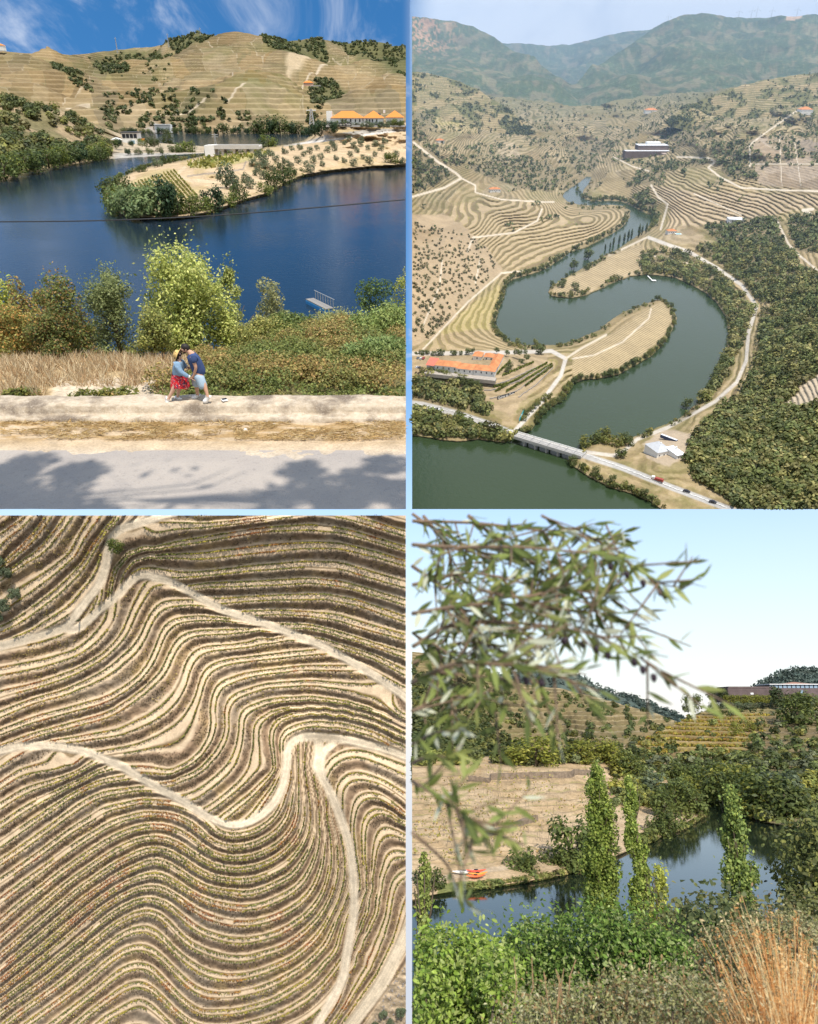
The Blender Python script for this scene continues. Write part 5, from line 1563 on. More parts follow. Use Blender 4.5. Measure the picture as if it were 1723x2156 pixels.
    for p_, w_ in ((q3((-10, 835), (150, 790), (220, 750), (200, 730), (120, 680), (20, 600)), 5), (q3((220, 750), (280, 780), (280, 810)), 3.5), (q3((1020, 780), (1050, 830), (1090, 860), (1070, 930), (1060, 965)), 4.5), (q3((1130, 660), (1260, 665), (1290, 680), (1260, 705), (1310, 745), (1400, 790), (1560, 800), (1740, 805)), 4), (q3((1545, 920), (1600, 1030), (1650, 1080)) + q4((1723, 90),), 4.5),
                   (q3((560, 880), (540, 930), (440, 980), (270, 1000), (245, 1060)), 4), (q3((280, 810), (390, 840), (560, 850), (610, 850)), 3), (q4((60, 320), (130, 150), (140, 40)), 3), (q4((280, 140), (300, 40)), 3), (q3((1200, 815), (1400, 905)), 2.5), (q3((860, 660), (940, 700), (1010, 720)), 2.5), (q3((1435, 700), (1435, 610), (1500, 560), (1700, 420)), 3), (q3((310, 520), (230, 480), (130, 440)), 2.5), (q3((1700, 880), (1660, 885), (1690, 900)), 7), (q3((1560, 560), (1570, 780)), 1.5), (q3((1620, 570), (1650, 780)), 1.5), (q3((1440, 690), (1740, 690)), 1.7), (q4((690, 460), (780, 445), (900, 390), (1010, 290), (1020, 250)), 3.5), (q4((1000, 20), (1180, 60)), 2), (q3((1000, 1000), (840, 1077)), 4)):
        rd(p_, w_)
    wood = np.maximum(wood, (fbm(X / 20, Y / 8, 3, 89) > .47) * sst(270, 215, Y) * .8) * (dw > 4) * (Y > np.interp(X, [868, 940, 1020, 1100, 1160, 1220, 1280, 1340, 1420, 1500, 1600, 1740], [190, 193, 203, 213, 221, 229, 221, 210, 203, 197, 191, 189]))
    belt = sst(13, 5, dw) * (dw > 1.0) * sst(.34, .5, fbm(X / 22, Y / 14, 3, 85))
    col = blendc(col, belt * .7, soil)
    col = blendc(col, (1 - sst(-1, 2.0, dw + wl)) * .8, (0.15, 0.13, 0.08))
    phi = z / 3.6 + nB * .5
    spit = pip(X, Y, q4((690, 440), (830, 370), (1000, 250), (1060, 225), (1100, 250), (1110, 290), (1060, 380), (950, 470), (800, 525), (690, 540)))
    phi = np.where(spit, (X * .62 + Y * 1.0) / 4.6, phi)
    spit2 = pip(X, Y, q4((600, 160), (760, 80), (870, 10), (980, -20), (990, 95), (850, 125), (760, 185), (640, 190)))
    phi = np.where(spit2, (X * .5 + Y * 1.1) / 4.4, phi)
    f_ = phi - np.floor(phi)
    stp = (np.floor(phi) + sst(.3, .65, f_) - phi) * 3.6
    zt = z + stp * .9 * vine * sst(6, 14, dw) * (~spit & ~spit2)
    P = pl.at_z(X, Y, np.minimum(zt, lim))
    gm = ground_mat('valley_land', 40, .13, .35)
    top_ = np.interp(X, [868, 940, 1020, 1100, 1160, 1220, 1280, 1340, 1420, 1500, 1600, 1740], [183, 186, 196, 206, 214, 222, 214, 203, 196, 190, 184, 182]) + (fbm(X / 30, Y * 0, 3, 92) - .5) * 14
    struct('valley', sheet_mesh('valley', P, gm, col, (dw > -9) & (Y > top_), {'Phi': phi, 'Vine': vine * sst(5, 12, dw)}), pl)
    # --------------- water
    V = np.array([pl.at_z(x, y, 0.0) for x, y in ((868, 1072), (1740, 1072), (1740, 340), (868, 340))])
    struct('river', mesh_np('river', V, np.array([[0, 1, 2, 3]]), water_mat('river_water_green', (0.024, 0.040, 0.018), 6.0, 0.34, 0.14)), pl)
    def land(px, py):
        i = np.clip(((np.asarray(py, float) - 180) / 1.72).astype(int), 0, len(ys) - 1)
        j = np.clip(((np.asarray(px, float) - 868) / 1.72).astype(int), 0, len(xs) - 1)
        return P[i, j]
    # --------------- far mountains
    mm_ = ground_mat('mountain_land', 260, .25, .5, vine=False)
    for nm, cr, cd, x0, x1, sd in (
        ('left_mountain', [(868, 34), (900, 37), (960, 45), (1000, 57), (1040, 78), (1080, 106), (1120, 134), (1160, 162), (1215, 200)],
         [(868, 250, 5600), (1000, 250, 5600), (1215, 250, 5800), (868, 36, 8600), (960, 47, 8900), (1040, 78, 8900), (1120, 134, 8300), (1210, 200, 7300), (900, 130, 6900), (980, 120, 7300), (1000, 180, 6400), (1080, 170, 7000), (1130, 205, 6400), (930, 80, 7900)], 868, 1215, 201),
        ('right_mountain', [(1180, 200), (1215, 178), (1250, 146), (1290, 118), (1330, 92), (1370, 64), (1400, 47), (1440, 33), (1500, 31), (1540, 37), (1600, 37), (1660, 35), (1700, 31), (1745, 30)],
         [(1180, 250, 5900), (1400, 250, 5600), (1745, 250, 5600), (1215, 178, 7600), (1290, 118, 8800), (1370, 64, 9600), (1440, 34, 9800), (1540, 37, 9800), (1740, 31, 9400), (1300, 180, 6700), (1380, 150, 7000), (1400, 100, 7900), (1470, 130, 7000), (1480, 80, 8300), (1520, 170, 6300), (1560, 110, 7900), (1600, 150, 6500), (1640, 90, 7900), (1700, 130, 6600), (1700, 70, 8400)], 1180, 1740, 211),
        ('far_mountain', [(1040, 92), (1100, 90), (1135, 95), (1160, 95), (1200, 93), (1240, 84), (1280, 75), (1320, 66), (1345, 64), (1400, 60), (1440, 60)],
         [(1040, 260, 9800), (1440, 260, 9800), (1040, 92, 13000), (1200, 93, 13500), (1345, 64, 13000), (1440, 60, 12500), (1200, 150, 11300), (1280, 120, 11600), (1130, 150, 11200)], 1040, 1440, 221)):
        cr = np.array(cr)
        tp2 = TPS([(a, b) for a, b, _ in cd], np.log([c for _, _, c in cd]), 300, 1e-3)
        xs2, T = np.linspace(x0, x1, int((x1 - x0) / 1.9)), np.linspace(0, 1, 150)
        c0 = np.interp(xs2, cr[:, 0], cr[:, 1]) + (fbm(xs2 / 16, xs2 * 0, 4, sd) - .5) * 5
        X2 = np.broadcast_to(xs2, (len(T), len(xs2)))
        Y2 = c0[None] + (250 - c0)[None] * T[:, None]
        P2 = pl.at_y(X2, Y2, np.exp(tp2(X2, Y2)))
        ed = sst(0, .10, T)[:, None]
        rdg = 1 - np.abs(2 * fbm(P2[..., 0] / 1500 + 5, P2[..., 1] / 2600, 4, sd + 1) - 1)
        P2[..., 2] += ((fbm(P2[..., 0] / 500, P2[..., 1] / 900, 4, sd + 2) - .5) * 170 + (rdg - .75) * 380) * ed
        nn, n4 = fbm(X2 / 17, Y2 / 8, 5, sd + 3), fbm(X2 / 4, Y2 / 2.6, 3, sd + 4)
        low = sst(90, 200, Y2)
        c2 = blendc(np.full(P2.shape, 1.) * (0.07, 0.095, 0.045), sst(.55, .68, nn + .05 * low) * .6, (0.21, 0.17, 0.10))
        c2 = blendc(c2, sst(.55, .7, n4) * .55, (0.16, 0.15, 0.08))
        c2 = blendc(c2, sst(1000, 900, X2) * sst(.46, .6, n4) * sst(120, 60, Y2) * .7, (0.40, 0.22, 0.13))
        c2 = blendc(c2, pip(X2, Y2, [(1660, 34), (1690, 32), (1680, 60), (1650, 62)]) * .8, (0.50, 0.33, 0.22))
        struct(nm, sheet_mesh(nm, P2, mm_, c2), pl)
    # --------------- spurs between the plain and the mountains
    SB = []
    for nm, cr, bs_, Yb, Yc, sd in (
        ('left_spur', [(868, 150), (910, 156), (960, 168), (1010, 190), (1060, 222), (1100, 252), (1130, 280)], [(868, 300), (960, 296), (1060, 290), (1130, 281)], 3300, 4050, 231),
        ('right_spur', [(1395, 262), (1430, 238), (1480, 208), (1540, 186), (1600, 170), (1660, 160), (1740, 152)], [(1395, 263), (1480, 282), (1600, 288), (1740, 292)], 3000, 4000, 241)):
        cr, bs_ = np.array(cr), np.array(bs_)
        xs2, T = np.linspace(cr[0, 0], cr[-1, 0], int((cr[-1, 0] - cr[0, 0]) / 1.7)), np.linspace(0, 1, 90)
        c0 = np.interp(xs2, cr[:, 0], cr[:, 1]) + (fbm(xs2 / 14, xs2 * 0, 4, sd) - .5) * 5
        b0 = np.maximum(np.interp(xs2, bs_[:, 0], bs_[:, 1]), c0 + .5)
        X2 = np.broadcast_to(xs2, (len(T), len(xs2)))
        Y2 = c0[None] + (b0 - c0)[None] * T[:, None]
        hgt = np.clip((b0 - c0) / np.max(b0 - c0), 0, 1)[None]
        D2 = Yb + (Yc - Yb) * (1 - T[:, None]) ** 1.2 * hgt + (1 - hgt) * 250
        P2 = pl.at_y(X2, Y2, D2)
        ed = sst(0, .12, T)[:, None] * sst(1, .85, T)[:, None] * sst(0, .3, hgt)
        rdg = 1 - np.abs(2 * fbm(P2[..., 0] / 330 + 5, P2[..., 1] / 900, 3, sd + 1) - 1)
        P2[..., 2] += ((fbm(P2[..., 0] / 140, P2[..., 1] / 200, 4, sd + 2) - .5) * 34 + (rdg - .7) * 70) * ed
        nn, n4 = fbm(X2 / 30, Y2 / 15, 4, sd + 3), fbm(X2 / 8, Y2 / 5, 3, sd + 4)
        c2 = blendc(np.full(P2.shape, 1.) * (0.25, 0.195, 0.10), sst(.40, .58, nn), (0.16, 0.145, 0.065))
        wd = sst(.47, .56, fbm(X2 / 24 + 3, Y2 / 11, 4, sd + 5))
        c2 = blendc(c2, wd * .8, (0.12, 0.12, 0.05))
        vn = (1 - wd) * (.5 + .5 * sst(.4, .5, n4))
        ph = P2[..., 2] / 5.5 + n4 * .5
        P2[..., 2] += (np.floor(ph) + sst(.3, .7, ph - np.floor(ph)) - ph) * 5 * vn * ed
        struct(nm, sheet_mesh(nm, P2, gm, c2, None, {'Phi': ph, 'Vine': vn * .85}), pl)
        w_ = (wd + .05) * sst(0, .04, T)[:, None] * sst(0, .15, hgt)
        kq = rng.choice(w_.size, 1100, p=(w_ / w_.sum()).ravel())
        SB.append(P2.reshape(-1, 3)[kq])
    SB = np.concatenate(SB)
    scatter('spur_woods', pl, SB, 5 + 10 * rng.random(len(SB)) ** 1.5, 11, .5, [(0.115, .13, .047), (.095, .115, .042), (.145, .155, .06)], 'woods on the terraced spurs below the mountains', 'wood')
    # --------------- the air of the valley
    hz = bpy.data.materials.new('valley_air')
    hz.use_nodes = True
    hz.node_tree.nodes.clear()
    ho = hz.node_tree.nodes.new('ShaderNodeOutputMaterial')
    hv = hz.node_tree.nodes.new('ShaderNodeVolumePrincipled')
    hv.inputs['Color'].default_value = (0.52, 0.73, 1.0, 1)
    hv.inputs['Density'].default_value = 5.2e-5
    hv.inputs['Anisotropy'].default_value = 0.0
    hz.node_tree.links.new(hv.outputs[0], ho.inputs['Volume'])
    h_ = link('haze', MB().box((5400, 7650, 430), (10780, 13800, 960)).mesh('haze', hz), pl.M)
    tag(h_, 'thin bluish summer haze filling the valley and fading the mountains', 'haze', kind='stuff')
    # --------------- woods
    k = wood * (fbm(X / 9, Y / 6, 3, 99) > .30) * (Y > 190)
    wt = k * (Y / 500) ** .2
    pick = rng.choice(wt.size, 14000, p=(wt / wt.sum()).ravel())
    B = P.reshape(-1, 3)[pick] + rng.normal(size=(len(pick), 3)) * (1.5, 2.5, 0)
    py_ = Y.ravel()[pick]
    nr = py_ > 520
    S = (4.5 + 11 * rng.random(len(B)) ** 1.7) * np.where(nr, 1, 1.1)
    WC = [(0.15, .165, .055), (.12, .14, .045), (.19, .195, .07), (.23, .215, .075), (.10, .12, .045), (.26, .23, .09)]
    scatter('woodland', pl, B[nr], S[nr], 38, .30, WC, 'dense evergreen oak wood on the near slopes right of the river', 'wood')
    bg_ = rng.choice(np.flatnonzero(nr), 260)
    scatter('tall_oaks', pl, B[bg_], rng.uniform(15, 23, 260), 90, .2, [(0.20, .21, .07), (.15, .175, .055), (.27, .25, .085), (.12, .145, .05)], 'larger oak crowns rising out of the near wood', 'wood')
    scatter('far_woodland', pl, B[~nr], S[~nr], 12, .5, [(0.12, .135, .048), (.10, .12, .043), (.15, .16, .06)], 'dark woods on the far slopes of the valley', 'wood')
    # dotted olive groves on the bare slopes at left
    n = 900
    px, py = rng.uniform(870, 1060, n), rng.uniform(455, 735, n)
    k = pip(px, py, q4((-20, -120), (260, -60), (330, 0), (380, 90), (240, 215), (100, 370), (-20, 415)))
    B = land(px[k], py[k])
    scatter('olive_grove', pl, B, rng.uniform(3.5, 7, len(B)), 26, .42, [(0.15, .15, .07), (.12, .125, .055), (.19, .17, .08)], 'small olive bushes dotted over the bare slope at the left', 'olives')
    # belts of bushes on every shore
    q = np.argwhere((belt > .4) & (Y > 380))
    q = q[rng.integers(0, len(q), 900)]
    B = P[q[:, 0], q[:, 1]]
    scatter('shore_scrub', pl, B, rng.uniform(4, 8.5, len(B)) * (1 + .3 * (Y[q[:, 0], q[:, 1]] < 600)), 34, .32, [(0.12, .14, .04), (.17, .18, .055), (.09, .11, .035), (.22, .19, .05)], 'bushes and low scrub along the river shores', 'scrub')
    return land, water

def build_valley_things(land, water):
    pl = TR
    gr = kind([(0.11, .135, .04), (.14, .16, .05), (.085, .11, .033)], 1.15, 0.02, 260, .13, 9, 3, True, 61)
    li = kind([(0.19, .20, .05), (.24, .23, .06), (.15, .17, .045)], 1.2, 0.02, 260, .13, 9, 2, True, 63)
    po = Kind([crown_mesh('crown', [((0, 0, .1 + .085 * i), (.115 * math.sin(.5 + i * .26), .115 * math.sin(.5 + i * .26), .1)) for i in range(10)], 380, .075, [(0.10, .13, .035), (.13, .155, .04), (.08, .10, .03)]) for _ in range(2)], trunk_mesh('trunk', 1, .02, 2, .05))
    # shoreline trees, one by one
    sets = [(q4((540, 735), (560, 690), (600, 655), (640, 640), (670, 590), (700, 560), (740, 545), (800, 540), (880, 525), (950, 485), (1020, 445), (1070, 395), (1110, 335), (1120, 290), (1105, 245), (1060, 215)), 13, 9, 'tree on the shore of the vine covered spit', 'shore trees of the vine covered spit'),
            (q4((600, 150), (660, 120), (595, 190), (640, 200), (690, 200), (740, 190), (850, 140), (930, 112)), 22, 9, 'tree on the shore of the upper spit', 'shore trees of the upper spit'),
            (q4((405, 150), (395, 200), (370, 260), (355, 310), (370, 350), (420, 390)), 9, 8, 'tree on the left shore above the estate road', 'trees on the left shore'),
            (q4((700, 10), (640, 35), (580, 75), (520, 100), (440, 122)), 9, 8, 'tree at the foot of the big terraced hill by the water', 'trees at the foot of the terraced hill'),
            (q3((700, 1050), (800, 1005), (870, 970), (910, 940), (925, 900)), 9, 9, 'small tree on the bank below the terraced hill', 'small bank trees below the terraced hill'),
            (q3((705, 790), (730, 830), (780, 850), (850, 840), (930, 850), (980, 880), (1030, 900), (1040, 940), (1010, 970)), 7, 12, 'leafy tree lining the upper river bend', 'trees lining the upper river'),
            (q4((1290, 560), (1310, 500), (1345, 440), (1270, 600), (1240, 640)), 10, 12, 'yellowish tree between the river and the track', 'trees between river and track'),
            (q4((30, 730), (80, 750), (130, 745), (170, 760), (210, 750), (250, 770), (290, 770), (220, 720), (60, 690), (20, 680)), 17, 14, 'big leafy tree on the bank of the lower river', 'big trees along the lower river'),
            (q4((690, 905), (730, 930), (790, 955), (850, 985), (905, 1005), (990, 1045), (1040, 1075)), 16, 9, 'bush on the bank below the road past the bridge', 'bushes below the road past the bridge'),
            (q4((740, 830), (780, 815), (830, 820), (880, 830), (810, 800), (900, 815)), 14, 14, 'yellow green tree clustered at the right end of the bridge', 'trees at the right end of the bridge'),
            (q4((480, 720), (500, 700), (530, 670), (560, 640), (590, 630)), 12, 9, 'tree beside the estate road above the water', 'trees beside the estate road'),
            (q4((200, 545), (150, 535), (100, 530), (260, 570), (60, 525), (300, 590)), 12, 10, 'leafy tree in the green belt below the estate', 'green belt below the estate')]
    for pts, step, h, lab, grp in sets:
        line = resample(pts, step) if step < 14 else np.array(pts)
        for j, (x, y) in enumerate(line):
            x += random.uniform(-2, 2)
            y += random.uniform(-1.5, 1.5)
            if not (874 < x < 1715):
                continue
            p = land(x, y)
            if p[2] < .3:
                p = pl.at_z(x, y, .6)
            (gr if random.random() < .65 else li).put('tree', pl, p, h * random.uniform(.7, 1.2), lab, 'tree', grp, random.uniform(.9, 1.15))
    for j, (x, y, h) in enumerate(((826, 1060, 20), (848, 1052, 20), (862, 1040, 26), (886, 1032, 28), (905, 1024, 28), (922, 1016, 30), (938, 1010, 28), (968, 1000, 36), (980, 992, 26), (1000, 985, 30))):
        x, y = q3((x, y))[0]
        po.put('poplar', pl, land(x, y), h, 'slim dark poplar in the row along the upper river bank', 'tree', 'poplar row along the upper river bank', 1.0)
    single = [(q4((893, 882))[0], 13, 'single round tree on the traffic island past the bridge'), (q4((925, 830))[0], 11, 'small tree inside the road curve by the white house'), (q4((555, 445))[0], 15, 'dark tree at the bend of the estate road'), (q4((645, 160))[0], 14, 'lone tree on the vine rows of the upper spit'), (q4((700, 175))[0], 16, 'dark tree at the tip of the upper spit'), (q4((695, 80))[0], 20, 'large tree at the water opposite the terraced hill'), (q4((755, 40))[0], 22, 'tall poplar like tree by the upper spit'), (q4((532, 398))[0], 9, 'bright yellow tree on the narrow neck by the water'), (q4((456, 395))[0], 8, 'small yellow green tree on the neck shore'), (q4((1045, 215))[0], 11, 'dark round tree on the tip of the vine spit'), (q4((1170, 665))[0], 13, 'bright green tree on the right shore below the track'), (q4((1250, 640))[0], 14, 'yellow tree beside the white track on the right shore')]
    for (x, y), h, lab in single:
        (li if 'yellow' in lab else gr).put('tree', pl, land(x, y) if land(x, y)[2] > .3 else pl.at_z(x, y, 1.), h, lab, 'tree')
    # --------------- materials
    wht = MATS['white_wall'] if 'white_wall' in MATS else plain('white_wall', (0.78, .77, .74), .8, .05, .5)
    roofm = plain('clay_tiles', (0.52, .21, .09), .85, .3, .12)
    redr = plain('red_roof', (0.55, .16, .11), .7, .1, .3)
    dark = plain('window_dark', (0.04, .045, .06), .3, .1, 1)
    conc = plain('bridge_concrete', (0.44, .42, .39), .85, .1, .2)
    asph = plain('road_asphalt', (0.29, .28, .27), .9, .1, .3)
    steel = plain('rail_steel', (0.5, .5, .5), .5, .1, 1)
    # --------------- bridge
    a, b = np.array(pl.at_z(*q4((448, 782))[0], 8.3)), np.array(pl.at_z(*q4((735, 868))[0], 8.3))
    d = b - a
    Lb, an = float(np.hypot(d[0], d[1])), math.atan2(d[1], d[0])
    br = thing('road_bridge', pl, a, an, 'grey concrete road bridge on piers crossing the river mouth', 'bridge')
    W = 15.0
    part('deck', MB().box((Lb / 2, 0, -.4), (Lb, W, 2.2)).mesh('deck', conc), br)
    part('carriageway', MB().box((Lb / 2, 0, .76), (Lb, W * .72, .06)).mesh('carriageway', asph), br)
    for s_ in (-1, 1):
        part('parapet', MB().box((Lb / 2, s_ * W * .48, 1.4), (Lb, .5, 1.7)).mesh('parapet', wht if s_ > 0 else conc), br)
        part('edge_line', MB().box((Lb / 2, s_ * W * .33, .81), (Lb, .35, .03)).mesh('edge_line', wht), br)
    jn = MB().box((0, 0, .82), (.5, W * .9, .03)).mesh('joint', dark)
    for i in range(1, 8):
        part('joint', jn, br).location = (Lb * i / 8, 0, 0)
    for i in range(1, 6):
        pm = MB()
        for yy in (-5, 5):
            pm.tube([(0, yy, -12), (0, yy, -1.4)], 1.2, 8)
        pm.box((0, 0, -2), (3, 14, 1.4))
        part('pier', pm.mesh('pier', conc), br).location = (Lb * i / 6, 0, 0)
    dash = MB().box((0, 0, .82), (5, .3, .03)).mesh('lane_dash', wht)
    for i in range(12):
        part('lane_dash', dash, br).location = (Lb * (i + .5) / 12, 0, 0)
    # --------------- road paint beyond the bridge: dashes as pieces of the road
    mk = [q4((760, 870), (900, 922), (1100, 1002), (1330, 1086)), q4((20, 650), (200, 688), (350, 738), (430, 768))]
    rdp = []
    for ln in mk:
        for x, y in resample(ln, 7):
            if x < 872:
                continue
            p = np.array(land(x, y)) + (0, 0, .5)
            rdp.append(p)
    ang = an
    dm = MB().box((0, 0, 0), (6, .7, .06)).mesh('lane_dash', wht)
    base = link('lane_markings', None, pl.M)
    base['kind'] = 'structure'
    for p in rdp:
        o = part('lane_dash', dm, base)
        o.location = tuple(map(float, p))
        o.rotation_euler = (0, 0, ang)
    # --------------- estate (white walls, clay roofs round a court)
    def E(x, y, z=31.0): return np.array(pl.at_z(868.2 + x * .1992, 726.9 + y * .1992, z))
    fa, fb = E(240, 262), E(870, 330)
    ex = fb - fa
    ea, eL = math.atan2(ex[1], ex[0]), float(np.hypot(ex[0], ex[1]))
    bk = E(960, 190)
    u = np.array([math.cos(ea), math.sin(ea)])
    vv = np.array([-u[1], u[0]])
    D = float((bk[:2] - fb[:2]) @ vv)
    es = thing('estate', pl, fa, ea, 'white winery estate with clay tiled roofs around a court, seen from above', 'building')
    k = eL / 100.0
    H = 7.5
    def vol(x0, x1, y0, y1, h=H, r=4.0, m_=roofm):
        part('wall', MB().box(((x0 + x1) / 2 * k, (y0 + y1) / 2, h / 2 - 1), ((x1 - x0) * k, y1 - y0, h + 2)).mesh('wall', wht), es)
        part('roof', MB().hip(x0 * k, x1 * k, y0, y1, h + .05, h + r, .8).mesh('roof', m_), es)
        n_ = int((x1 - x0) * k / 7)
        wm = MB().box((0, 0, 0), (1.6, .2, 2.6)).mesh('window', dark)
        for i in range(n_):
            w_ = part('window', wm, es)
            w_.location = (x0 * k + (x1 - x0) * k * (i + .5) / n_, y0 - .08, h * .58)
    D = max(18.0, min(D, 60))
    t_ = D * .40
    vol(0, 38, 0, t_)
    vol(36.5, 64, -2.0, t_ - 2, 7.0)
    vol(65, 100, -1, t_ - 2, 7.3)
    vol(87, 100.8, t_ - 1.5, D * 1.25, 7.2, 4.2)
    vol(70, 86.5, D * 1.02, D * 1.28, 6.8)
    vol(51, 66, D * .98, D * 1.30, 7.0)
    part('wall', MB().box((-8 * k, t_ * .6, 2.5), (14 * k, t_, 7)).mesh('wall', wht), es)
    part('roof', MB().add([(-16 * k, -1, 6.4), (0, -1, 6.4), (0, t_ * 1.2, 8.4), (-16 * k, t_ * 1.2, 8.4)], [(0, 1, 2, 3)]).mesh('roof', redr), es)
    part('court', MB().box((76 * k, D * .72, -.2), (24 * k, D * .5, 1.0)).mesh('court', plain('court_lawn', (0.16, .18, .06), .9, .4, .2)), es)
    part('terrace', MB().box((45 * k, -9, -2.5), (118 * k, 12, 5.0)).mesh('terrace', plain('terrace_stone', (0.36, .32, .28), .9, .2, .2)), es)
    for i, (x, y) in enumerate([(40, 110), (100, 105), (160, 100), (225, 105), (280, 100), (320, 100), (430, 98), (460, 100), (510, 98), (590, 95), (640, 80), (890, 75), (1000, 100), (1100, 95), (1140, 105), (1200, 90), (1040, 240), (1000, 280), (620, 415), (680, 430), (1150, 190), (1210, 150)]):
        gr.put('garden_tree', pl, E(x, y, 31.0) if y < 300 else E(x, y, 26), random.uniform(6, 9), 'round garden tree around the clay roofed estate', 'tree', 'garden trees around the estate', 1.1)
    # vine rows in the terraced garden
    for i, (p_, q_) in enumerate((((960, 330), (1290, 190)), ((880, 500), (1430, 200)), ((1000, 500), (1480, 210)), ((1200, 440), (1490, 230)), ((870, 450), (1010, 420)), ((905, 310), (1040, 180)))):
        ln = resample([(868.2 + p_[0] * .1992, 726.9 + p_[1] * .1992), (868.2 + q_[0] * .1992, 726.9 + q_[1] * .1992)], .5)
        ln = np.repeat(ln, 3, axis=0) + rng.normal(size=(len(ln) * 3, 2)) * .35
        C = land(ln[:, 0], ln[:, 1]).copy()
        C[:, 2] += .8 + rng.random(len(C)) * 2.4
        V, F = quads(C, rng.normal(size=C.shape) + (0, 0, .6), 2.4 * (.5 + rng.random(len(C))), .8)
        tag(link('vine_row', mesh_np('vine_row', V, F, LEAF, False, lcol(len(C), [(0.16, .19, .035), (.22, .23, .05)])), pl.M), ('green vine row along the estate drive', 'long vine row on the middle garden terrace', 'vine row under the long terrace wall', 'short outer vine row near the road bend', 'short hedge below the estate terrace', 'bright hedge right of the estate')[i], 'vine row', 'garden vine rows below the estate')
    gs = MATS['terrace_stone']
    for i, ln in enumerate((((700, 410), (840, 440), (1010, 390), (1380, 215)), ((760, 490), (900, 480), (1130, 390), (1340, 250)), ((820, 575), (940, 560), (1120, 490), (1470, 215)), ((1130, 560), (1300, 440), (1500, 250)))):
        pts = [np.array(land(868.2 + x * .1992, 726.9 + y * .1992)) for x, y in resample(ln, 12)]
        w_ = MB()
        n_ = len(pts)
        vs = [(*q[:2], q[2] - 1.5) for q in pts] + [(*q[:2], q[2] + 1.8) for q in pts] + [(q[0], q[1] + 1.2, q[2] + 1.8) for q in pts]
        w_.add(vs, [(j, j + 1, n_ + j + 1, n_ + j) for j in range(n_ - 1)] + [(n_ + j, n_ + j + 1, 2 * n_ + j + 1, 2 * n_ + j) for j in range(n_ - 1)])
        tag(link('terrace_wall', w_.mesh('terrace_wall', gs), pl.M), ('upper curved stone terrace wall below the estate', 'second curved stone terrace wall below the estate', 'third stone terrace wall carrying the white lettering', 'outer stone terrace wall above the road')[i], 'wall', 'terrace walls below the estate')
    # sign on the third wall
    tx = bpy.data.curves.new('lettering', 'FONT')
    tx.body = 'Quinta do Tedo'
    tx.size = 6
    tx.extrude = .15
    tob = bpy.data.objects.new('t', tx)
    COL.objects.link(tob)
    me = bpy.data.meshes.new_from_object(tob.evaluated_get(bpy.context.evaluated_depsgraph_get()))
    bpy.data.objects.remove(tob, do_unlink=True)
    me.materials.clear()
    me.materials.append(wht)
    wd = max(v_.co.x for v_ in me.vertices)
    s0, s1 = np.array(land(868.2 + 910 * .1992, 726.9 + 574 * .1992)), np.array(land(868.2 + 1085 * .1992, 726.9 + 505 * .1992))
    sl = float(np.hypot(*(s1 - s0)[:2]))
    sg = thing('wall_sign', pl, s0 + np.array([0, -1.6, .5]), math.atan2(s1[1] - s0[1], s1[0] - s0[0]), 'white lettering reading Quinta do Tedo on a dark strip of the terrace wall', 'sign')
    part('board', MB().box((sl / 2, .3, 2), (sl * 1.08, .3, 5)).mesh('board', dark), sg)
    part('lettering', me, sg).matrix_local = Matrix.Translation((0, 0, .3)) @ Matrix.Rotation(math.pi / 2, 4, 'X') @ Matrix.Diagonal((sl / wd, .8, 1, 1))
    # --------------- cars
    def car(px, py, rz, col, label, s=1.0, truck=False, z=None):
        p = np.array(land(px, py)) + (0, 0, .55) if z is None else np.array(pl.at_z(px, py, z))
        o = thing('truck' if truck else 'car', pl, p, rz, label, 'truck' if truck else 'car', None, s)
        body = plain('car_paint_' + label.split()[0], col, .35, .05, 1, 0, .5)
        bl = 8.5 if truck else 4.4
        part('body', MB().prism([(-bl / 2, -.9), (bl / 2 - .3, -.9), (bl / 2, -.6), (bl / 2, .6), (bl / 2 - .3, .9), (-bl / 2, .9)], .35, .95).mesh('body', body), o)
        if truck:
            part('cab', MB().box((-3.1, 0, 1.7), (2.0, 1.9, 1.6)).mesh('cab', wht), o)
            part('load_bed', MB().box((1.2, 0, 1.5), (5.6, 2.1, 1.2)).mesh('load_bed', plain('red_load', (0.30, .06, .05), .6, .3, 1)), o)
        else:
            c_ = MB().add([(-1.6, -.8, .95), (1.3, -.8, .95), (1.3, .8, .95), (-1.6, .8, .95), (-1.1, -.68, 1.48), (.6, -.68, 1.48), (.6, .68, 1.48), (-1.1, .68, 1.48)], [(4, 5, 6, 7), (0, 1, 5, 4), (1, 2, 6, 5), (2, 3, 7, 6), (3, 0, 4, 7)])
            part('cabin', c_.mesh('cabin', dark), o)
            part('roof', MB().box((-.25, 0, 1.5), (1.7, 1.36, .06)).mesh('roof', body), o)
        for sx in (-.31, .31):
            for sy in (-1, 1):
                wo_ = part('wheel', MB().tube([(bl * sx, sy * .78, .34), (bl * sx, sy * .98, .34)], .34, 10).mesh('wheel', dark), o)
                part('rim', MB().tube([(bl * sx, sy * .97, .34), (bl * sx, sy * 1.0, .34)], .2, 8).mesh('rim', steel), wo_)
        return o
    car(*q4((118, 678))[0], an, (0.75, .76, .78), 'white car on the shaded main road at the left', 1.7)
    car(*q4((1045, 978))[0], an, (0.35, .08, .06), 'red flatbed truck on the road past the bridge', 1.6, True)
    car(*q4((1172, 1026))[0], an, (0.03, .03, .04), 'black car in the shade on the road, first behind the truck', 1.7)
    car(*q4((1282, 1070))[0], an, (0.025, .03, .045), 'dark car near the lower edge on the road, last of the cars', 1.7)
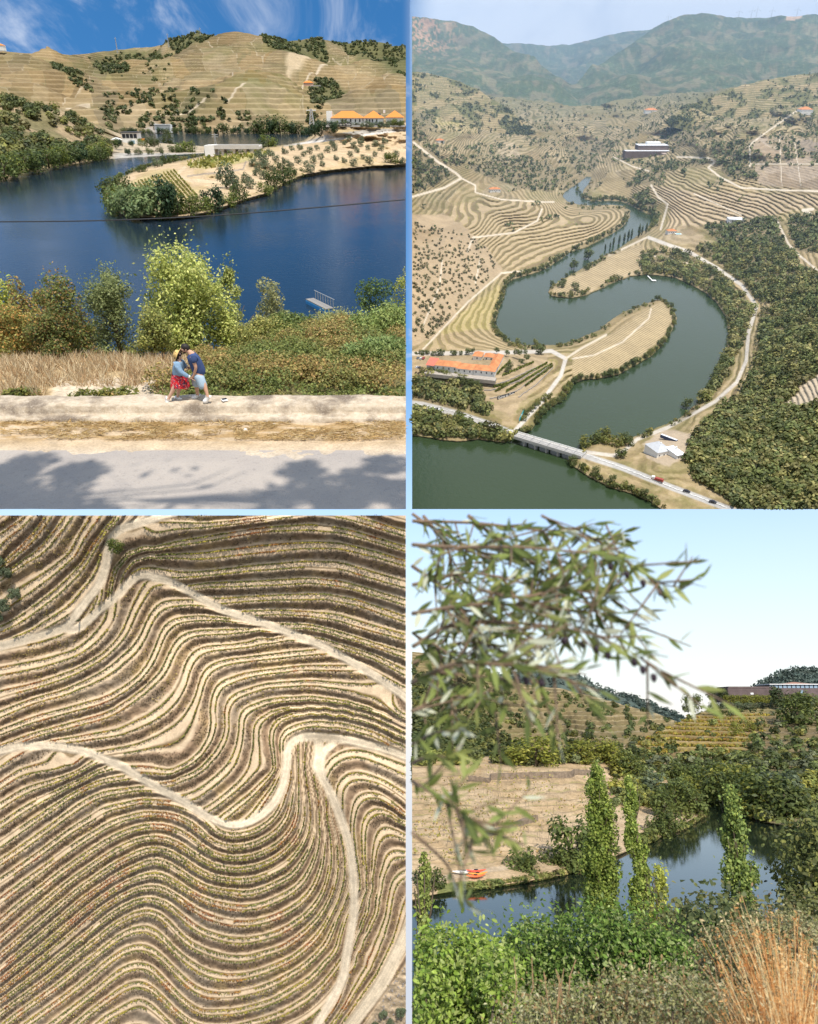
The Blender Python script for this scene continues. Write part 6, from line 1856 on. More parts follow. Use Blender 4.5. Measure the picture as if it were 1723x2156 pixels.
    for i, (x, y, c_, lab) in enumerate(((22, 235, (.03, .03, .035), 'black car parked left of the estate, first in the row'), (48, 238, (.6, .6, .62), 'silver car parked left of the estate between two dark cars'), (75, 242, (.04, .04, .05), 'dark car parked left of the estate, nearest to the building'), (120, 140, (.5, .06, .05), 'red car parked under the trees behind the estate'), (20, 140, (.65, .66, .68), 'pale car parked under the trees at the left edge'), (60, 140, (.2, .22, .25), 'grey car parked under the trees behind the estate'), (90, 145, (.72, .72, .72), 'whitish car parked beside the red car'))):
        if 868.2 + x * .1992 > 873:
            p = E(x, y, 31.6)
            o = car(868.2 + x * .1992, 726.9 + y * .1992, 1.2, c_, lab, 1.6, False, 31.8)
    # turquoise hoarding
    p0, p1 = np.array(land(*q4((458, 732))[0])), np.array(land(*q4((475, 702))[0]))
    hd = thing('banner', pl, p0 + np.array([2, 0, 0]), math.atan2(p1[1] - p0[1], p1[0] - p0[0]), 'turquoise roadside banner at the junction by the bridge', 'banner')
    lh = float(np.hypot(*(p1 - p0)[:2]))
    part('panel', MB().box((lh / 2, 0, 4.2), (lh, .3, 4.5)).mesh('panel', plain('turquoise', (0.02, .42, .48), .5, .15, .3)), hd)
    part('logo', MB().box((lh * .5, -.2, 4.4), (lh * .3, .1, 2.2)).mesh('logo', wht), hd)
    for t in (.1, .9):
        part('post', MB().tube([(lh * t, .3, -1), (lh * t, .3, 4)], .2, 6).mesh('post', steel), hd)
    # --------------- houses
    def house(px, py, w, d, h, rz, label, rm, z=None, hip=True, extra=None, cat='house'):
        p = land(px, py) if z is None else pl.at_z(px, py, z)
        o = thing('house', pl, p, rz, label, cat)
        part('wall', MB().box((0, 0, h / 2 - 2), (w, d, h + 4)).mesh('wall', wht), o)
        part('roof', (MB().hip(-w / 2, w / 2, -d / 2, d / 2, h + .05, h + min(w, d) * .24, .7) if hip else MB().box((0, 0, h + .3), (w + 1, d + 1, .7))).mesh('roof', rm), o)
        wm = MB().box((0, 0, 0), (1.3, .2, 1.9)).mesh('window', dark)
        n_ = max(2, int(w / 5))
        for i in range(n_):
            part('window', wm, o).location = (-w / 2 + w * (i + .5) / n_, -d / 2 - .06, h * .5)
        part('chimney', MB().box((w * .25, d * .1, h + 2.2), (1.4, 1.4, 4)).mesh('chimney', wht), o.children[1])
        part('door', MB().box((w * .05, -d / 2 - .05, 1.2), (1.5, .22, 2.6)).mesh('door', dark), o)
        return o
    gry = plain('slate_grey_roof', (0.42, .43, .45), .7, .1, .2)
    pale = plain('pale_sheet_roof', (0.68, .69, .71), .5, .1, .2)
    house(*q4((1045, 858))[0], 19, 24, 8, .35, 'white house with grey hipped roof above the road bend', gry)
    house(*q4((1118, 866))[0], 11, 22, 5, .35, 'white shed with flat pale roof beside the grey roofed house', pale, hip=False)
    cn = thing('container', pl, land(*q4((1095, 805))[0]), 2.3, 'long dark blue container behind the grey roofed house', 'container')
    part('body', MB().box((0, 0, 2), (22, 3.4, 4)).mesh('body', plain('container_blue', (0.05, .07, .13), .6, .2, .5)), cn)
    part('lid', MB().box((0, 0, 4.1), (21.5, 3.0, .2)).mesh('lid', pale), cn)
    hs = house(*q3((1106, 985))[0], 22, 16, 7, .05, 'white house with orange roof beside a small pool', roofm)
    pool = thing('swimming_pool', pl, np.array(land(*q3((1135, 988))[0])) + (0, 0, .4), .05, 'small turquoise swimming pool beside the orange roofed house', 'pool')
    part('rim', MB().box((0, 0, .2), (15, 12, .6)).mesh('rim', wht), pool)
    part('water', MB().box((0, 0, .55), (11, 8, .1)).mesh('water', plain('pool_water', (0.05, .42, .45), .1, .05, 1)), pool)
    house(*q3((1372, 935))[0], 34, 30, 8, -.15, 'grey modern house with pale roof terraces above the oak wood', pale, hip=False)
    house(*q3((362, 808))[0], 30, 18, 8, .1, 'orange roofed house among trees on the left terraced hill', roofm)
    house(*q3((1020, 475))[0], 60, 34, 12, 0, 'distant farmhouse with clay roof on the middle vineyards', roofm)
    house(*q3((1665, 480))[0], 46, 36, 14, 0, 'distant pale house on the right skyline slope', roofm)
    house(*q3((130, 604))[0], 26, 20, 8, .2, 'small clay roofed hut on the left vineyard slope', roofm)
    # hilltop winery
    p = np.array(land(*q3((1000, 660))[0]))
    wn = thing('hilltop_winery', pl, p, 0, 'long brown stone winery with white roof terraces on the middle hill', 'building')
    brn = plain('brown_stone', (0.17, .125, .105), .9, .2, .1)
    part('wall', MB().box((0, 0, 8), (165, 40, 24)).mesh('wall', brn), wn)
    part('upper_floor', MB().box((25, 30, 28), (110, 50, 16)).mesh('upper_floor', brn), wn)
    part('roof', MB().box((25, 30, 36.5), (112, 52, 1.2)).mesh('roof', pale), wn)
    part('penthouse', MB().box((30, 36, 41), (50, 26, 9)).mesh('penthouse', wht), wn)
    part('terrace', MB().box((0, -4, 20.5), (163, 30, 1)).mesh('terrace', pale), wn)
    part('wing', MB().box((70, -20, 6), (46, 60, 18)).mesh('wing', plain('pink_stone', (0.36, .28, .23), .9, .2, .1)), wn)
    # jetty
    p = pl.at_z(*q4((1003, 113))[0], 1.2)
    jt = thing('jetty', pl, p, 0, 'thin white jetty reaching from the upper spit into the lake', 'jetty')
    part('walkway', MB().box((2, -14, 0), (2.4, 34, .6)).mesh('walkway', wht), jt)
    part('platform', MB().box((5, -33, 0), (9, 8, .8)).mesh('platform', wht), jt)
    # wind turbines on the skyline
    for i, (x, y) in enumerate(((1387, 68), (1462, 60), (1440, 66), (1525, 64), (1632, 60), (1090, 88))):
        xx, yy = q3((x, y))[0]
        p = pl.at_y(xx, yy + 4, 10800.)
        t = thing('wind_turbine', pl, p, 0, 'tiny wind turbine on the distant mountain ridge', 'turbine', 'wind turbines on the ridge')
        part('tower', MB().tube([(0, 0, -30), (0, 0, 75)], [4, 2.4], 5).mesh('tower', wht), t)
        part('rotor', MB().add([(0, -3, 75), (3, -3, 80), (0, -3, 118), (0, -3, 75), (40, -3, 58), (38, -3, 53), (0, -3, 75), (-38, -3, 53), (-40, -3, 58)], [(0, 1, 2), (3, 4, 5), (6, 7, 8)]).mesh('rotor', wht), t)
# ================================================================== terraced hillside seen from above
def build_terraces():
    S_ = 1.48578
    def z1(*p): return [(x * .3714, 1610 + y * .3714) for x, y in p]
    def z2(*p): return [(640 + x * .3714, 1610 + y * .3714) for x, y in p]
    def z3(*p): return [(x * .3714, 2404 + y * .3714) for x, y in p]
    def z4(*p): return [(640 + x * .3714, 2404 + y * .3714) for x, y in p]
    road0 = z1((-60, 1125), (0, 1110), (300, 1030), (560, 940), (640, 840), (720, 740), (860, 540), (930, 230), (1000, 130), (1200, 60), (1400, 5), (1480, -20))
    road1 = z1((560, 960), (660, 955), (850, 800), (1010, 660), (1100, 560), (1200, 510), (1300, 530), (1450, 570), (1720, 720)) + z2((200, 820), (450, 900), (700, 990), (1000, 1110), (1250, 1250), (1500, 1400), (1700, 1540), (1800, 1610))
    road2 = z1((-60, 2000), (0, 1990), (200, 1950), (450, 1950), (700, 1990), (850, 2050), (1000, 2110)) + z3((1100, 30), (1200, 90), (1400, 200), (1600, 310), (1723, 390)) + z4((150, 460), (260, 480), (400, 440), (550, 330), (640, 200), (690, 0)) + z2((700, 2000), (740, 1910), (850, 1870), (1050, 1880), (1200, 1900), (1500, 1970), (1700, 2040), (1800, 2080))
    road3 = z2((1080, 1930), (1010, 1990), (975, 2070), (980, 2150)) + z4((990, 60),)
    road4 = z2((960, 1900), (960, 2050)) + z4((950, 0), (1050, 180), (1150, 420), (1220, 650), (1250, 900), (1260, 1200), (1210, 1500), (1150, 1800), (950, 2150), (900, 2230))
    road5 = z4((1180, 2250), (1250, 2150), (1500, 1800), (1700, 1400), (1790, 1230))
    roads = [(road0, 9), (road1, 8.5), (road2, 9), (road3, 8), (road4, 9), (road5, 15)]
    roads = [(spline(r, 26), w) for r, w in roads]
    regs = {}
    regs['D'] = [(z1((-80, 330), (0, 210), (200, 60), (270, 0), (330, -80)), 0), (z1((-60, 480), (60, 400), (200, 280), (350, 120), (420, 0), (470, -80)), 1),
                 (z1((-40, 560), (140, 440), (350, 300), (480, 150), (580, 20), (640, -60)), 2), (z1((0, 790), (220, 640), (450, 480), (620, 330), (700, 170), (800, 20), (850, -50)), 3),
                 (z1((0, 1010), (200, 920), (500, 700), (700, 500), (800, 330), (880, 200), (980, 80)), 4.3), (z1((0, 1130), (300, 1030), (640, 840), (860, 540), (930, 230), (1000, 130)), 5.3)]
    regs['A'] = [(z1((1000, 90), (1190, 80), (1300, 95)) + z2((0, 90), (400, 50), (700, 5), (900, -30)), 0),
                 (z1((930, 660), (960, 520), (1040, 390), (1150, 310), (1280, 290), (1500, 245)) + z2((0, 205), (500, 120), (900, 105), (1200, 140), (1700, 290)), 1),
                 (z1((1000, 640), (1040, 480), (1120, 390), (1250, 345), (1450, 345)) + z2((0, 345), (400, 300), (800, 260), (1100, 255), (1400, 320), (1700, 410)), 2),
                 (z1((1100, 540), (1250, 470), (1480, 510)) + z2((0, 500), (400, 450), (850, 415), (1150, 430), (1450, 520), (1700, 590)), 3),
                 (z2((-100, 610), (0, 590), (400, 580), (900, 555), (1200, 590), (1500, 680), (1700, 740)), 4), (z2((150, 725), (500, 700), (1000, 685), (1300, 740), (1700, 880)), 5),
                 (z2((330, 830), (700, 820), (1100, 860), (1400, 950), (1700, 1030)), 6), (z2((600, 935), (900, 940), (1200, 1020), (1500, 1120), (1700, 1180)), 7),
                 (z2((1000, 1060), (1090, 1095), (1400, 1180), (1700, 1330)), 8), (z2((1400, 1320), (1700, 1480)), 9), (z1((860, 700), (900, 400), (960, 230), (1050, 150), (1200, 110)), 0.2)]
    regs['B'] = [(z1((950, 720), (930, 870), (820, 1030), (670, 1150), (400, 1240), (100, 1300), (-60, 1330)), 0), (z1((1270, 580), (1240, 620), (1150, 760), (1080, 940), (980, 1090), (850, 1210), (600, 1340), (300, 1440), (0, 1510), (-60, 1530)), 1),
                 (z2((190, 815), (90, 775)) + z1((1700, 738), (1450, 745), (1320, 790), (1260, 900), (1210, 1020), (1140, 1120), (950, 1290), (800, 1380), (560, 1490), (300, 1560), (0, 1680)), 2),
                 (z2((460, 920), (200, 880)) + z1((1720, 870), (1520, 880), (1420, 930), (1370, 1010), (1320, 1150), (1240, 1310), (1130, 1420), (900, 1560), (600, 1640), (300, 1720), (0, 1830)), 3),
                 (z2((460, 962), (200, 985)) + z1((1720, 990), (1580, 1010), (1500, 1080), (1440, 1180), (1400, 1290), (1250, 1450), (1100, 1570), (900, 1690), (600, 1770), (300, 1850), (0, 1960)), 4),
                 (z2((690, 1040), (300, 1105)) + z1((1720, 1130), (1640, 1190), (1590, 1270), (1560, 1370), (1530, 1470), (1420, 1610), (1250, 1730), (1000, 1830), (700, 1880), (420, 1920)), 5),
                 (z2((980, 1150), (500, 1200), (150, 1240), (20, 1320)) + z1((1695, 1420), (1680, 1500), (1620, 1640), (1540, 1760), (1400, 1860), (1200, 1950), (850, 2010)), 6),
                 (z2((1250, 1290), (800, 1290), (400, 1340), (180, 1410), (100, 1480), (75, 1600), (80, 1750), (60, 1860), (0, 1980)) + z1((1600, 2090), (1450, 2160)), 7),
                 (z2((1550, 1480), (900, 1410), (500, 1440), (270, 1520), (190, 1600), (190, 1800), (150, 1930), (0, 2130)) + z3((1600, 60), (1400, 130)), 8),
                 (z2((1700, 1780), (1500, 1680), (1200, 1580), (900, 1540), (600, 1560), (400, 1620), (310, 1700), (310, 1830), (290, 1950), (220, 2120)) + z4((60, 130), (-100, 230)), 9),
                 (z2((1250, 1660), (1000, 1620), (700, 1630), (520, 1690), (430, 1790), (440, 1950), (400, 2150)) + z4((250, 180), (60, 320)), 10),
                 (z2((1700, 1870), (1400, 1740), (1100, 1660), (800, 1665), (640, 1720), (560, 1800), (580, 1950), (590, 2150)) + z4((440, 180), (180, 390)), 11),
                 (z2((1700, 1990), (1450, 1860), (1200, 1780), (900, 1760), (720, 1810), (650, 1890), (645, 2150)) + z4((560, 180), (400, 400)), 12)]
    regs['C'] = [(z3((-60, 990), (0, 950), (300, 740), (600, 520), (900, 340), (1200, 270), (1450, 285), (1600, 340), (1723, 410)) + z4((100, 520), (250, 560), (450, 520), (600, 400), (660, 270), (720, 100), (730, -60)), 0),
                 (z3((-60, 1740), (0, 1690), (300, 1440), (500, 1270), (700, 1100), (900, 960), (1050, 870), (1280, 770), (1450, 820), (1600, 920), (1723, 1000)) + z4((150, 1030), (350, 1050), (550, 1000), (750, 880), (880, 700), (930, 500), (930, 300), (890, 100), (870, -40)), 5),
                 (z3((-60, 2110), (0, 2060), (400, 1770), (600, 1610), (800, 1450), (1000, 1290), (1200, 1200), (1350, 1240), (1450, 1330), (1550, 1440), (1723, 1540)) + z4((200, 1600), (400, 1590), (700, 1490), (950, 1280), (1080, 1050), (1120, 850), (1110, 600), (1060, 400)), 9),
                 (z3((300, 2260), (500, 2110), (800, 1880), (1000, 1720), (1180, 1640), (1300, 1700), (1450, 1860), (1600, 2000), (1723, 2060)) + z4((300, 2040), (600, 1950), (900, 1760), (1100, 1540), (1190, 1250)), 12),
                 (z3((900, 2100), (1100, 1990), (1200, 1970), (1320, 2050), (1450, 2170)), 14), (z3((-60, 190), (0, 140), (200, 20)) + z1((700, 2060), (500, 2030)), -5),
                 (z3((0, 640), (300, 430), (600, 230), (800, 120), (1000, 80)), -2), (z4((300, 2300), (700, 2180), (900, 2060)), 14)]
    regs['E'] = [(z4((1150, 350), (1140, 180), (1200, 80), (1300, 50), (1500, 110), (1700, 240)), 0), (z4((1260, 650), (1240, 450), (1280, 270), (1400, 200), (1550, 270), (1700, 390)), 1),
                 (z4((1250, 1300), (1370, 1000), (1340, 700), (1340, 480), (1420, 360), (1550, 370), (1700, 460)), 2), (z4((1200, 1650), (1370, 1200), (1420, 800), (1450, 620), (1520, 530), (1600, 520), (1700, 580)), 3),
                 (z4((1100, 1980), (1300, 1500), (1450, 1200), (1500, 900), (1540, 750), (1620, 700), (1700, 720)), 4), (z4((1150, 2050), (1400, 1650), (1530, 1300), (1580, 1000), (1640, 890), (1700, 880)), 5),
                 (z4((1200, 2100), (1450, 1750), (1600, 1450), (1700, 1150)), 6), (z2((1040, 2130), (1100, 2050), (1250, 2000), (1450, 2050), (1700, 2150)), -1)]
    r0, r1, r2 = [list(map(tuple, roads[i][0])) for i in range(3)]
    r3, r4 = [list(map(tuple, roads[i][0])) for i in (3, 4)]
    i0 = min(range(len(r0)), key=lambda i: abs(r0[i][0] - 208) + abs(r0[i][1] - 1959))
    polys = {'D': [(-60, 1560)] + r0[::-1], 'A': [(1330, 1560)] + r1[::-1] + r0[i0:], 'B': r0[:i0] + r1 + [(1330, 2200), (1330, 2380)] + r2[::-1],
             'E': r4[3:][::-1] + [(1040, 2338), (1086, 2316), (1330, 2390), (1330, 3260), (970, 3260)]}
    st = 5.0
    gx, gy = np.arange(-40, 1276.0, st), np.arange(1580, 3261.0, st)
    GX, GY = np.meshgrid(gx, gy)
    reg = np.full(GX.shape, 'C')
    for k in ('B', 'A', 'D', 'E'):
        reg[pip(GX, GY, polys[k])] = k
    off = {'D': -5.0, 'A': 0.0, 'B': 2.5, 'C': 13.0, 'E': 17.5}
    PHI, PG = {}, np.zeros(GX.shape)
    RD = np.full(GX.shape, 1e9)
    for r, w in roads:
        RD = np.minimum(RD, dline(GX, GY, r) - w * (0.9 + 0.35 * (fbm(GX / 60, GY / 60, 2, 5))))
    for k, cs in regs.items():
        X, v = [], []
        for c, lv in cs:
            q = resample(c, 52)
            X += list(q)
            v += [lv] * len(q)
        tp = TPS(X, v)
        G4 = tp(GX[::2, ::2], GY[::2, ::2])
        PHI[k] = bil(G4, -40, 1580, st * 2, GX, GY)
        PG = np.where(reg == k, PHI[k] + off[k], PG)
    # smooth large-scale slope
    def blur(G, n):
        for _ in range(n):
            G = np.pad(G, 1, mode='edge')
            G = (G[:-2, 1:-1] + G[2:, 1:-1] + G[1:-1, :-2] + G[1:-1, 2:] + 2 * G[1:-1, 1:-1]) / 6
        return G
    PS = blur(PG, 60)
    MAC = [(0, 1612, .35), (640, 1612, .5), (1271, 1612, .55), (0, 2000, .0), (300, 1950, .05), (640, 1880, 0), (900, 1978, -.05), (1271, 2182, -.05), (560, 2150, .12), (800, 2300, .2), (600, 2450, .22), (0, 2350, -.02), (300, 2400, .05), (900, 2500, .25), (1200, 2500, .1), (0, 2800, -.15), (450, 2750, .1), (900, 2900, .15), (1200, 2900, .05), (0, 3204, -.3), (640, 3204, -.1), (1271, 3204, 0)]
    st2 = 2.5
    fx, fy = np.arange(0, 1271.0, st2), np.arange(1612.5, 3207.0, st2)
    fx = np.r_[-30, -14, fx]
    fy = np.r_[fy, 3225, 3245]
    X, Y = np.meshgrid(fx, fy)
    regf = np.full(X.shape, 'C')
    for k in ('B', 'A', 'D', 'E'):
        regf[pip(X, Y, polys[k])] = k
    phi = np.zeros(X.shape)
    grad = np.zeros(X.shape)
    for k in PHI:
        m = regf == k
        phi[m] = bil(PHI[k], -40, 1580, st, X[m], Y[m])
        gyv, gxv = np.gradient(PHI[k], st)
        grad[m] = bil(np.hypot(gxv, gyv), -40, 1580, st, X[m], Y[m])
    drd = bil(RD, -40, 1580, st, X, Y)
    rd = 1 - sst(-2, 9, drd)
    rocky = sst(0, 30, X - np.interp(Y, [2890, 2960, 3040, 3100, 3204, 3260], [1400, 1300, 1240, 1190, 1135, 1110]))
    rd2 = np.maximum(rd, rocky)
    Phi = bil(PS, -40, 1580, st, X, Y)
    f = phi - np.floor(phi)
    wob = (fbm(X / 25, Y / 25, 3, 3) - 0.5) * 0.10
    ramp = sst(0, 1, np.clip((f - 0.33 + wob) / 0.34, 0, 1))
    stair = np.floor(phi) + ramp
    DZ = 0.074
    dense = sst(0.038, 0.06, grad)
    z = -DZ * (Phi * 0.45 + (stair - phi) * (1 - rd2) * (1 - 0.35 * dense))
    bankm = np.clip(sst(0.27, 0.35, f + wob) * sst(0.75, 0.67, f + wob), 0, 1) * (1 - rd2)
    z += (fbm(X / 9, Y / 9, 3, 11) - 0.5) * 0.012 * (0.25 + bankm) + (fbm(X / 14, Y / 14, 3, 13) - .5) * 0.06 * rocky
    mac = TPS([(a, b) for a, b, _ in MAC], [c for _, _, c in MAC], 500)
    z += bil(mac(GX[::8, ::8], GY[::8, ::8]), -40, 1580, st * 8, X, Y)
    z -= z.max()
    P = BL.at_z(X / S_, Y / S_, z)
    n1 = fbm(X / 70, Y / 70, 4, 21)[..., None]
    n2 = fbm(X / 12, Y / 12, 3, 22)[..., None]
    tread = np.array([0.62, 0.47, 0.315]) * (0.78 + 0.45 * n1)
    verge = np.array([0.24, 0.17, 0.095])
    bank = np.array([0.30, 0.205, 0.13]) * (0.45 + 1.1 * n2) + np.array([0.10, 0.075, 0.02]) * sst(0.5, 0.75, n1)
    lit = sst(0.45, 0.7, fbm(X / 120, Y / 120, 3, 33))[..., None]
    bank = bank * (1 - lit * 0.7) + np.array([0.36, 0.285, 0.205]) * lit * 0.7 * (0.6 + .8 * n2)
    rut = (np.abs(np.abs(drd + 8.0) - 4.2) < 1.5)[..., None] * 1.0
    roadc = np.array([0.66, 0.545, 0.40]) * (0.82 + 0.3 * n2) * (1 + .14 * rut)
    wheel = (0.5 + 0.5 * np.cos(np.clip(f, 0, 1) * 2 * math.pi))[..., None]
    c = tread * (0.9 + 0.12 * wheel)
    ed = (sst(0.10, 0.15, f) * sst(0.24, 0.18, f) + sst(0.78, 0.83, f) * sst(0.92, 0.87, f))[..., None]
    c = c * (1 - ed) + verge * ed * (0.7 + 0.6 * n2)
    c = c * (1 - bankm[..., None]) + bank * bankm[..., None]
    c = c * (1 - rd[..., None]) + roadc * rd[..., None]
    rk = (rocky * (1 - rd))[..., None]
    c = c * (1 - rk) + rk * (np.array([0.40, 0.31, 0.21]) * (0.6 + 0.8 * n2))
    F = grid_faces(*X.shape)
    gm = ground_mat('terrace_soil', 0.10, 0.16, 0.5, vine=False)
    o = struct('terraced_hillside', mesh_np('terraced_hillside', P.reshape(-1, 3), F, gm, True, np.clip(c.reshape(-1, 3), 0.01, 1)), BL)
    o['label'] = 'terraced vineyard hillside with winding pale tracks seen from above'
    zgrid = z[:, 2:]
    def ground(px, py):
        return bil(zgrid[:-2], 0, 1612.5, st2, px, py)
    def pos(px, py, dz=0.0):
        return BL.at_z(px / S_, py / S_, ground(px, py) + dz)
    # ---- rows of vines, one object each, along the edge lines of every terrace
    def contours(G, lev):
        a = G - lev
        seg = {}
        pts = {}
        def pt(key, x0, y0, v0, x1, y1, v1):
            if key not in pts:
                t = v0 / (v0 - v1)
                pts[key] = (x0 + (x1 - x0) * t, y0 + (y1 - y0) * t)
            return key
        s = a > 0
        q = s[:-1, :-1] * 1 + s[:-1, 1:] * 2 + s[1:, 1:] * 4 + s[1:, :-1] * 8
        for i, j in zip(*np.where((q > 0) & (q < 15))):
            e = []
            for (ia, ja, ib, jb, key) in ((i, j, i, j + 1, ('h', i, j)), (i, j + 1, i + 1, j + 1, ('v', i, j + 1)), (i + 1, j, i + 1, j + 1, ('h', i + 1, j)), (i, j, i + 1, j, ('v', i, j))):
                if s[ia, ja] != s[ib, jb]:
                    e.append(pt(key, gx[ja], gy[ia], a[ia, ja], gx[jb], gy[ib], a[ib, jb]))
            for u, w in zip(e[::2], e[1::2]):
                seg.setdefault(u, []).append(w)
                seg.setdefault(w, []).append(u)
        lines = []
        seen = set()
        for start in sorted(seg, key=lambda k: len(seg[k])):
            if start in seen:
                continue
            ln = [start]
            seen.add(start)
            cur = start
            while True:
                nx = [k for k in seg[cur] if k not in seen]
                if not nx:
                    break
                cur = nx[0]
                seen.add(cur)
                ln.append(cur)
            if len(ln) > 5:
                lines.append(np.array([pts[k] for k in ln]))
        return lines
    rows = []
    for k, G in PHI.items():
        gyv, gxv = np.gradient(G, st)
        gr = np.hypot(gxv, gyv)
        for lv in range(int(np.floor(G.min())), int(np.ceil(G.max())) + 1):
            for frac, side in ((0.165, 0), (0.85, 1)):
                for ln in contours(np.where(reg == k, G, G), lv + frac):
                    ln = resample(ln, 3.4)
                    x, y = ln[:, 0], ln[:, 1]
                    ii = np.clip(((y - 1580) / st).round().astype(int), 0, reg.shape[0] - 1)
                    jj = np.clip(((x + 40) / st).round().astype(int), 0, reg.shape[1] - 1)
                    g = gr[ii, jj]
                    d = bil(RD, -40, 1580, st, x, y)
                    ok = (reg[ii, jj] == k) & (x > 2) & (x < 1268) & (y > 1616) & (y < 3202) & (d > 7)
                    ok &= ~((g > 0.040) & (side == 1)) & ~((g > 0.055) & (lv % 2 == 1)) & (g < 0.1)
                    ok &= x - np.interp(y, [2890, 2960, 3040, 3100, 3204, 3260], [1400, 1290, 1230, 1180, 1125, 1100]) < 0
                    gap = vnoise(np.arange(len(x)) / 26.0, np.full(len(x), lv * 7.7 + side * 3 + ord(k)), 71)
                    ok &= gap > 0.10
                    b = np.flatnonzero(np.diff(np.r_[0, ok.astype(int), 0]))
                    for a0, a1 in zip(b[::2], b[1::2]):
                        if a1 - a0 > 14:
                            rows.append((ln[a0:a1], side, k))
    where = {'D': 'on the upper left terraces', 'A': 'on the upper right terraces', 'B': 'on the middle terraces',
             'C': 'on the wavy lower terraces', 'E': 'on the lower right terraces'}
    rows.sort(key=lambda r: -len(r[0]))
    extra = []
    for i, (ln, side, k) in enumerate(rows):
        n = len(ln)
        t = np.arange(n)
        c0 = np.repeat(ln, 3, axis=0) + rng.normal(size=(n * 3, 2)) * (0.85, 0.85)
        hgt = rng.random(n * 3) * 0.040 + 0.004
        C = pos(c0[:, 0], c0[:, 1])
        C[:, 2] += hgt
        tn = fbm(c0[:, 0] / 130 + 5, c0[:, 1] / 130, 3, 41)
        tn2 = vnoise(c0[:, 0] / 22, c0[:, 1] / 22, 43)
        g_ = np.array([0.17, 0.18, 0.045])
        y_ = np.array([0.33, 0.28, 0.05])
        r_ = np.array([0.33, 0.12, 0.05])
        cc = g_ + (y_ - g_) * sst(0.35, 0.65, tn2 * 0.6 + tn * 0.4)[:, None]
        cc = cc + (r_ - cc) * (sst(0.55, 0.72, tn * 0.7 + tn2 * 0.3))[:, None] * 0.9
        cc = np.clip(cc * (1 + rng.normal(size=(len(cc), 1)) * 0.28), 0.01, 1)
        V, Fq = quads(C, rng.normal(size=C.shape) + (0, 0, 0.7), 0.023 * (0.6 + 0.8 * rng.random(len(C))), 0.8)
        me = (V, Fq, np.repeat(cc, 4, axis=0))
        if i < 290:
            o = link('vine_row', mesh_np('vine_row', *me[:2], LEAF, False, me[2]), BL.M)
            tag(o, 'row of low autumn vines ' + where[k], 'vine row', 'vine rows ' + where[k])
        else:
            extra.append(me)
    if extra:
        V = np.concatenate([e[0] for e in extra])
        tag(link('vine_stubs', mesh_np('vine_stubs', V, np.arange(len(V)).reshape(-1, 4), LEAF, False, np.concatenate([e[2] for e in extra])), BL.M),
            'short broken pieces of vine rows on the terraces', 'vines', kind='stuff')
    # ---- dry scrub on the banks
    m = np.argwhere((bankm > 0.5) & (X > 3) & (X < 1266) & (Y < 3206))
    pk = m[rng.integers(0, len(m), 30000)]
    px, py = X[pk[:, 0], pk[:, 1]] + rng.normal(size=len(pk)), Y[pk[:, 0], pk[:, 1]] + rng.normal(size=len(pk))
    keep = (fbm(px / 60, py / 60, 3, 51) > 0.40) & (px > 3) & (px < 1267)
    px, py = px[keep], py[keep]
    C = pos(px, py, 0.006)
    tn = fbm(px / 90, py / 90, 3, 53)[:, None]
    cc = np.where(tn > 0.55, np.array([[0.30, 0.23, 0.08]]), np.array([[0.17, 0.125, 0.075]])) * (1 + rng.normal(size=(len(px), 1)) * 0.35)
    V, Fq = quads(C, rng.normal(size=C.shape), 0.020 * (0.5 + rng.random(len(C))), 0.6)
    tag(link('bank_scrub', mesh_np('bank_scrub', V, Fq, GRASS, False, np.repeat(np.clip(cc, .01, 1), 4, axis=0)), BL.M), 'dry brown scrub on the terrace banks', 'scrub', kind='stuff')
    # ---- bushes
    ol = kind(OLIVE, 1.1, 0.02, 700, 0.085, 10, 3, True, 3, 0.9)
    for (x, y, s, lab) in ((4, 1755, 40, 'grey green olive tree cut by the left edge, topmost of the olives'), (25, 1790, 40, 'round grey green olive tree beside the track end, second from the top'), (53, 1853, 40, 'grey green olive tree standing rightmost of the olives at the left edge'),
                           (26, 1892, 46, 'largest grey green olive tree at the left edge'), (3, 1932, 30, 'lowest small olive tree at the left edge')):
        p = pos(np.array([float(x)]), np.array([float(y)]))[0]
        ol.put('olive_tree', BL, p, s * 0.0039, lab, 'tree', 'olive trees at the edge of the terraces')
    gb = kind([(0.12, 0.15, 0.03), (0.17, 0.18, 0.04), (0.07, 0.10, 0.02)], 1.2, 0.0, 700, 0.09, 9, 1, True, 5)
    gb.put('bush', BL, pos(np.array([373.0]), np.array([1706.0]))[0], 0.19, 'bright green bush beside the bend of the pale track', 'bush')
    for (x, y, s, lab) in ((1200, 3165, 30, 'pale green bush among the rubble at the lower right corner'), (1255, 3155, 36, 'pale green bush at the right edge above the rubble'), (1225, 3195, 34, 'pale green bush lowest of those in the rubble corner'), (1175, 3198, 26, 'small bush beside the dirt track in the bottom corner')):
        ol.put('bush', BL, pos(np.array([float(x)]), np.array([float(y)]))[0], s * 0.0039, lab, 'bush', 'bushes in the rubble corner')
    # ---- cypress-like post with its shadow, and the small white sign board
    b = MB().tube([(0, 0, 0), (0, 0, 0.06), (0.002, 0, 0.16)], [0.004, 0.014, 0.002], 7)
    me = b.mesh('cypress', plain('cypress_leaf', (0.05, 0.06, 0.025), 0.9, 0.4, 80))
    tag(link('cypress', me, LM(BL, pos(np.array([252.0]), np.array([1938.0]))[0])), 'small dark cypress standing on the fork of the pale tracks', 'tree')
    w = MB()
    w.add([(0, 0, 0), (.045, .03, 0), (.06, .10, .05), (.03, .085, .055)], [(0, 1, 2, 3)]).box((0.03, 0.04, 0.006), (0.03, 0.02, 0.012))
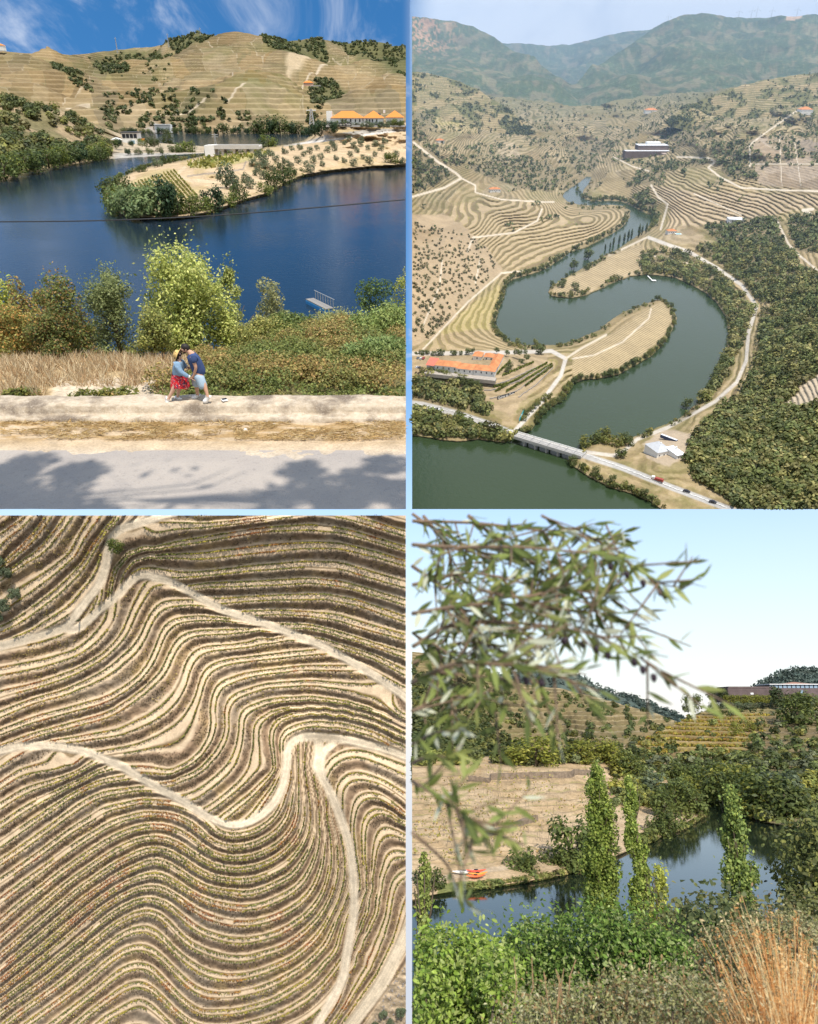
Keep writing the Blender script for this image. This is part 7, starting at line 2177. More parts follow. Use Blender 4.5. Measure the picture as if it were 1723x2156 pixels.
    tag(link('sheet_metal_panel', w.mesh('sheet_metal_panel', plain('galvanised', (0.55, 0.55, 0.53), 0.4, 0.2, 20)), LM(BL, pos(np.array([808.0]), np.array([2722.0]))[0])), 'pale metal panel standing among the wavy terraces', 'panel')
    # ---- stones in the rubble corner
    st_ = MB()
    for i in range(420):
        x = rng.uniform(1120, 1268)
        y = rng.uniform(2960, 3203)
        if x < np.interp(y, [2890, 2960, 3040, 3100, 3204], [1400, 1295, 1235, 1190, 1140]) + 20:
            continue
        p = pos(np.array([x]), np.array([y]))[0]
        s = 0.004 + 0.012 * rng.random() ** 2
        st_.box((p[0], p[1], p[2] + s * .3), (s * 1.4, s, s), rng.random() * 3)
    tag(link('rubble', st_.mesh('rubble', plain('grey_stone', (0.30, 0.27, 0.25), 0.9, 0.4, 30)), BL.M), 'grey loose stones in the lower right corner of the hillside', 'stones', kind='stuff')
# ================================================================== river seen through an olive tree
def r7(*p): return [(861.5 + .5 * x, 1076.9 + .5 * y) for x, y in p]
def r8(*p): return [(861.5 + .5 * x, 1615.3 + .5 * y) for x, y in p]
def build_poplar_river():
    pl = BR
    water = [(850, 1906), (868, 1898), (912, 1886), (990, 1874), (1060, 1866), (1140, 1853), (1180, 1845), (1240, 1825), (1300, 1803), (1390, 1765), (1440, 1748), (1480, 1722), (1487, 1708), (1470, 1690), (1452, 1679), (1490, 1681), (1525, 1698), (1565, 1716), (1610, 1733), (1660, 1742), (1760, 1752), (1760, 2100), (850, 2100)]
    ctl = [(868, 1860, 1.0), (1000, 1840, 1.0), (1120, 1820, 1.0), (1240, 1790, 1.0), (1380, 1740, 1.0), (868, 1800, 2.2), (1000, 1780, 2.2), (1150, 1750, 2.4), (1250, 1720, 2.6), (868, 1700, 4.2), (1000, 1690, 4.4), (1200, 1670, 4.8), (1350, 1690, 2.0), (868, 1640, 6.5), (1100, 1632, 6.6), (1250, 1625, 6.4), (868, 1590, 9), (1100, 1588, 9), (1300, 1600, 7.4), (1400, 1640, 3.2), (1450, 1655, 1.6), (1420, 1600, 6.8), (868, 1568, 10.5), (1300, 1568, 9.8),
           (1560, 1695, .8), (1650, 1705, 1.5), (1740, 1735, 1.0), (1600, 1660, 3), (1740, 1680, 3.2), (1740, 1700, 2.4), (1500, 1640, 3), (1640, 1630, 6), (1740, 1610, 8), (1480, 1600, 6.5), (1560, 1580, 8.5), (1740, 1568, 11), (1480, 1568, 9.5)]
    ctl += [(a, b, .25) for a, b in resample(water[:21], 22)]
    tp = TPS([(a, b) for a, b, _ in ctl], [z for _, _, z in ctl], 300, 1e-3)
    def zf(x, y):
        dw = -shore_dist(x, y, water)
        return np.where(dw > -1, np.clip(tp(x, y), .2, 14) * sst(-1, 3, dw) - .4 * (1 - sst(-1, 1.5, dw)), -1.2)
    X, Y, z, P = zsheet(pl, 868, 1740, 1566, 1912, 1.8, zf)
    dw = -shore_dist(X, Y, water)
    ph = (Y - 1600 + (X - 1000) * .03 + (fbm(X / 90, Y / 40, 3, 111) - .5) * 26) / 13.0
    f_ = ph - np.floor(ph)
    fld = pip(X, Y, [(850, 1585), (1250, 1605), (1330, 1640), (1260, 1745), (1150, 1800), (850, 1840)]) * 1.0
    n1, n2 = fbm(P[..., 0] / 6, P[..., 1] / 6, 4, 113), fbm(P[..., 0] / 1.5, P[..., 1] / 3, 4, 114)
    col = blendc(np.full(P.shape, 1.) * (0.52, 0.385, 0.24), sst(.42, .62, n1) * .7, (0.43, 0.30, 0.165))
    col = blendc(col, fld * sst(.60, .74, f_) * sst(1, .88, f_) * .6 * sst(.32, .55, fbm(X / 34, Y / 9, 3, 116)), (0.24, 0.165, 0.10))
    col = blendc(col, fld * sst(.35, .5, f_) * sst(.66, .56, f_) * sst(.4, .55, n2) * .6, (0.25, 0.24, 0.07))
    col = blendc(col, sst(7, 4, dline(X, Y, [(868, 1862), (930, 1850), (1000, 1838), (1080, 1825), (1180, 1800), (1260, 1780)])), (0.52, 0.40, 0.27))
    col = blendc(col, sst(7, 4, dline(X, Y, [(1370, 1720), (1400, 1690), (1420, 1670), (1440, 1660)])), (0.52, 0.40, 0.27))
    col = blendc(col, pip(X, Y, [(925, 1862), (1050, 1850), (1060, 1868), (920, 1886)]) * .8, (0.13, 0.18, 0.04))
    col = blendc(col, sst(1440, 1500, X) * .8, (0.19, 0.16, 0.075))
    col = blendc(col, (1 - sst(0, 3, dw)) * .7, (0.12, 0.10, 0.06))
    P[..., 2] += (sst(.6, .9, f_) - f_) * .40 * fld + (n2 - .5) * .35 * sst(2, 6, dw)
    gm = ground_mat('field_soil', 3.0, .2, .6, vine=False)
    struct('riverside_field', sheet_mesh('riverside_field', P, gm, col, (dw > -6) & (Y > np.interp(X, [868, 1250, 1320, 1480, 1560, 1740], [1588, 1598, 1612, 1632, 1640, 1636]) + (fbm(X / 25, Y * 0, 3, 118) - .5) * 16)), pl)
    ok_ = ((X > 1290) & (Y < 1700) & (dw > 5) & (Y > 1605)) | ((Y > 1592) & (Y < 1612) & (X < 1300))
    ok_ |= (dw > 2) & (dw < 8) & (X > 1300)
    q_ = np.argwhere(ok_ & (Y > np.interp(X, [868, 1250, 1320, 1480, 1560, 1740], [1590, 1600, 1614, 1634, 1642, 1638])))
    q_ = q_[rng.integers(0, len(q_), 470)]
    B_ = P[q_[:, 0], q_[:, 1]]
    scatter('river_scrub', pl, B_, rng.uniform(1.2, 3.4, len(B_)), 90, .26, [(0.17, .19, .05), (.23, .24, .06), (.12, .145, .042), (.30, .28, .06), (.15, .17, .07)], 'mixed green scrub between the river and the terraced hills', 'scrub')
    q = resample(water[1:14], 1.6)
    q = q + rng.normal(size=q.shape) * (1.5, .6)
    q = q[(fbm(q[:, 0] / 22, q[:, 1] / 22, 3, 158) > .40) & (q[:, 0] > 872)]
    B_ = pl.at_z(q[:, 0], q[:, 1] - 1.2, 0.1)
    scatter('waterside_plants', pl, B_, rng.uniform(.4, 1.1, len(B_)), 60, .3, [(0.16, .18, .05), (.22, .22, .06), (.12, .15, .04), (.28, .23, .09)], 'low grass and reeds along the waterline below the field', 'reeds')
    V = np.array([pl.at_yz(x, y, 0.0) for x, y in ((868, 20), (1740, 20), (1740, 330), (868, 330))])
    struct('river', mesh_np('river', V, np.array([[0, 1, 2, 3]]), water_mat('river_water_still', (0.010, 0.016, 0.010), 0.5, 0.10, 0.05)), pl)
    def land(px, py):
        px, py = np.asarray(px, float), np.asarray(py, float)
        return pl.at_z(px, py, zf(px, py))
    # ---------------- hills
    def hill(name, crest, ctrl, yb, nx, ny, amp, sc_, seed, relief=1.0):
        cr = np.array(crest)
        tp_ = TPS([(a, b) for a, b, _ in ctrl], np.log([c for _, _, c in ctrl]), 200, 1e-3)
        xs, T = np.linspace(max(868, cr[0, 0]), min(1740, cr[-1, 0]), nx), np.linspace(0, 1, ny)
        c0 = np.interp(xs, cr[:, 0], cr[:, 1]) + (fbm(xs / 18, xs * 0, 4, seed) - .5) * 3
        X = np.broadcast_to(xs, (ny, nx))
        Y = c0[None] + (yb - c0)[None] * T[:, None]
        P = pl.at_y(X, Y, np.exp(tp_(X, Y)))
        P[..., 2] += (fbm(P[..., 0] / sc_, P[..., 1] / sc_, 4, seed + 1) - .5) * amp * sst(0, .1, T)[:, None]
        return X, Y, P, sst(0, .06, T)[:, None]
    # far ridges: distance haze is painted in as a blue-green colour
    fm = ground_mat('haze_tinted_ridge', 40, .25, .6, vine=False)
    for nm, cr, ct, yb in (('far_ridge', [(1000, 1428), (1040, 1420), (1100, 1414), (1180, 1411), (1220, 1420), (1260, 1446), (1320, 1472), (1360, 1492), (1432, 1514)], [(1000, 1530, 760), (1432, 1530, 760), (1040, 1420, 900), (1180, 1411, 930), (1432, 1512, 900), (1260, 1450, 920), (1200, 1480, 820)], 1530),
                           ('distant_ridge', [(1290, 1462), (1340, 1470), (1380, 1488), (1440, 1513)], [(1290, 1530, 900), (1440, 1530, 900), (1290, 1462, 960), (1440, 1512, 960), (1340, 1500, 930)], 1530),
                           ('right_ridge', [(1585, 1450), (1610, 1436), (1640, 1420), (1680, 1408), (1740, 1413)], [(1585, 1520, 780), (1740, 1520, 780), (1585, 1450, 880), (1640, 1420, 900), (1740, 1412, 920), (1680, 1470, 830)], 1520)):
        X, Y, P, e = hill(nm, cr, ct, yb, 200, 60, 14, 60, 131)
        nn = fbm(X / 8, Y / 5, 4, 133)
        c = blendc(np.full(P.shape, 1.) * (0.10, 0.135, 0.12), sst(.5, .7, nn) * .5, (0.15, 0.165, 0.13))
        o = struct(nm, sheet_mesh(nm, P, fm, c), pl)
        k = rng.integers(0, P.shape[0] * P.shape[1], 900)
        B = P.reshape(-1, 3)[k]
        scatter('ridge_pines', pl, B, rng.uniform(4, 8, len(B)), 9, .5, [(0.09, .125, .11), (.11, .145, .12), (.075, .105, .09)], {'far_ridge': 'pine wood on the haze tinted ridge at the left', 'distant_ridge': 'pine wood on the furthest haze tinted ridge', 'right_ridge': 'pine wood on the haze tinted ridge behind the stone building'}[nm], 'wood', lob=(.4, .4, .5))  # tree colours carry the same painted haze as the ridge
    # middle hill
    X, Y, P, e = hill('middle', [(868, 1372), (930, 1380), (1000, 1402), (1060, 1426), (1100, 1440), (1180, 1450), (1250, 1466), (1320, 1486), (1380, 1501), (1428, 1520)],
                      [(868, 1660, 225), (1100, 1660, 225), (1300, 1660, 225), (1428, 1660, 235), (868, 1620, 270), (1100, 1620, 270), (1300, 1620, 270), (1428, 1600, 290), (868, 1375, 560), (1000, 1405, 580), (1100, 1442, 600), (1250, 1468, 640), (1420, 1520, 620), (900, 1500, 380), (1000, 1540, 350), (1100, 1540, 400), (1180, 1540, 470), (1250, 1540, 420), (1320, 1540, 400), (1200, 1490, 540), (1060, 1480, 480), (1380, 1550, 400), (1150, 1580, 320)], 1660, 330, 200, 16, 60, 141)
    nn, n4 = fbm(X / 40, Y / 22, 4, 143), fbm(X / 10, Y / 7, 3, 144)
    col = blendc(np.full(P.shape, 1.) * (0.27, 0.205, 0.095), sst(.42, .6, nn), (0.19, 0.155, 0.07))
    grn = sst(1080, 950, X + (fbm(X / 20, Y / 14, 3, 145) - .5) * 160) * sst(1400, 1440, Y)
    col = blendc(col, grn * .8, (0.13, 0.125, 0.05))
    col = blendc(col, sst(5, 2, np.abs(Y - 1520 - (X - 1180) * .5)) * .5 * (np.abs(X - 1180) < 60), (0.45, 0.37, 0.24))
    vine = (1 - grn) * .95
    phi = P[..., 2] / 2.6 + n4 * .5
    P[..., 2] += (np.floor(phi) + sst(.3, .7, phi - np.floor(phi)) - phi) * 2.4 * vine * e
    gm2 = ground_mat('autumn_vines', 14, .16, .4)
    struct('terraced_hill', sheet_mesh('terraced_hill', P, gm2, col, None, {'Phi': phi, 'Vine': vine * .9}), pl)
    w = (np.clip(grn, 0, 1) * .9 + .3 * (n4 > .55) + .9 * pip(X, Y, [(868, 1540), (1000, 1530), (1120, 1560), (1130, 1600), (868, 1610)]) + .5 * pip(X, Y, [(1150, 1480), (1300, 1492), (1380, 1510), (1330, 1520), (1200, 1500)]) * (n4 > .5)) * e
    k = rng.choice(w.size, 2400, p=(w / w.sum()).ravel())
    B = P.reshape(-1, 3)[k]
    scatter('hill_shrubs', pl, B, rng.uniform(2.2, 5.2, len(B)), 30, .42, [(0.085, .105, .034), (.11, .125, .04), (.065, .085, .028), (.16, .16, .045)], 'dark green shrubs over the middle terraced hill', 'shrubs')
    # right hill with golden terraces
    X, Y, P2, e = hill('right', [(1300, 1590), (1335, 1570), (1370, 1551), (1420, 1527), (1450, 1508), (1480, 1499), (1520, 1482), (1560, 1475), (1740, 1472)],
                       [(1300, 1690, 190), (1500, 1690, 190), (1740, 1690, 180), (1300, 1640, 215), (1450, 1640, 215), (1600, 1640, 215), (1740, 1650, 205), (1335, 1570, 300), (1420, 1527, 370), (1480, 1499, 415), (1560, 1476, 425), (1740, 1472, 425), (1500, 1560, 300), (1600, 1540, 320), (1700, 1560, 280), (1650, 1500, 385), (1450, 1600, 245), (1600, 1600, 245), (1740, 1520, 345)], 1690, 330, 200, 7, 40, 151)
    nn, n4 = fbm(X / 30, Y / 14, 4, 153), fbm(X / 8, Y / 6, 3, 154)
    col = blendc(np.full(P2.shape, 1.) * (0.40, 0.29, 0.075), sst(.42, .6, nn), (0.33, 0.20, 0.06))
    rt = sst(1560, 1640, X + (Y - 1520) * .8)
    col = blendc(col, rt * .85, (0.17, 0.135, 0.075))
    col = blendc(col, sst(1510, 1495, Y + (n4 - .5) * 10) * .8, (0.20, 0.18, 0.085))
    col = blendc(col, sst(1580, 1600, Y) * .8, (0.16, 0.13, 0.06))
    vine = (1 - rt * .6)
    phi = P2[..., 2] / 1.5 + n4 * .35
    P2[..., 2] += (np.floor(phi) + sst(.3, .7, phi - np.floor(phi)) - phi) * 1.4 * vine * e
    struct('building_hill', sheet_mesh('building_hill', P2, gm2, col, None, {'Phi': phi, 'Vine': vine * .85}), pl)
    w = (rt * .8 + .9 * sst(1575, 1600, Y) + .10 + .5 * sst(1505, 1498, Y)) * (n4 > .38) * sst(0, .03, np.linspace(0, 1, X.shape[0]))[:, None]
    k = rng.choice(w.size, 900, p=(w / w.sum()).ravel())
    B = P2.reshape(-1, 3)[k]
    scatter('slope_shrubs', pl, B, rng.uniform(1.5, 4.4, len(B)), 46, .34, [(0.11, .135, .04), (.15, .17, .05), (.08, .10, .032), (.20, .19, .05), (.14, .15, .08)], 'mixed green shrubs on the slope below the stone building', 'shrubs')
    # autumn vine leaves on the golden terraces
    w = vine * (1 - rt) * sst(1500, 1510, Y) * sst(1590, 1570, Y) * (np.abs(phi - np.floor(phi) - .22) < .14)
    k = rng.choice(w.size, 6000, p=(w / w.sum()).ravel())
    B = P2.reshape(-1, 3)[k] + rng.random((6000, 3)) * (.6, .6, 1.0)
    V, F = quads(B, rng.normal(size=B.shape) + (0, -.4, .5), .9 * (.5 + rng.random(6000)), .8)
    tag(link('autumn_vines', mesh_np('autumn_vines', V, F, LEAF, False, lcol(6000, [(0.36, .28, .04), (.30, .16, .04), (.20, .20, .04), (.42, .34, .06)])), pl.M), 'golden autumn vines on the terraces of the right hill', 'vines', kind='stuff')
    return land, P2

def build_poplar_things(land):
    pl = BR
    # ---------------- stone building on the hill
    brn = plain('purple_stone', (0.115, .085, .082), .9, .25, .25, .4)
    glass = plain('blue_glass', (0.22, .30, .38), .15, .2, .5)
    wht = plain('white_frame', (0.75, .75, .74), .6, .05, 1)
    clay = plain('clay_roof', (0.36, .19, .13), .85, .15, .5)
    dark = plain('dark_opening', (0.02, .02, .022), .5, .1, 1)
    Y0 = 424.0
    a, b = pl.at_y(1532, 1476, Y0), pl.at_y(1738, 1476, Y0)
    k = (b[0] - a[0]) / 206.0
    st = thing('stone_winery', pl, a, 0, 'long low purple brown stone building on the hilltop with a glazed upper floor', 'building')
    part('wall', MB().box((103 * k, 8, 11.5 * k), (206 * k, 20, 29 * k)).mesh('wall', brn), st)
    part('plinth', MB().box((103 * k, 6.5, 2 * k), (207 * k, 20.5, 10 * k)).mesh('plinth', brn), st)
    part('upper_floor', MB().box((158 * k, 10, 30 * k), (120 * k, 14, 8 * k)).mesh('upper_floor', dark), st)
    pane = MB().box((0, 0, 0), (7.2 * k, .2, 6.4 * k)).mesh('pane', glass)
    for i in range(11):
        part('pane', pane, st).location = ((102 + 9.4 * i) * k, 2.85, 30 * k)
    part('roof', MB().box((158 * k, 10, 34.6 * k), (124 * k, 17, 1.4 * k)).mesh('roof', wht), st)
    part('clay_roof', MB().hip(138 * k, 190 * k, 4, 16, 35.4 * k, 40 * k, .5).mesh('clay_roof', clay), st)
    for x, z, w_, h_, m_ in ((50, 15, 6, 3.4, wht), (155, 19, 5.5, 6.5, glass), (196, 19, 4, 5, glass)):
        part('window', MB().box((x * k, -2.1, z * k), (w_ * k, .3, h_ * k)).mesh('window', m_), st)
    part('parapet', MB().box((52 * k, 6, 27.5 * k), (100 * k, 16, 4 * k)).mesh('parapet', brn), st)
    ol = kind(OLIVE, 1.2, 0.0, 320, .12, 9, 3, True, 71)
    gr = kind([(0.11, .14, .035), (.15, .175, .045), (.08, .105, .028)], 1.15, .03, 520, .095, 11, 3, True, 73)
    li = kind([(0.23, .24, .04), (.29, .28, .055), (.17, .19, .035)], 1.2, .03, 520, .095, 11, 2, True, 75)
    pn = kind([(0.06, .08, .032), (.08, .10, .04)], .75, .12, 420, .09, 10, 2, True, 77)
    for i in range(15):
        x = 1536 + i * 12.5
        if x > 1716:
            break
        li.put('hedge_tree', pl, pl.at_y(x, 1481.5, 414.), 4.6, 'clipped bright green tree in the row before the stone building', 'tree', 'tree row before the stone building', 1.3)
    for i, x in enumerate(np.linspace(1500, 1712, 17)):
        ol.put('olive_tree', pl, pl.at_y(x, 1493 + .3 * math.sin(x), 398.), 3.4, 'silvery olive tree in the row below the stone building', 'tree', 'olive row below the stone building', 1.2)
    for x, y, Yd, h, K, lab in ((1460, 1501, 405, 10, gr, 'lone dark tree on the crest left of the stone building'), (1502, 1482, 415, 9, pn, 'dark tree at the left corner of the stone building'), (1526, 1482, 418, 9, pn, 'bushy tree touching the left corner of the stone building'), (1645, 1500, 390, 13, pn, 'grey green pine below the stone building'), (1683, 1535, 330, 16, gr, 'tall green tree on the right slope below the building'), (1700, 1500, 380, 6, ol, 'round silvery bush on the right slope'), (1552, 1548, 300, 5, li, 'bright green bush at the end of the golden terraces'), (1580, 1540, 320, 4.5, li, 'yellow bush right of the golden terraces')):
        K.put('tree', pl, pl.at_y(x, y, float(Yd)), h, lab, 'tree', None, 1.0)
    # ---------------- bushes behind the field and on the river bends
    items = []
    for x, y, h, K, w_, lab in ((1130, 1612, 6.5, li, 1.5, 'yellow green round tree at the upper edge of the field'), (1085, 1610, 4, li, 1.4, 'yellow bush left of the round tree behind the field'), (1255, 1606, 5.5, li, 1.6, 'broad yellow green bushes behind the field, left one'), (1225, 1606, 5, li, 1.5, 'bright bush behind the field beside the round tree'), (1290, 1610, 5, li, 1.4, 'bright bush behind the field near the poplars'), (1190, 1600, 3.5, gr, 1.5, 'dark low bush behind the field'), (1330, 1640, 6, gr, 1.2, 'green tree behind the tall poplars'), (1310, 1632, 5, li, 1.2, 'yellow tree behind the tall poplars'), (1060, 1604, 3, gr, 1.6, 'dark hedge piece behind the field'),
                                (1425, 1712, 6.5, gr, 1.1, 'dark green tree at the inner river bend'), (1448, 1705, 6, li, 1.0, 'yellow green tree at the inner river bend'), (1402, 1722, 5, gr, 1.1, 'bush left of the trees at the inner river bend'), (1468, 1712, 4.5, gr, 1.0, 'small bush at the water on the inner bend'), (1410, 1756, 4, gr, 1.3, 'low bush at the water between the poplars and the bend'), (1385, 1768, 3.5, gr, 1.3, 'low dark bush at the water beside the second poplar'), (1380, 1680, 5, ol, 1.2, 'silvery tree behind the second poplar'),
                                (1100, 1864, 4.0, gr, 1.25, 'large dark bush on the field bank, left of two'), (1085, 1866, 3.2, gr, 1.2, 'dark bush hugging the large bank bush'), (1160, 1854, 3.2, gr, 1.2, 'round dark bush on the field bank, right of two'), (1208, 1836, 6.8, gr, .85, 'open crowned tree on the field bank left of the poplars'), (1195, 1840, 3, gr, 1.2, 'low bush under the open crowned bank tree'), (905, 1888, 3.0, gr, 1.2, 'dark bush at the water near the left edge'), (1245, 1824, 4, gr, 1.2, 'bush at the bank behind the first poplar'),
                                (1490, 1690, 7, gr, 1.2, 'bushy tree leftmost on the far right shore'), (1515, 1700, 8.5, li, 1.1, 'bright yellow green tree on the far right shore'), (1545, 1712, 8.5, gr, 1.15, 'broad green tree on the far right shore'), (1575, 1722, 8, gr, 1.1, 'green tree behind the third poplar'), (1602, 1734, 7.5, li, 1.1, 'light tree right behind the third poplar'), (1630, 1740, 9, gr, 1.15, 'large green tree on the right shore'), (1660, 1746, 8.5, gr, 1.1, 'large dark tree on the right shore, right of the third poplar'), (1692, 1748, 5, gr, 1.4, 'low dark bush on the right shore'), (1715, 1750, 4, gr, 1.4, 'low bush on the right shore at the edge'), (1555, 1680, 7, li, 1.2, 'yellow green tree in the second rank of the right shore'), (1600, 1690, 7, gr, 1.2, 'green tree in the second rank of the right shore'), (1650, 1690, 6, ol, 1.2, 'silvery tree in the second rank of the right shore'), (1530, 1660, 6, gr, 1.3, 'dark tree high on the right shore'), (1500, 1655, 5, gr, 1.4, 'dark tree at the narrow end of the water'), (1470, 1660, 5.5, gr, 1.3, 'green tree closing the narrow end of the water'), (1440, 1650, 5, gr, 1.3, 'dark tree behind the inner bend')):
        p = land(x, y)
        K.put('tree' if h > 4.2 else 'bush', pl, p, h, lab, 'tree' if h > 4.2 else 'bush', 'trees and bushes around the river bend', w_)
    # stakes and young vines in the field
    stk = MB()
    for _ in range(190):
        x, y = rng.uniform(900, 1250), rng.uniform(1600, 1800)
        if not pip(np.array(x), np.array(y), [(850, 1590), (1250, 1608), (1260, 1740), (1150, 1795), (850, 1835)]):
            continue
        p = land(x, y)
        stk.tube([p, p + (rng.normal() * .06, 0, rng.uniform(.5, 1.2))], .035, 3, False)
    tag(link('vine_stakes', stk.mesh('vine_stakes', plain('stake_wood', (0.22, .17, .12), .9, .3, 3)), pl.M), 'thin stakes and young vines standing in the bare terraced field', 'stakes', kind='stuff')
    n = 2600
    x, y = rng.uniform(872, 1255, n), rng.uniform(1600, 1815, n)
    y = np.round((y - 1600 + (x - 1000) * .03) / 13.0) * 13.0 + 1604 - (x - 1000) * .03 + rng.normal(size=n) * 1.2
    k = pip(x, y, [(850, 1596), (1250, 1610), (1260, 1740), (1150, 1795), (850, 1835)]) & (fbm(x / 40, y / 20, 3, 119) > .46)
    C = land(x[k], y[k])
    C[:, 2] += .1 + rng.random(len(C)) * .6
    V, F = quads(C, rng.normal(size=C.shape) + (0, -.5, .3), .34 * (.5 + rng.random(len(C))), .7)
    tag(link('young_vines', mesh_np('young_vines', V, F, LEAF, False, lcol(len(C), [(0.26, .24, .06), (.34, .28, .08), (.30, .20, .08)])), pl.M), 'sparse young vines in rows over the bare terraced field', 'vines', kind='stuff')
    wl = plain('dry_stone', (0.19, .145, .105), .95, .4, 1.5, .8)
    for i, ln in enumerate((r8((250, 60), (340, 70), (345, 50), (690, 40), (695, 30), (770, 35)), r8((330, 290), (420, 270), (480, 240), (545, 225)))):
        pts = [np.array(land(x, y)) for x, y in resample(ln, 5)]
        w_ = MB()
        n_ = len(pts)
        hgt = 1.0 if i == 0 else .7
        vs = [(*q[:2], q[2] - .3) for q in pts] + [(q[0], q[1] + .1, q[2] + hgt + .12 * rng.normal()) for q in pts] + [(q[0], q[1] + .8, q[2] + hgt) for q in pts]
        w_.add(vs, [(j, j + 1, n_ + j + 1, n_ + j) for j in range(n_ - 1)] + [(n_ + j, n_ + j + 1, 2 * n_ + j + 1, 2 * n_ + j) for j in range(n_ - 1)])
        tag(link('dry_stone_wall', w_.mesh('dry_stone_wall', wl), pl.M), ('long dark dry stone wall along the top of the bare field', 'short crumbling stone step in the middle of the bare field')[i], 'wall')
    # ---------------- kayaks on a rack
    for i, (x, y, c_, lab) in enumerate(((1003, 1846, (.75, .09, .05), 'red kayak lying uppermost on the grassy bank'), (1006, 1850, (.85, .30, .05), 'orange kayak lying beside the red one on the bank'), (1002, 1853, (.80, .16, .06), 'second red kayak nearest to the water'), (978, 1842, (.75, .74, .72), 'white boat hull lying left of the kayaks'))):
        n_ = 11
        L_ = 2.4 if i < 3 else 3.0
        rings, vs = [], []
        for j in range(n_):
            t = j / (n_ - 1)
            w_ = (.27 if i < 3 else .4) * math.sin(math.pi * min(max(t, .03), .97)) ** .7
            for q in range(8):
                an = 2 * math.pi * q / 8
                vs.append(((t - .5) * L_, math.cos(an) * w_, .25 + math.sin(an) * w_ * .55 + .18 * (2 * t - 1) ** 2))
        fs = [(j * 8 + q, (j + 1) * 8 + q, (j + 1) * 8 + (q + 1) % 8, j * 8 + (q + 1) % 8) for j in range(n_ - 1) for q in range(8)]
        o = thing('kayak' if i < 3 else 'boat', pl, land(x, y) + np.array([0, 0, .35 - .1 * i]), .12 + .05 * i, lab, 'kayak' if i < 3 else 'boat')
        part('hull', MB().add(vs, fs).mesh('hull', plain('kayak_paint_%d' % i, c_, .35, .05, 1), True), o)
        part('cockpit', MB().tube([(0, 0, .40), (0, 0, .46)], [.26, .22], 10).mesh('cockpit', dark), o)
    # ---------------- poplars
    def poplar(px, pyt, Y, wpx, z0_, n, cols, label, leaf=.24, lean=0.0, sq=1.0, name='poplar'):
        n = int(n * 2.4)
        leaf *= .95
        cols = [(c_[0] * 1.25, c_[1] * 1.45, c_[2] * 1.3) for c_ in cols]
        b = pl.at_yz(px, Y, z0_)
        h = pl.at_y(px, pyt, Y)[2] - z0_
        w = wpx * Y / FP
        L_ = []
        r_ = np.random.default_rng(int(px))
        for i in range(52):
            t = (i + r_.random()) / 52
            rr = .52 * w * min(1, .45 + 1.8 * t) * max(.02, 1 - t) ** .5 * r_.uniform(.2, 1)
            a = r_.random() * 6.283
            q = w * r_.uniform(.13, .22) * (1.15 - .5 * t)
            L_.append(((math.cos(a) * rr + lean * t * w, math.sin(a) * rr, h * (.05 + .9 * t)), (q, q, q * 1.7)))
        P, d = crown_pts(L_, n, .35)
        k = rng.integers(0, n, n // 12)
        P[:n // 12] = P[k] + (d[k] * .5 + (0, 0, .8)) * rng.random((n // 12, 1)) * .26 * w
        P[:, 2] = np.minimum(P[:, 2], h)
        k_ = pl.inside(P + b, 2)
        P, d = P[k_], d[k_]
        V, F = quads(P, d + rng.normal(size=P.shape) * .8, leaf * (.5 + rng.random(len(P))), .75)
        o = thing(name, pl, b, 0, label, 'tree')
        part('crown', mesh_np('crown', V, F, LEAF, False, lcol(len(P), cols, .25)), o)
        tb = MB().tube([(0, 0, -1), (.05, 0, h * .5), (lean * w * .8, 0, h * .92)], [.22, .14, .03], 7)
        for i in range(16):
            t = r_.uniform(.1, .8)
            a = r_.random() * 6.283
            e = w * .35 * r_.uniform(.5, 1)
            tb.tube([(0, 0, h * t), (math.cos(a) * e * .6, math.sin(a) * e * .6, h * (t + .06)), (math.cos(a) * e, math.sin(a) * e, h * (t + .15))], [.06, .04, .015], 4)
        part('trunk', tb.mesh('trunk', BARK, True), o)
        return o
    PC = [(0.17, .19, .04), (.22, .235, .05), (.12, .145, .032), (.28, .275, .07)]
    poplar(1280, 1603, 72, 84, .5, 9500, PC, 'tall broad poplar at the water, leftmost of the three')
    poplar(1360, 1628, 70, 56, .5, 6500, PC, 'slender poplar in the middle of the three', lean=-.15)
    poplar(1582, 1652, 60, 88, .0, 8500, [(0.12, .14, .04), (.16, .18, .05), (.09, .11, .03), (.22, .22, .06)], 'tall poplar standing apart at the right')
    poplar(1430, 1808, 46, 92, -.5, 2800, [(0.30, .27, .05), (.24, .23, .05), (.36, .32, .08)], 'small yellowing tree between the poplars', .20, 0, 1, 'tree')
    poplar(897, 1752, 30, 74, 1.0, 3600, [(0.23, .23, .06), (.28, .27, .08), (.18, .19, .05)], 'yellow green tree at the left edge over the water', .13, 0, 1, 'tree')
    # ---------------- near slope and its plants
    xs, ys = np.linspace(868, 1740, 80), np.r_[1.6, 2.2, 3, 4, 5, 6.5, 8, 10, 14, 20, 30, 45, 62]
    P = np.array([pl.at_yz(xs, y, float(np.interp(y, [1.6, 3, 5, 8, 14, 30, 62], [18.7, 18.3, 17.5, 16.0, 12.6, 5.5, -.6]))) for y in ys[::-1]])
    struct('near_slope', sheet_mesh('near_slope', P, ground_mat('near_soil', 1.0, .3, .5, vine=False), np.full(P.shape, 1.) * (0.13, 0.10, 0.055)), pl)
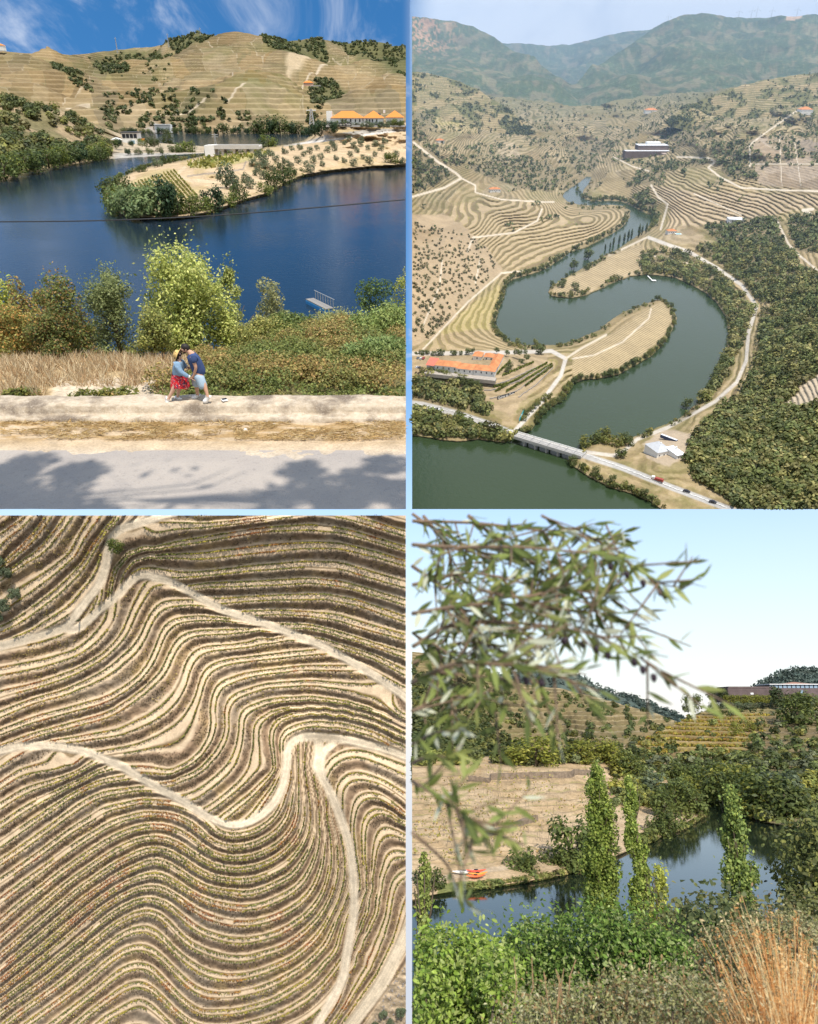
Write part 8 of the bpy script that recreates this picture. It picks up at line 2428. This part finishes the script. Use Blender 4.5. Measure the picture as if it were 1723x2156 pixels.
    def fore(name, lobes_px, n, leaf, asp, cols, label, cat='bush', jit=.25, shell=.5, up=.5):
        """bush from a list of (px, py, Y, radius m)"""
        L_ = [(pl.at_y(a, b, Yd), (r, r, r * .9)) for a, b, Yd, r in lobes_px]
        c0 = np.mean([c for c, _ in L_], axis=0)
        c0[2] = np.interp(c0[1], [1.6, 3, 5, 8, 14, 30, 62], [18.7, 18.3, 17.5, 16.0, 12.6, 5.5, -.6])
        P, d = crown_pts([(c - c0, r) for c, r in L_], n, shell)
        ns = n // 5
        kk = rng.integers(0, n, ns)
        rm = np.mean([r[0] for _, r in L_])
        P[:ns] = P[kk] + (d[kk] * (.6, .6, .3) + (0, 0, .7)) * rng.random((ns, 1)) ** 2 * rm * .9
        k_ = pl.inside(P + c0, 4)
        P, d = P[k_], d[k_]
        V, F = leaves6(P, d * .6 + (0, -.25, up) + rng.normal(size=P.shape) * .6, leaf * (.6 + .8 * rng.random(len(P))), asp)
        o = thing(name, pl, c0, 0, label, cat)
        lv = part('leaves', mesh_np('leaves', V, F, LEAF, False, lcol(len(P), cols, jit, 6)), o)
        lv['kind'] = 'stuff'
        tb = MB()
        for c, r in L_:
            e = c - c0
            tb.tube([(e[0] * .4, e[1] * .4, 0), (e[0] * .75, e[1] * .75, max(.1, e[2] * .6)), tuple(e)], [.018, .012, .005], 5)
        part('stems', tb.mesh('stems', BARK, True), o)
        return o
    GB = [(0.16, .26, .045), (.22, .32, .06), (.11, .19, .03), (.32, .39, .13), (.09, .15, .025)]
    r_ = np.random.default_rng(5)
    lob = [(x + r_.normal() * 14, y + r_.uniform(-8, 8), 8 + r_.uniform(-.8, .8), r_.uniform(.24, .42)) for x, y in [(1060, 1985), (1090, 1960), (1120, 1945), (1150, 1950), (1180, 1965), (1215, 1945), (1250, 1940), (1285, 1950), (1320, 1965), (1350, 1960), (1385, 1975), (1420, 1985), (1450, 2010), (1080, 2030), (1130, 2020), (1180, 2030), (1240, 2010), (1300, 2020), (1360, 2030), (1410, 2040), (1460, 2060), (1100, 2080), (1160, 2090), (1230, 2080), (1300, 2090), (1370, 2100), (1430, 2110)]]
    lob = [(a, b + 50, c, d) for a, b, c, d in lob]
    fore('leafy_bush', lob, 30000, .046, .5, GB, 'large glossy green bush filling the middle foreground')
    lob = [(x + r_.normal() * 8, y + r_.uniform(-8, 8), 6 + r_.uniform(-.6, .6), r_.uniform(.16, .30)) for x, y in [(885, 2010), (915, 1990), (950, 1975), (985, 1980), (1020, 1990), (1050, 2010), (890, 2060), (930, 2040), (970, 2040), (1010, 2050), (1050, 2070), (900, 2110), (950, 2110), (1000, 2110), (1050, 2130), (900, 2160), (970, 2160), (1040, 2170)]]
    lob = [(a, b + 48, c, d) for a, b, c, d in lob]
    fore('leafy_bush', lob, 15000, .040, .5, [(0.22, .31, .045), (.28, .36, .07), (.15, .23, .035), (.33, .38, .12)], 'bright yellow green bush in the lower left foreground')
    lob = [(x + r_.normal() * 10, y + r_.uniform(-6, 10), 4.3 + r_.uniform(-.4, .4), r_.uniform(.12, .24)) for x, y in [(1080, 2120), (1120, 2090), (1160, 2070), (1200, 2060), (1240, 2075), (1280, 2055), (1320, 2050), (1360, 2045), (1400, 2060), (1440, 2055), (1480, 2075), (1520, 2090), (1560, 2110), (1600, 2120), (1120, 2150), (1200, 2140), (1280, 2130), (1360, 2130), (1440, 2130), (1520, 2150), (1600, 2160)]]
    lob = [(a, b + 62, c, d) for a, b, c, d in lob]
    fore('grey_shrub', lob, 15000, .021, .45, [(0.30, .29, .12), (.37, .35, .17), (.22, .22, .085), (.44, .41, .24), (.30, .20, .09)], 'pale grey green small leaved shrub along the bottom edge', up=.4)
    lob = [(x + r_.normal() * 10, y + r_.uniform(-6, 10), 5.2 + r_.uniform(-.4, .4), r_.uniform(.14, .28)) for x, y in [(1540, 1990), (1580, 1960), (1620, 1945), (1660, 1940), (1700, 1950), (1560, 2030), (1610, 2000), (1660, 2000), (1710, 2010), (1590, 2060), (1650, 2060)]]
    lob = [(a, b + 30, c, d * .9) for a, b, c, d in lob]
    fore('grey_shrub', lob, 11000, .024, .45, [(0.28, .26, .11), (.34, .31, .15), (.20, .20, .08), (.40, .36, .20), (.32, .20, .09)], 'grey green shrub at the right behind the dry grass')
    lob = [(x, y, 16 + r_.uniform(-2, 2), r_.uniform(.5, .9)) for x, y in [(1490, 1985), (1520, 2000), (1550, 1990), (1580, 2010), (1500, 2030), (1540, 2040)]]
    fore('dark_shrub', lob, 3600, .12, .6, [(0.085, .105, .035), (.11, .125, .045), (.06, .075, .026)], 'dark shrub in the gap between the bush and the third poplar')
    lob = [(x, y, 22 + r_.uniform(-3, 3), r_.uniform(.7, 1.2)) for x, y in [(1420, 1985), (1470, 1990), (1500, 1965), (1380, 1990), (1540, 1975), (1600, 1985), (1650, 1960), (1700, 1930)]]
    fore('bank_shrub', lob, 3800, .16, .6, [(0.15, .155, .05), (.19, .18, .06), (.11, .12, .04)], 'olive green shrubs on the near bank below the poplars')
    lob = [(x, y, 34 + r_.uniform(-2, 2), r_.uniform(.7, 1.3)) for x, y in [(1712, 1760), (1700, 1790), (1722, 1800), (1690, 1830), (1715, 1840), (1700, 1870), (1725, 1880), (1690, 1900), (1715, 1920), (1728, 1740)]]
    fore('edge_tree', lob, 5200, .20, .6, [(0.13, .155, .045), (.18, .20, .06), (.09, .11, .033), (.26, .26, .07)], 'dark leafy tree cut by the right edge over the water', 'tree')
    # dry grass stalks
    n = 1500
    px, Yd = 1600 + 140 * rng.random(n) ** .6, rng.uniform(3.0, 4.4, n)
    B = pl.at_yz(px, Yd, np.interp(Yd, [1.6, 3, 5, 8], [18.7, 18.3, 17.5, 16.0]))
    hh = (.45 + .62 * rng.random(n) ** 1.6) * (.70 + .35 * sst(1600, 1700, px))
    bend = rng.normal(size=(n, 3)) * (.10, .10, .0)
    segs = []
    K = 6
    for k in range(K):
        t = k / (K - 1)
        c = B + np.array([0, 0, 1.]) * (hh * t * (1 - .12 * t))[:, None] + bend * (hh * t * t)[:, None] * 1.4
        segs.append((c, .0021 * (1 - .6 * t)))
    V, G = [], []
    gcol = np.array([(0.50, .25, .09), (.40, .17, .055), (.60, .36, .15), (.62, .48, .26)])[rng.integers(0, 4, n)]
    ok = pl.inside(segs[-1][0], 3) & (pl.proj(segs[2][0])[0] > 872)
    for k in range(K - 1):
        (c0, w0), (c1, w1) = segs[k], segs[k + 1]
        e = np.array([1., 0, 0])
        V.append(np.stack([c0 - e * w0, c0 + e * w0, c1 + e * w1, c1 - e * w1], 1)[ok])
        G.append(np.repeat(gcol[ok][:, None], 4, axis=1))
    tips = segs[-1][0][ok]
    for _ in range(5):
        m2 = len(tips)
        C = tips + rng.normal(size=(m2, 3)) * (.008, .008, .018) - (0, 0, .012)
        Vq, _f = quads(C, rng.normal(size=(m2, 3)), .016 * (.5 + rng.random(m2)), .35)
        V.append(Vq.reshape(-1, 4, 3))
        G.append(np.repeat(gcol[ok][:, None] * 1.15, 4, axis=1))
    V = np.concatenate(V).reshape(-1, 3)
    tag(link('dry_grass', mesh_np('dry_grass', V, np.arange(len(V)).reshape(-1, 4), GRASS, False, np.clip(np.concatenate(G).reshape(-1, 3), 0, 1)), pl.M), 'rusty dry grass stalks in the lower right corner', 'grass', kind='stuff')
    # dry seed heads and twigs over the shrub
    tw = MB()
    for _ in range(34):
        x, y = rng.uniform(1080, 1600), rng.uniform(2010, 2130)
        p = pl.at_y(x, y, 4.1)
        q = p + np.array([rng.normal() * .05, 0, rng.uniform(-.35, -.15)])
        tw.tube([q, (p + q) / 2 + (rng.normal() * .01, 0, 0), p], [.004, .003, .002], 4)
    tag(link('dry_twigs', tw.mesh('dry_twigs', plain('twig', (0.30, .19, .10), .9, .3, 30)), pl.M), 'thin dry twigs sticking out of the grey shrub', 'twigs', kind='stuff')

def build_olive_branch():
    pl = BR
    def leafm(name, c1, c2, curl):
        n = 7
        V, F = [], []
        for i in range(n):
            t = i / (n - 1)
            w = .105 * math.sin(math.pi * (t ** .85)) + .004
            z = curl * t * t
            V += [(t, -w, z + .02), (t, 0, z), (t, w, z + .02)]
        for i in range(n - 1):
            a = i * 3
            F += [(a, a + 3, a + 4, a + 1), (a + 1, a + 4, a + 5, a + 2)]
        col = np.array([c1 if i % 3 == 1 else c2 for i in range(len(V))])
        return mesh_np(name, np.array(V), np.array(F), LEAF, True, col)
    LV = [leafm('olive_leaf', (0.25, .29, .075), (0.19, .235, .06), .08), leafm('olive_leaf', (0.13, .16, .04), (0.10, .135, .033), -.10), leafm('olive_leaf', (0.62, .62, .46), (0.55, .56, .40), .12), leafm('olive_leaf', (0.33, .34, .11), (0.26, .30, .08), .0)]
    wood = plain('olive_twig', (0.19, .13, .085), .85, .3, 60)
    fruit = plain('olive_fruit', (0.030, .018, .025), .35, .2, 30)
    fr = MB()
    prof = [(0.0, 0), (.34, .08), (.5, .30), (.46, .58), (.26, .88), (0.02, 1.0)]
    vs = [(math.cos(2 * math.pi * k / 8) * r, math.sin(2 * math.pi * k / 8) * r, -z * 1.35) for r, z in prof for k in range(8)]
    fr.add(vs, [(i * 8 + k, (i + 1) * 8 + k, (i + 1) * 8 + (k + 1) % 8, i * 8 + (k + 1) % 8) for i in range(5) for k in range(8)])
    frm = fr.mesh('olive', fruit, True)
    rr = random.Random(12)
    def put_leaf(o, base, p, d, Lf, i=None):
        d = Vector(d).normalized()
        roll = rr.uniform(0, 6.28)
        M = Matrix.Translation(tuple(np.array(p) - base)) @ d.to_track_quat('X', 'Z').to_matrix().to_4x4() @ Matrix.Rotation(roll, 4, 'X') @ Matrix.Diagonal((Lf, Lf, Lf, 1))
        q = part('leaf', LV[rr.choices(range(4), (4, 3.4, 2.8, 3))[0] if i is None else i], o)
        q.matrix_local = M
    names = {
        'A': (r7((14, 140), (200, 150), (450, 150), (700, 170), (860, 180), (960, 240), (1050, 300), (1150, 320), (1190, 305)), 1.35, 62, 'olive branch reaching furthest right into the sky'),
        'B': (r7((14, 310), (250, 260), (480, 300), (700, 330), (860, 365)), 1.45, 60, 'olive branch below the longest one, crossing the sky'),
        'C': (r7((14, 570), (200, 470), (450, 470), (700, 500), (860, 555), (1000, 630), (1085, 685)), 1.30, 46, 'olive branch with dark fruit hanging at its right tip'),
        'D': (r7((14, 40), (300, 50), (600, 80), (840, 40)), 1.5, 60, 'uppermost olive branch along the top edge'),
        'E': (r7((14, 430), (300, 390), (600, 410), (830, 430), (950, 480)), 1.4, 58, 'olive branch in the middle of the leafy mass'),
        'F': (r7((14, 720), (200, 640), (420, 650), (600, 680), (700, 720)), 1.25, 44, 'olive branch hanging before the middle hill'),
        'G': (r7((14, 840), (150, 780), (340, 790), (400, 820)), 1.35, 30, 'olive branch low at the left edge over the hill'),
        'H': (r7((14, 980), (120, 930), (240, 920)), 1.3, 20, 'short olive branch at the left edge above the field'),
        'I': (r8((14, 275), (90, 340), (160, 410), (190, 480), (250, 580), (285, 600)), 1.3, 16, 'bare olive twig hanging before the kayaks'),
        'J': (r8((14, 60), (120, 120), (230, 200), (330, 300)), 1.25, 26, 'olive branch with pale leaves before the bare field'),
        'K': (r7((14, 230), (150, 330), (260, 480), (300, 620)), 1.55, 46, 'drooping olive branch left in the leafy mass'),
        'L': (r7((250, 18), (380, 120), (560, 250), (640, 420), (660, 560)), 1.5, 56, 'olive branch falling steeply through the middle'),
        'M': (r7((560, 18), (700, 90), (830, 130), (900, 130)), 1.42, 36, 'short olive branch at the upper right of the foliage'),
        'N': (r7((14, 510), (120, 600), (180, 740), (170, 880)), 1.5, 40, 'drooping olive branch at the left edge'),
        'O': (r7((60, 18), (160, 150), (200, 300), (330, 420), (520, 560)), 1.6, 64, 'inner olive branch crossing the foliage'),
        'P': (r7((14, 10), (120, 80), (330, 180), (520, 200), (760, 260)), 1.6, 66, 'olive branch behind the longest one'),
        'Q': (r7((14, 1060), (90, 1030), (200, 1040)), 1.3, 14, 'little olive sprig at the left edge beside the yellow bush'),
        'R': (r7((300, 330), (480, 360), (700, 300), (900, 260), (955, 250)), 1.38, 44, 'olive branch pointing right in the middle sky'),
        'S': (r7((14, 640), (180, 560), (330, 560), (470, 640), (560, 740)), 1.42, 44, 'olive branch bending down before the ridge')}
    for key, (ln, Y0, n, lab) in names.items():
        pts2 = spline(ln, 8)
        m_ = len(pts2)
        ph = rr.random() * 6
        Ys = [Y0 + .10 * math.sin(ph + 3 * i / m_) for i in range(m_)]
        P = [np.array(pl.at_y(x, y, Y)) for (x, y), Y in zip(pts2, Ys)]
        base = P[0]
        o = thing('olive_branch', pl, base, 0, lab, 'branch', 'branches of the olive tree')
        r0 = .0042 if n > 40 else .003
        part('twig', MB().tube([p - base for p in P[::2]], [r0 * (1 - .75 * i / max(1, len(P[::2]) - 1)) for i in range(len(P[::2]))], 6).mesh('twig', wood, True), o)
        cnt = int(n * (1.5 if key in 'GHJNQIK' else .98))
        side = [MB()]
        for j in range(cnt):
            t = (j + rr.random()) / cnt
            if key == 'I' and t < .45:
                continue
            i = min(m_ - 2, int((t ** .85) * (m_ - 1)))
            d = (P[i + 1] - P[i]) / np.linalg.norm(P[i + 1] - P[i])
            p = P[i]
            # small side sprig on every third leaf
            if rr.random() < .42 and n > 22:
                e = d * .4 + np.array([rr.gauss(0, .6), rr.gauss(0, .35), rr.gauss(-.1, .6)])
                e = e / np.linalg.norm(e) * rr.uniform(.05, .13)
                if not pl.inside(p + e * 1.6, 3):
                    continue
                side[0].tube([p - base, p + e * .5 - base, p + e - base], [.0022, .0016, .001], 4)
                for q in range(rr.randint(2, 4)):
                    s_ = p + e * (.45 + .55 * q / 3)
                    dd = e / np.linalg.norm(e) + np.array([rr.gauss(0, .55), rr.gauss(0, .5), rr.gauss(0, .55)])
                    Lf = rr.uniform(.028, .050)
                    if pl.inside(s_ + dd / np.linalg.norm(dd) * Lf, 2):
                        put_leaf(o, base, s_, dd, Lf)
            dd = d * .8 + np.array([rr.gauss(0, .5), rr.gauss(0, .45), rr.gauss(0, .55)])
            Lf = rr.uniform(.030, .054)
            if pl.inside(p + dd / np.linalg.norm(dd) * Lf, 2) and pl.inside(p, 0):
                put_leaf(o, base, p, dd, Lf)
        if side[0].v:
            part('sprigs', side[0].mesh('sprigs', wood, True), o)
        if key in 'ACFB':
            for j in range({'A': 5, 'C': 7, 'F': 4, 'B': 3}[key]):
                t = .55 + .45 * (j + 1) / 8 if key != 'A' else .72 + .05 * j
                i = min(m_ - 2, int(t * (m_ - 1)))
                q = part('olive', frm, o)
                q.matrix_local = Matrix.Translation(tuple(P[i] - base + np.array([rr.gauss(0, .006), 0, -.012]))) @ Matrix.Diagonal((.011, .011, .011, 1))
# ------------------------------------------------------------------ build the four places
pen, _ = build_river_bend()
build_far_hills()
land, water = build_valley()
build_terraces()
field_land, _ = build_poplar_river()
build_bend_things(pen)
build_bank_plants()
build_couple()
build_valley_things(land, water)
build_poplar_things(field_land)
build_olive_branch()

# ------------------------------------------------------------------ labels of look-alikes: counted across the picture
bpy.context.view_layer.update()
same = {}
for o in bpy.data.objects:
    if o.parent is None and o.get('category') and o.get('kind') is None:
        same.setdefault(o['label'], []).append(o)
inv = cam_o.matrix_world.inverted()
def ordinal(n):
    return str(n) + ('th' if 10 <= n % 100 <= 20 else {1: 'st', 2: 'nd', 3: 'rd'}.get(n % 10, 'th'))
for lab, os_ in same.items():
    if len(os_) < 2:
        continue
    rows = os_[0].name.startswith('vine_row')
    key = []
    for o in os_:
        p = o.matrix_world.translation
        if o.type == 'MESH':
            p = o.matrix_world @ (sum((Vector(c) for c in o.bound_box), Vector()) / 8)
        q = inv @ p
        key.append((-q.y / -q.z if rows else q.x / -q.z, o))
    key.sort(key=lambda t: t[0])
    for i, (_, o) in enumerate(key):
        o['label'] = lab + ', ' + ordinal(i + 1) + (' from the top' if rows else ' from the left')
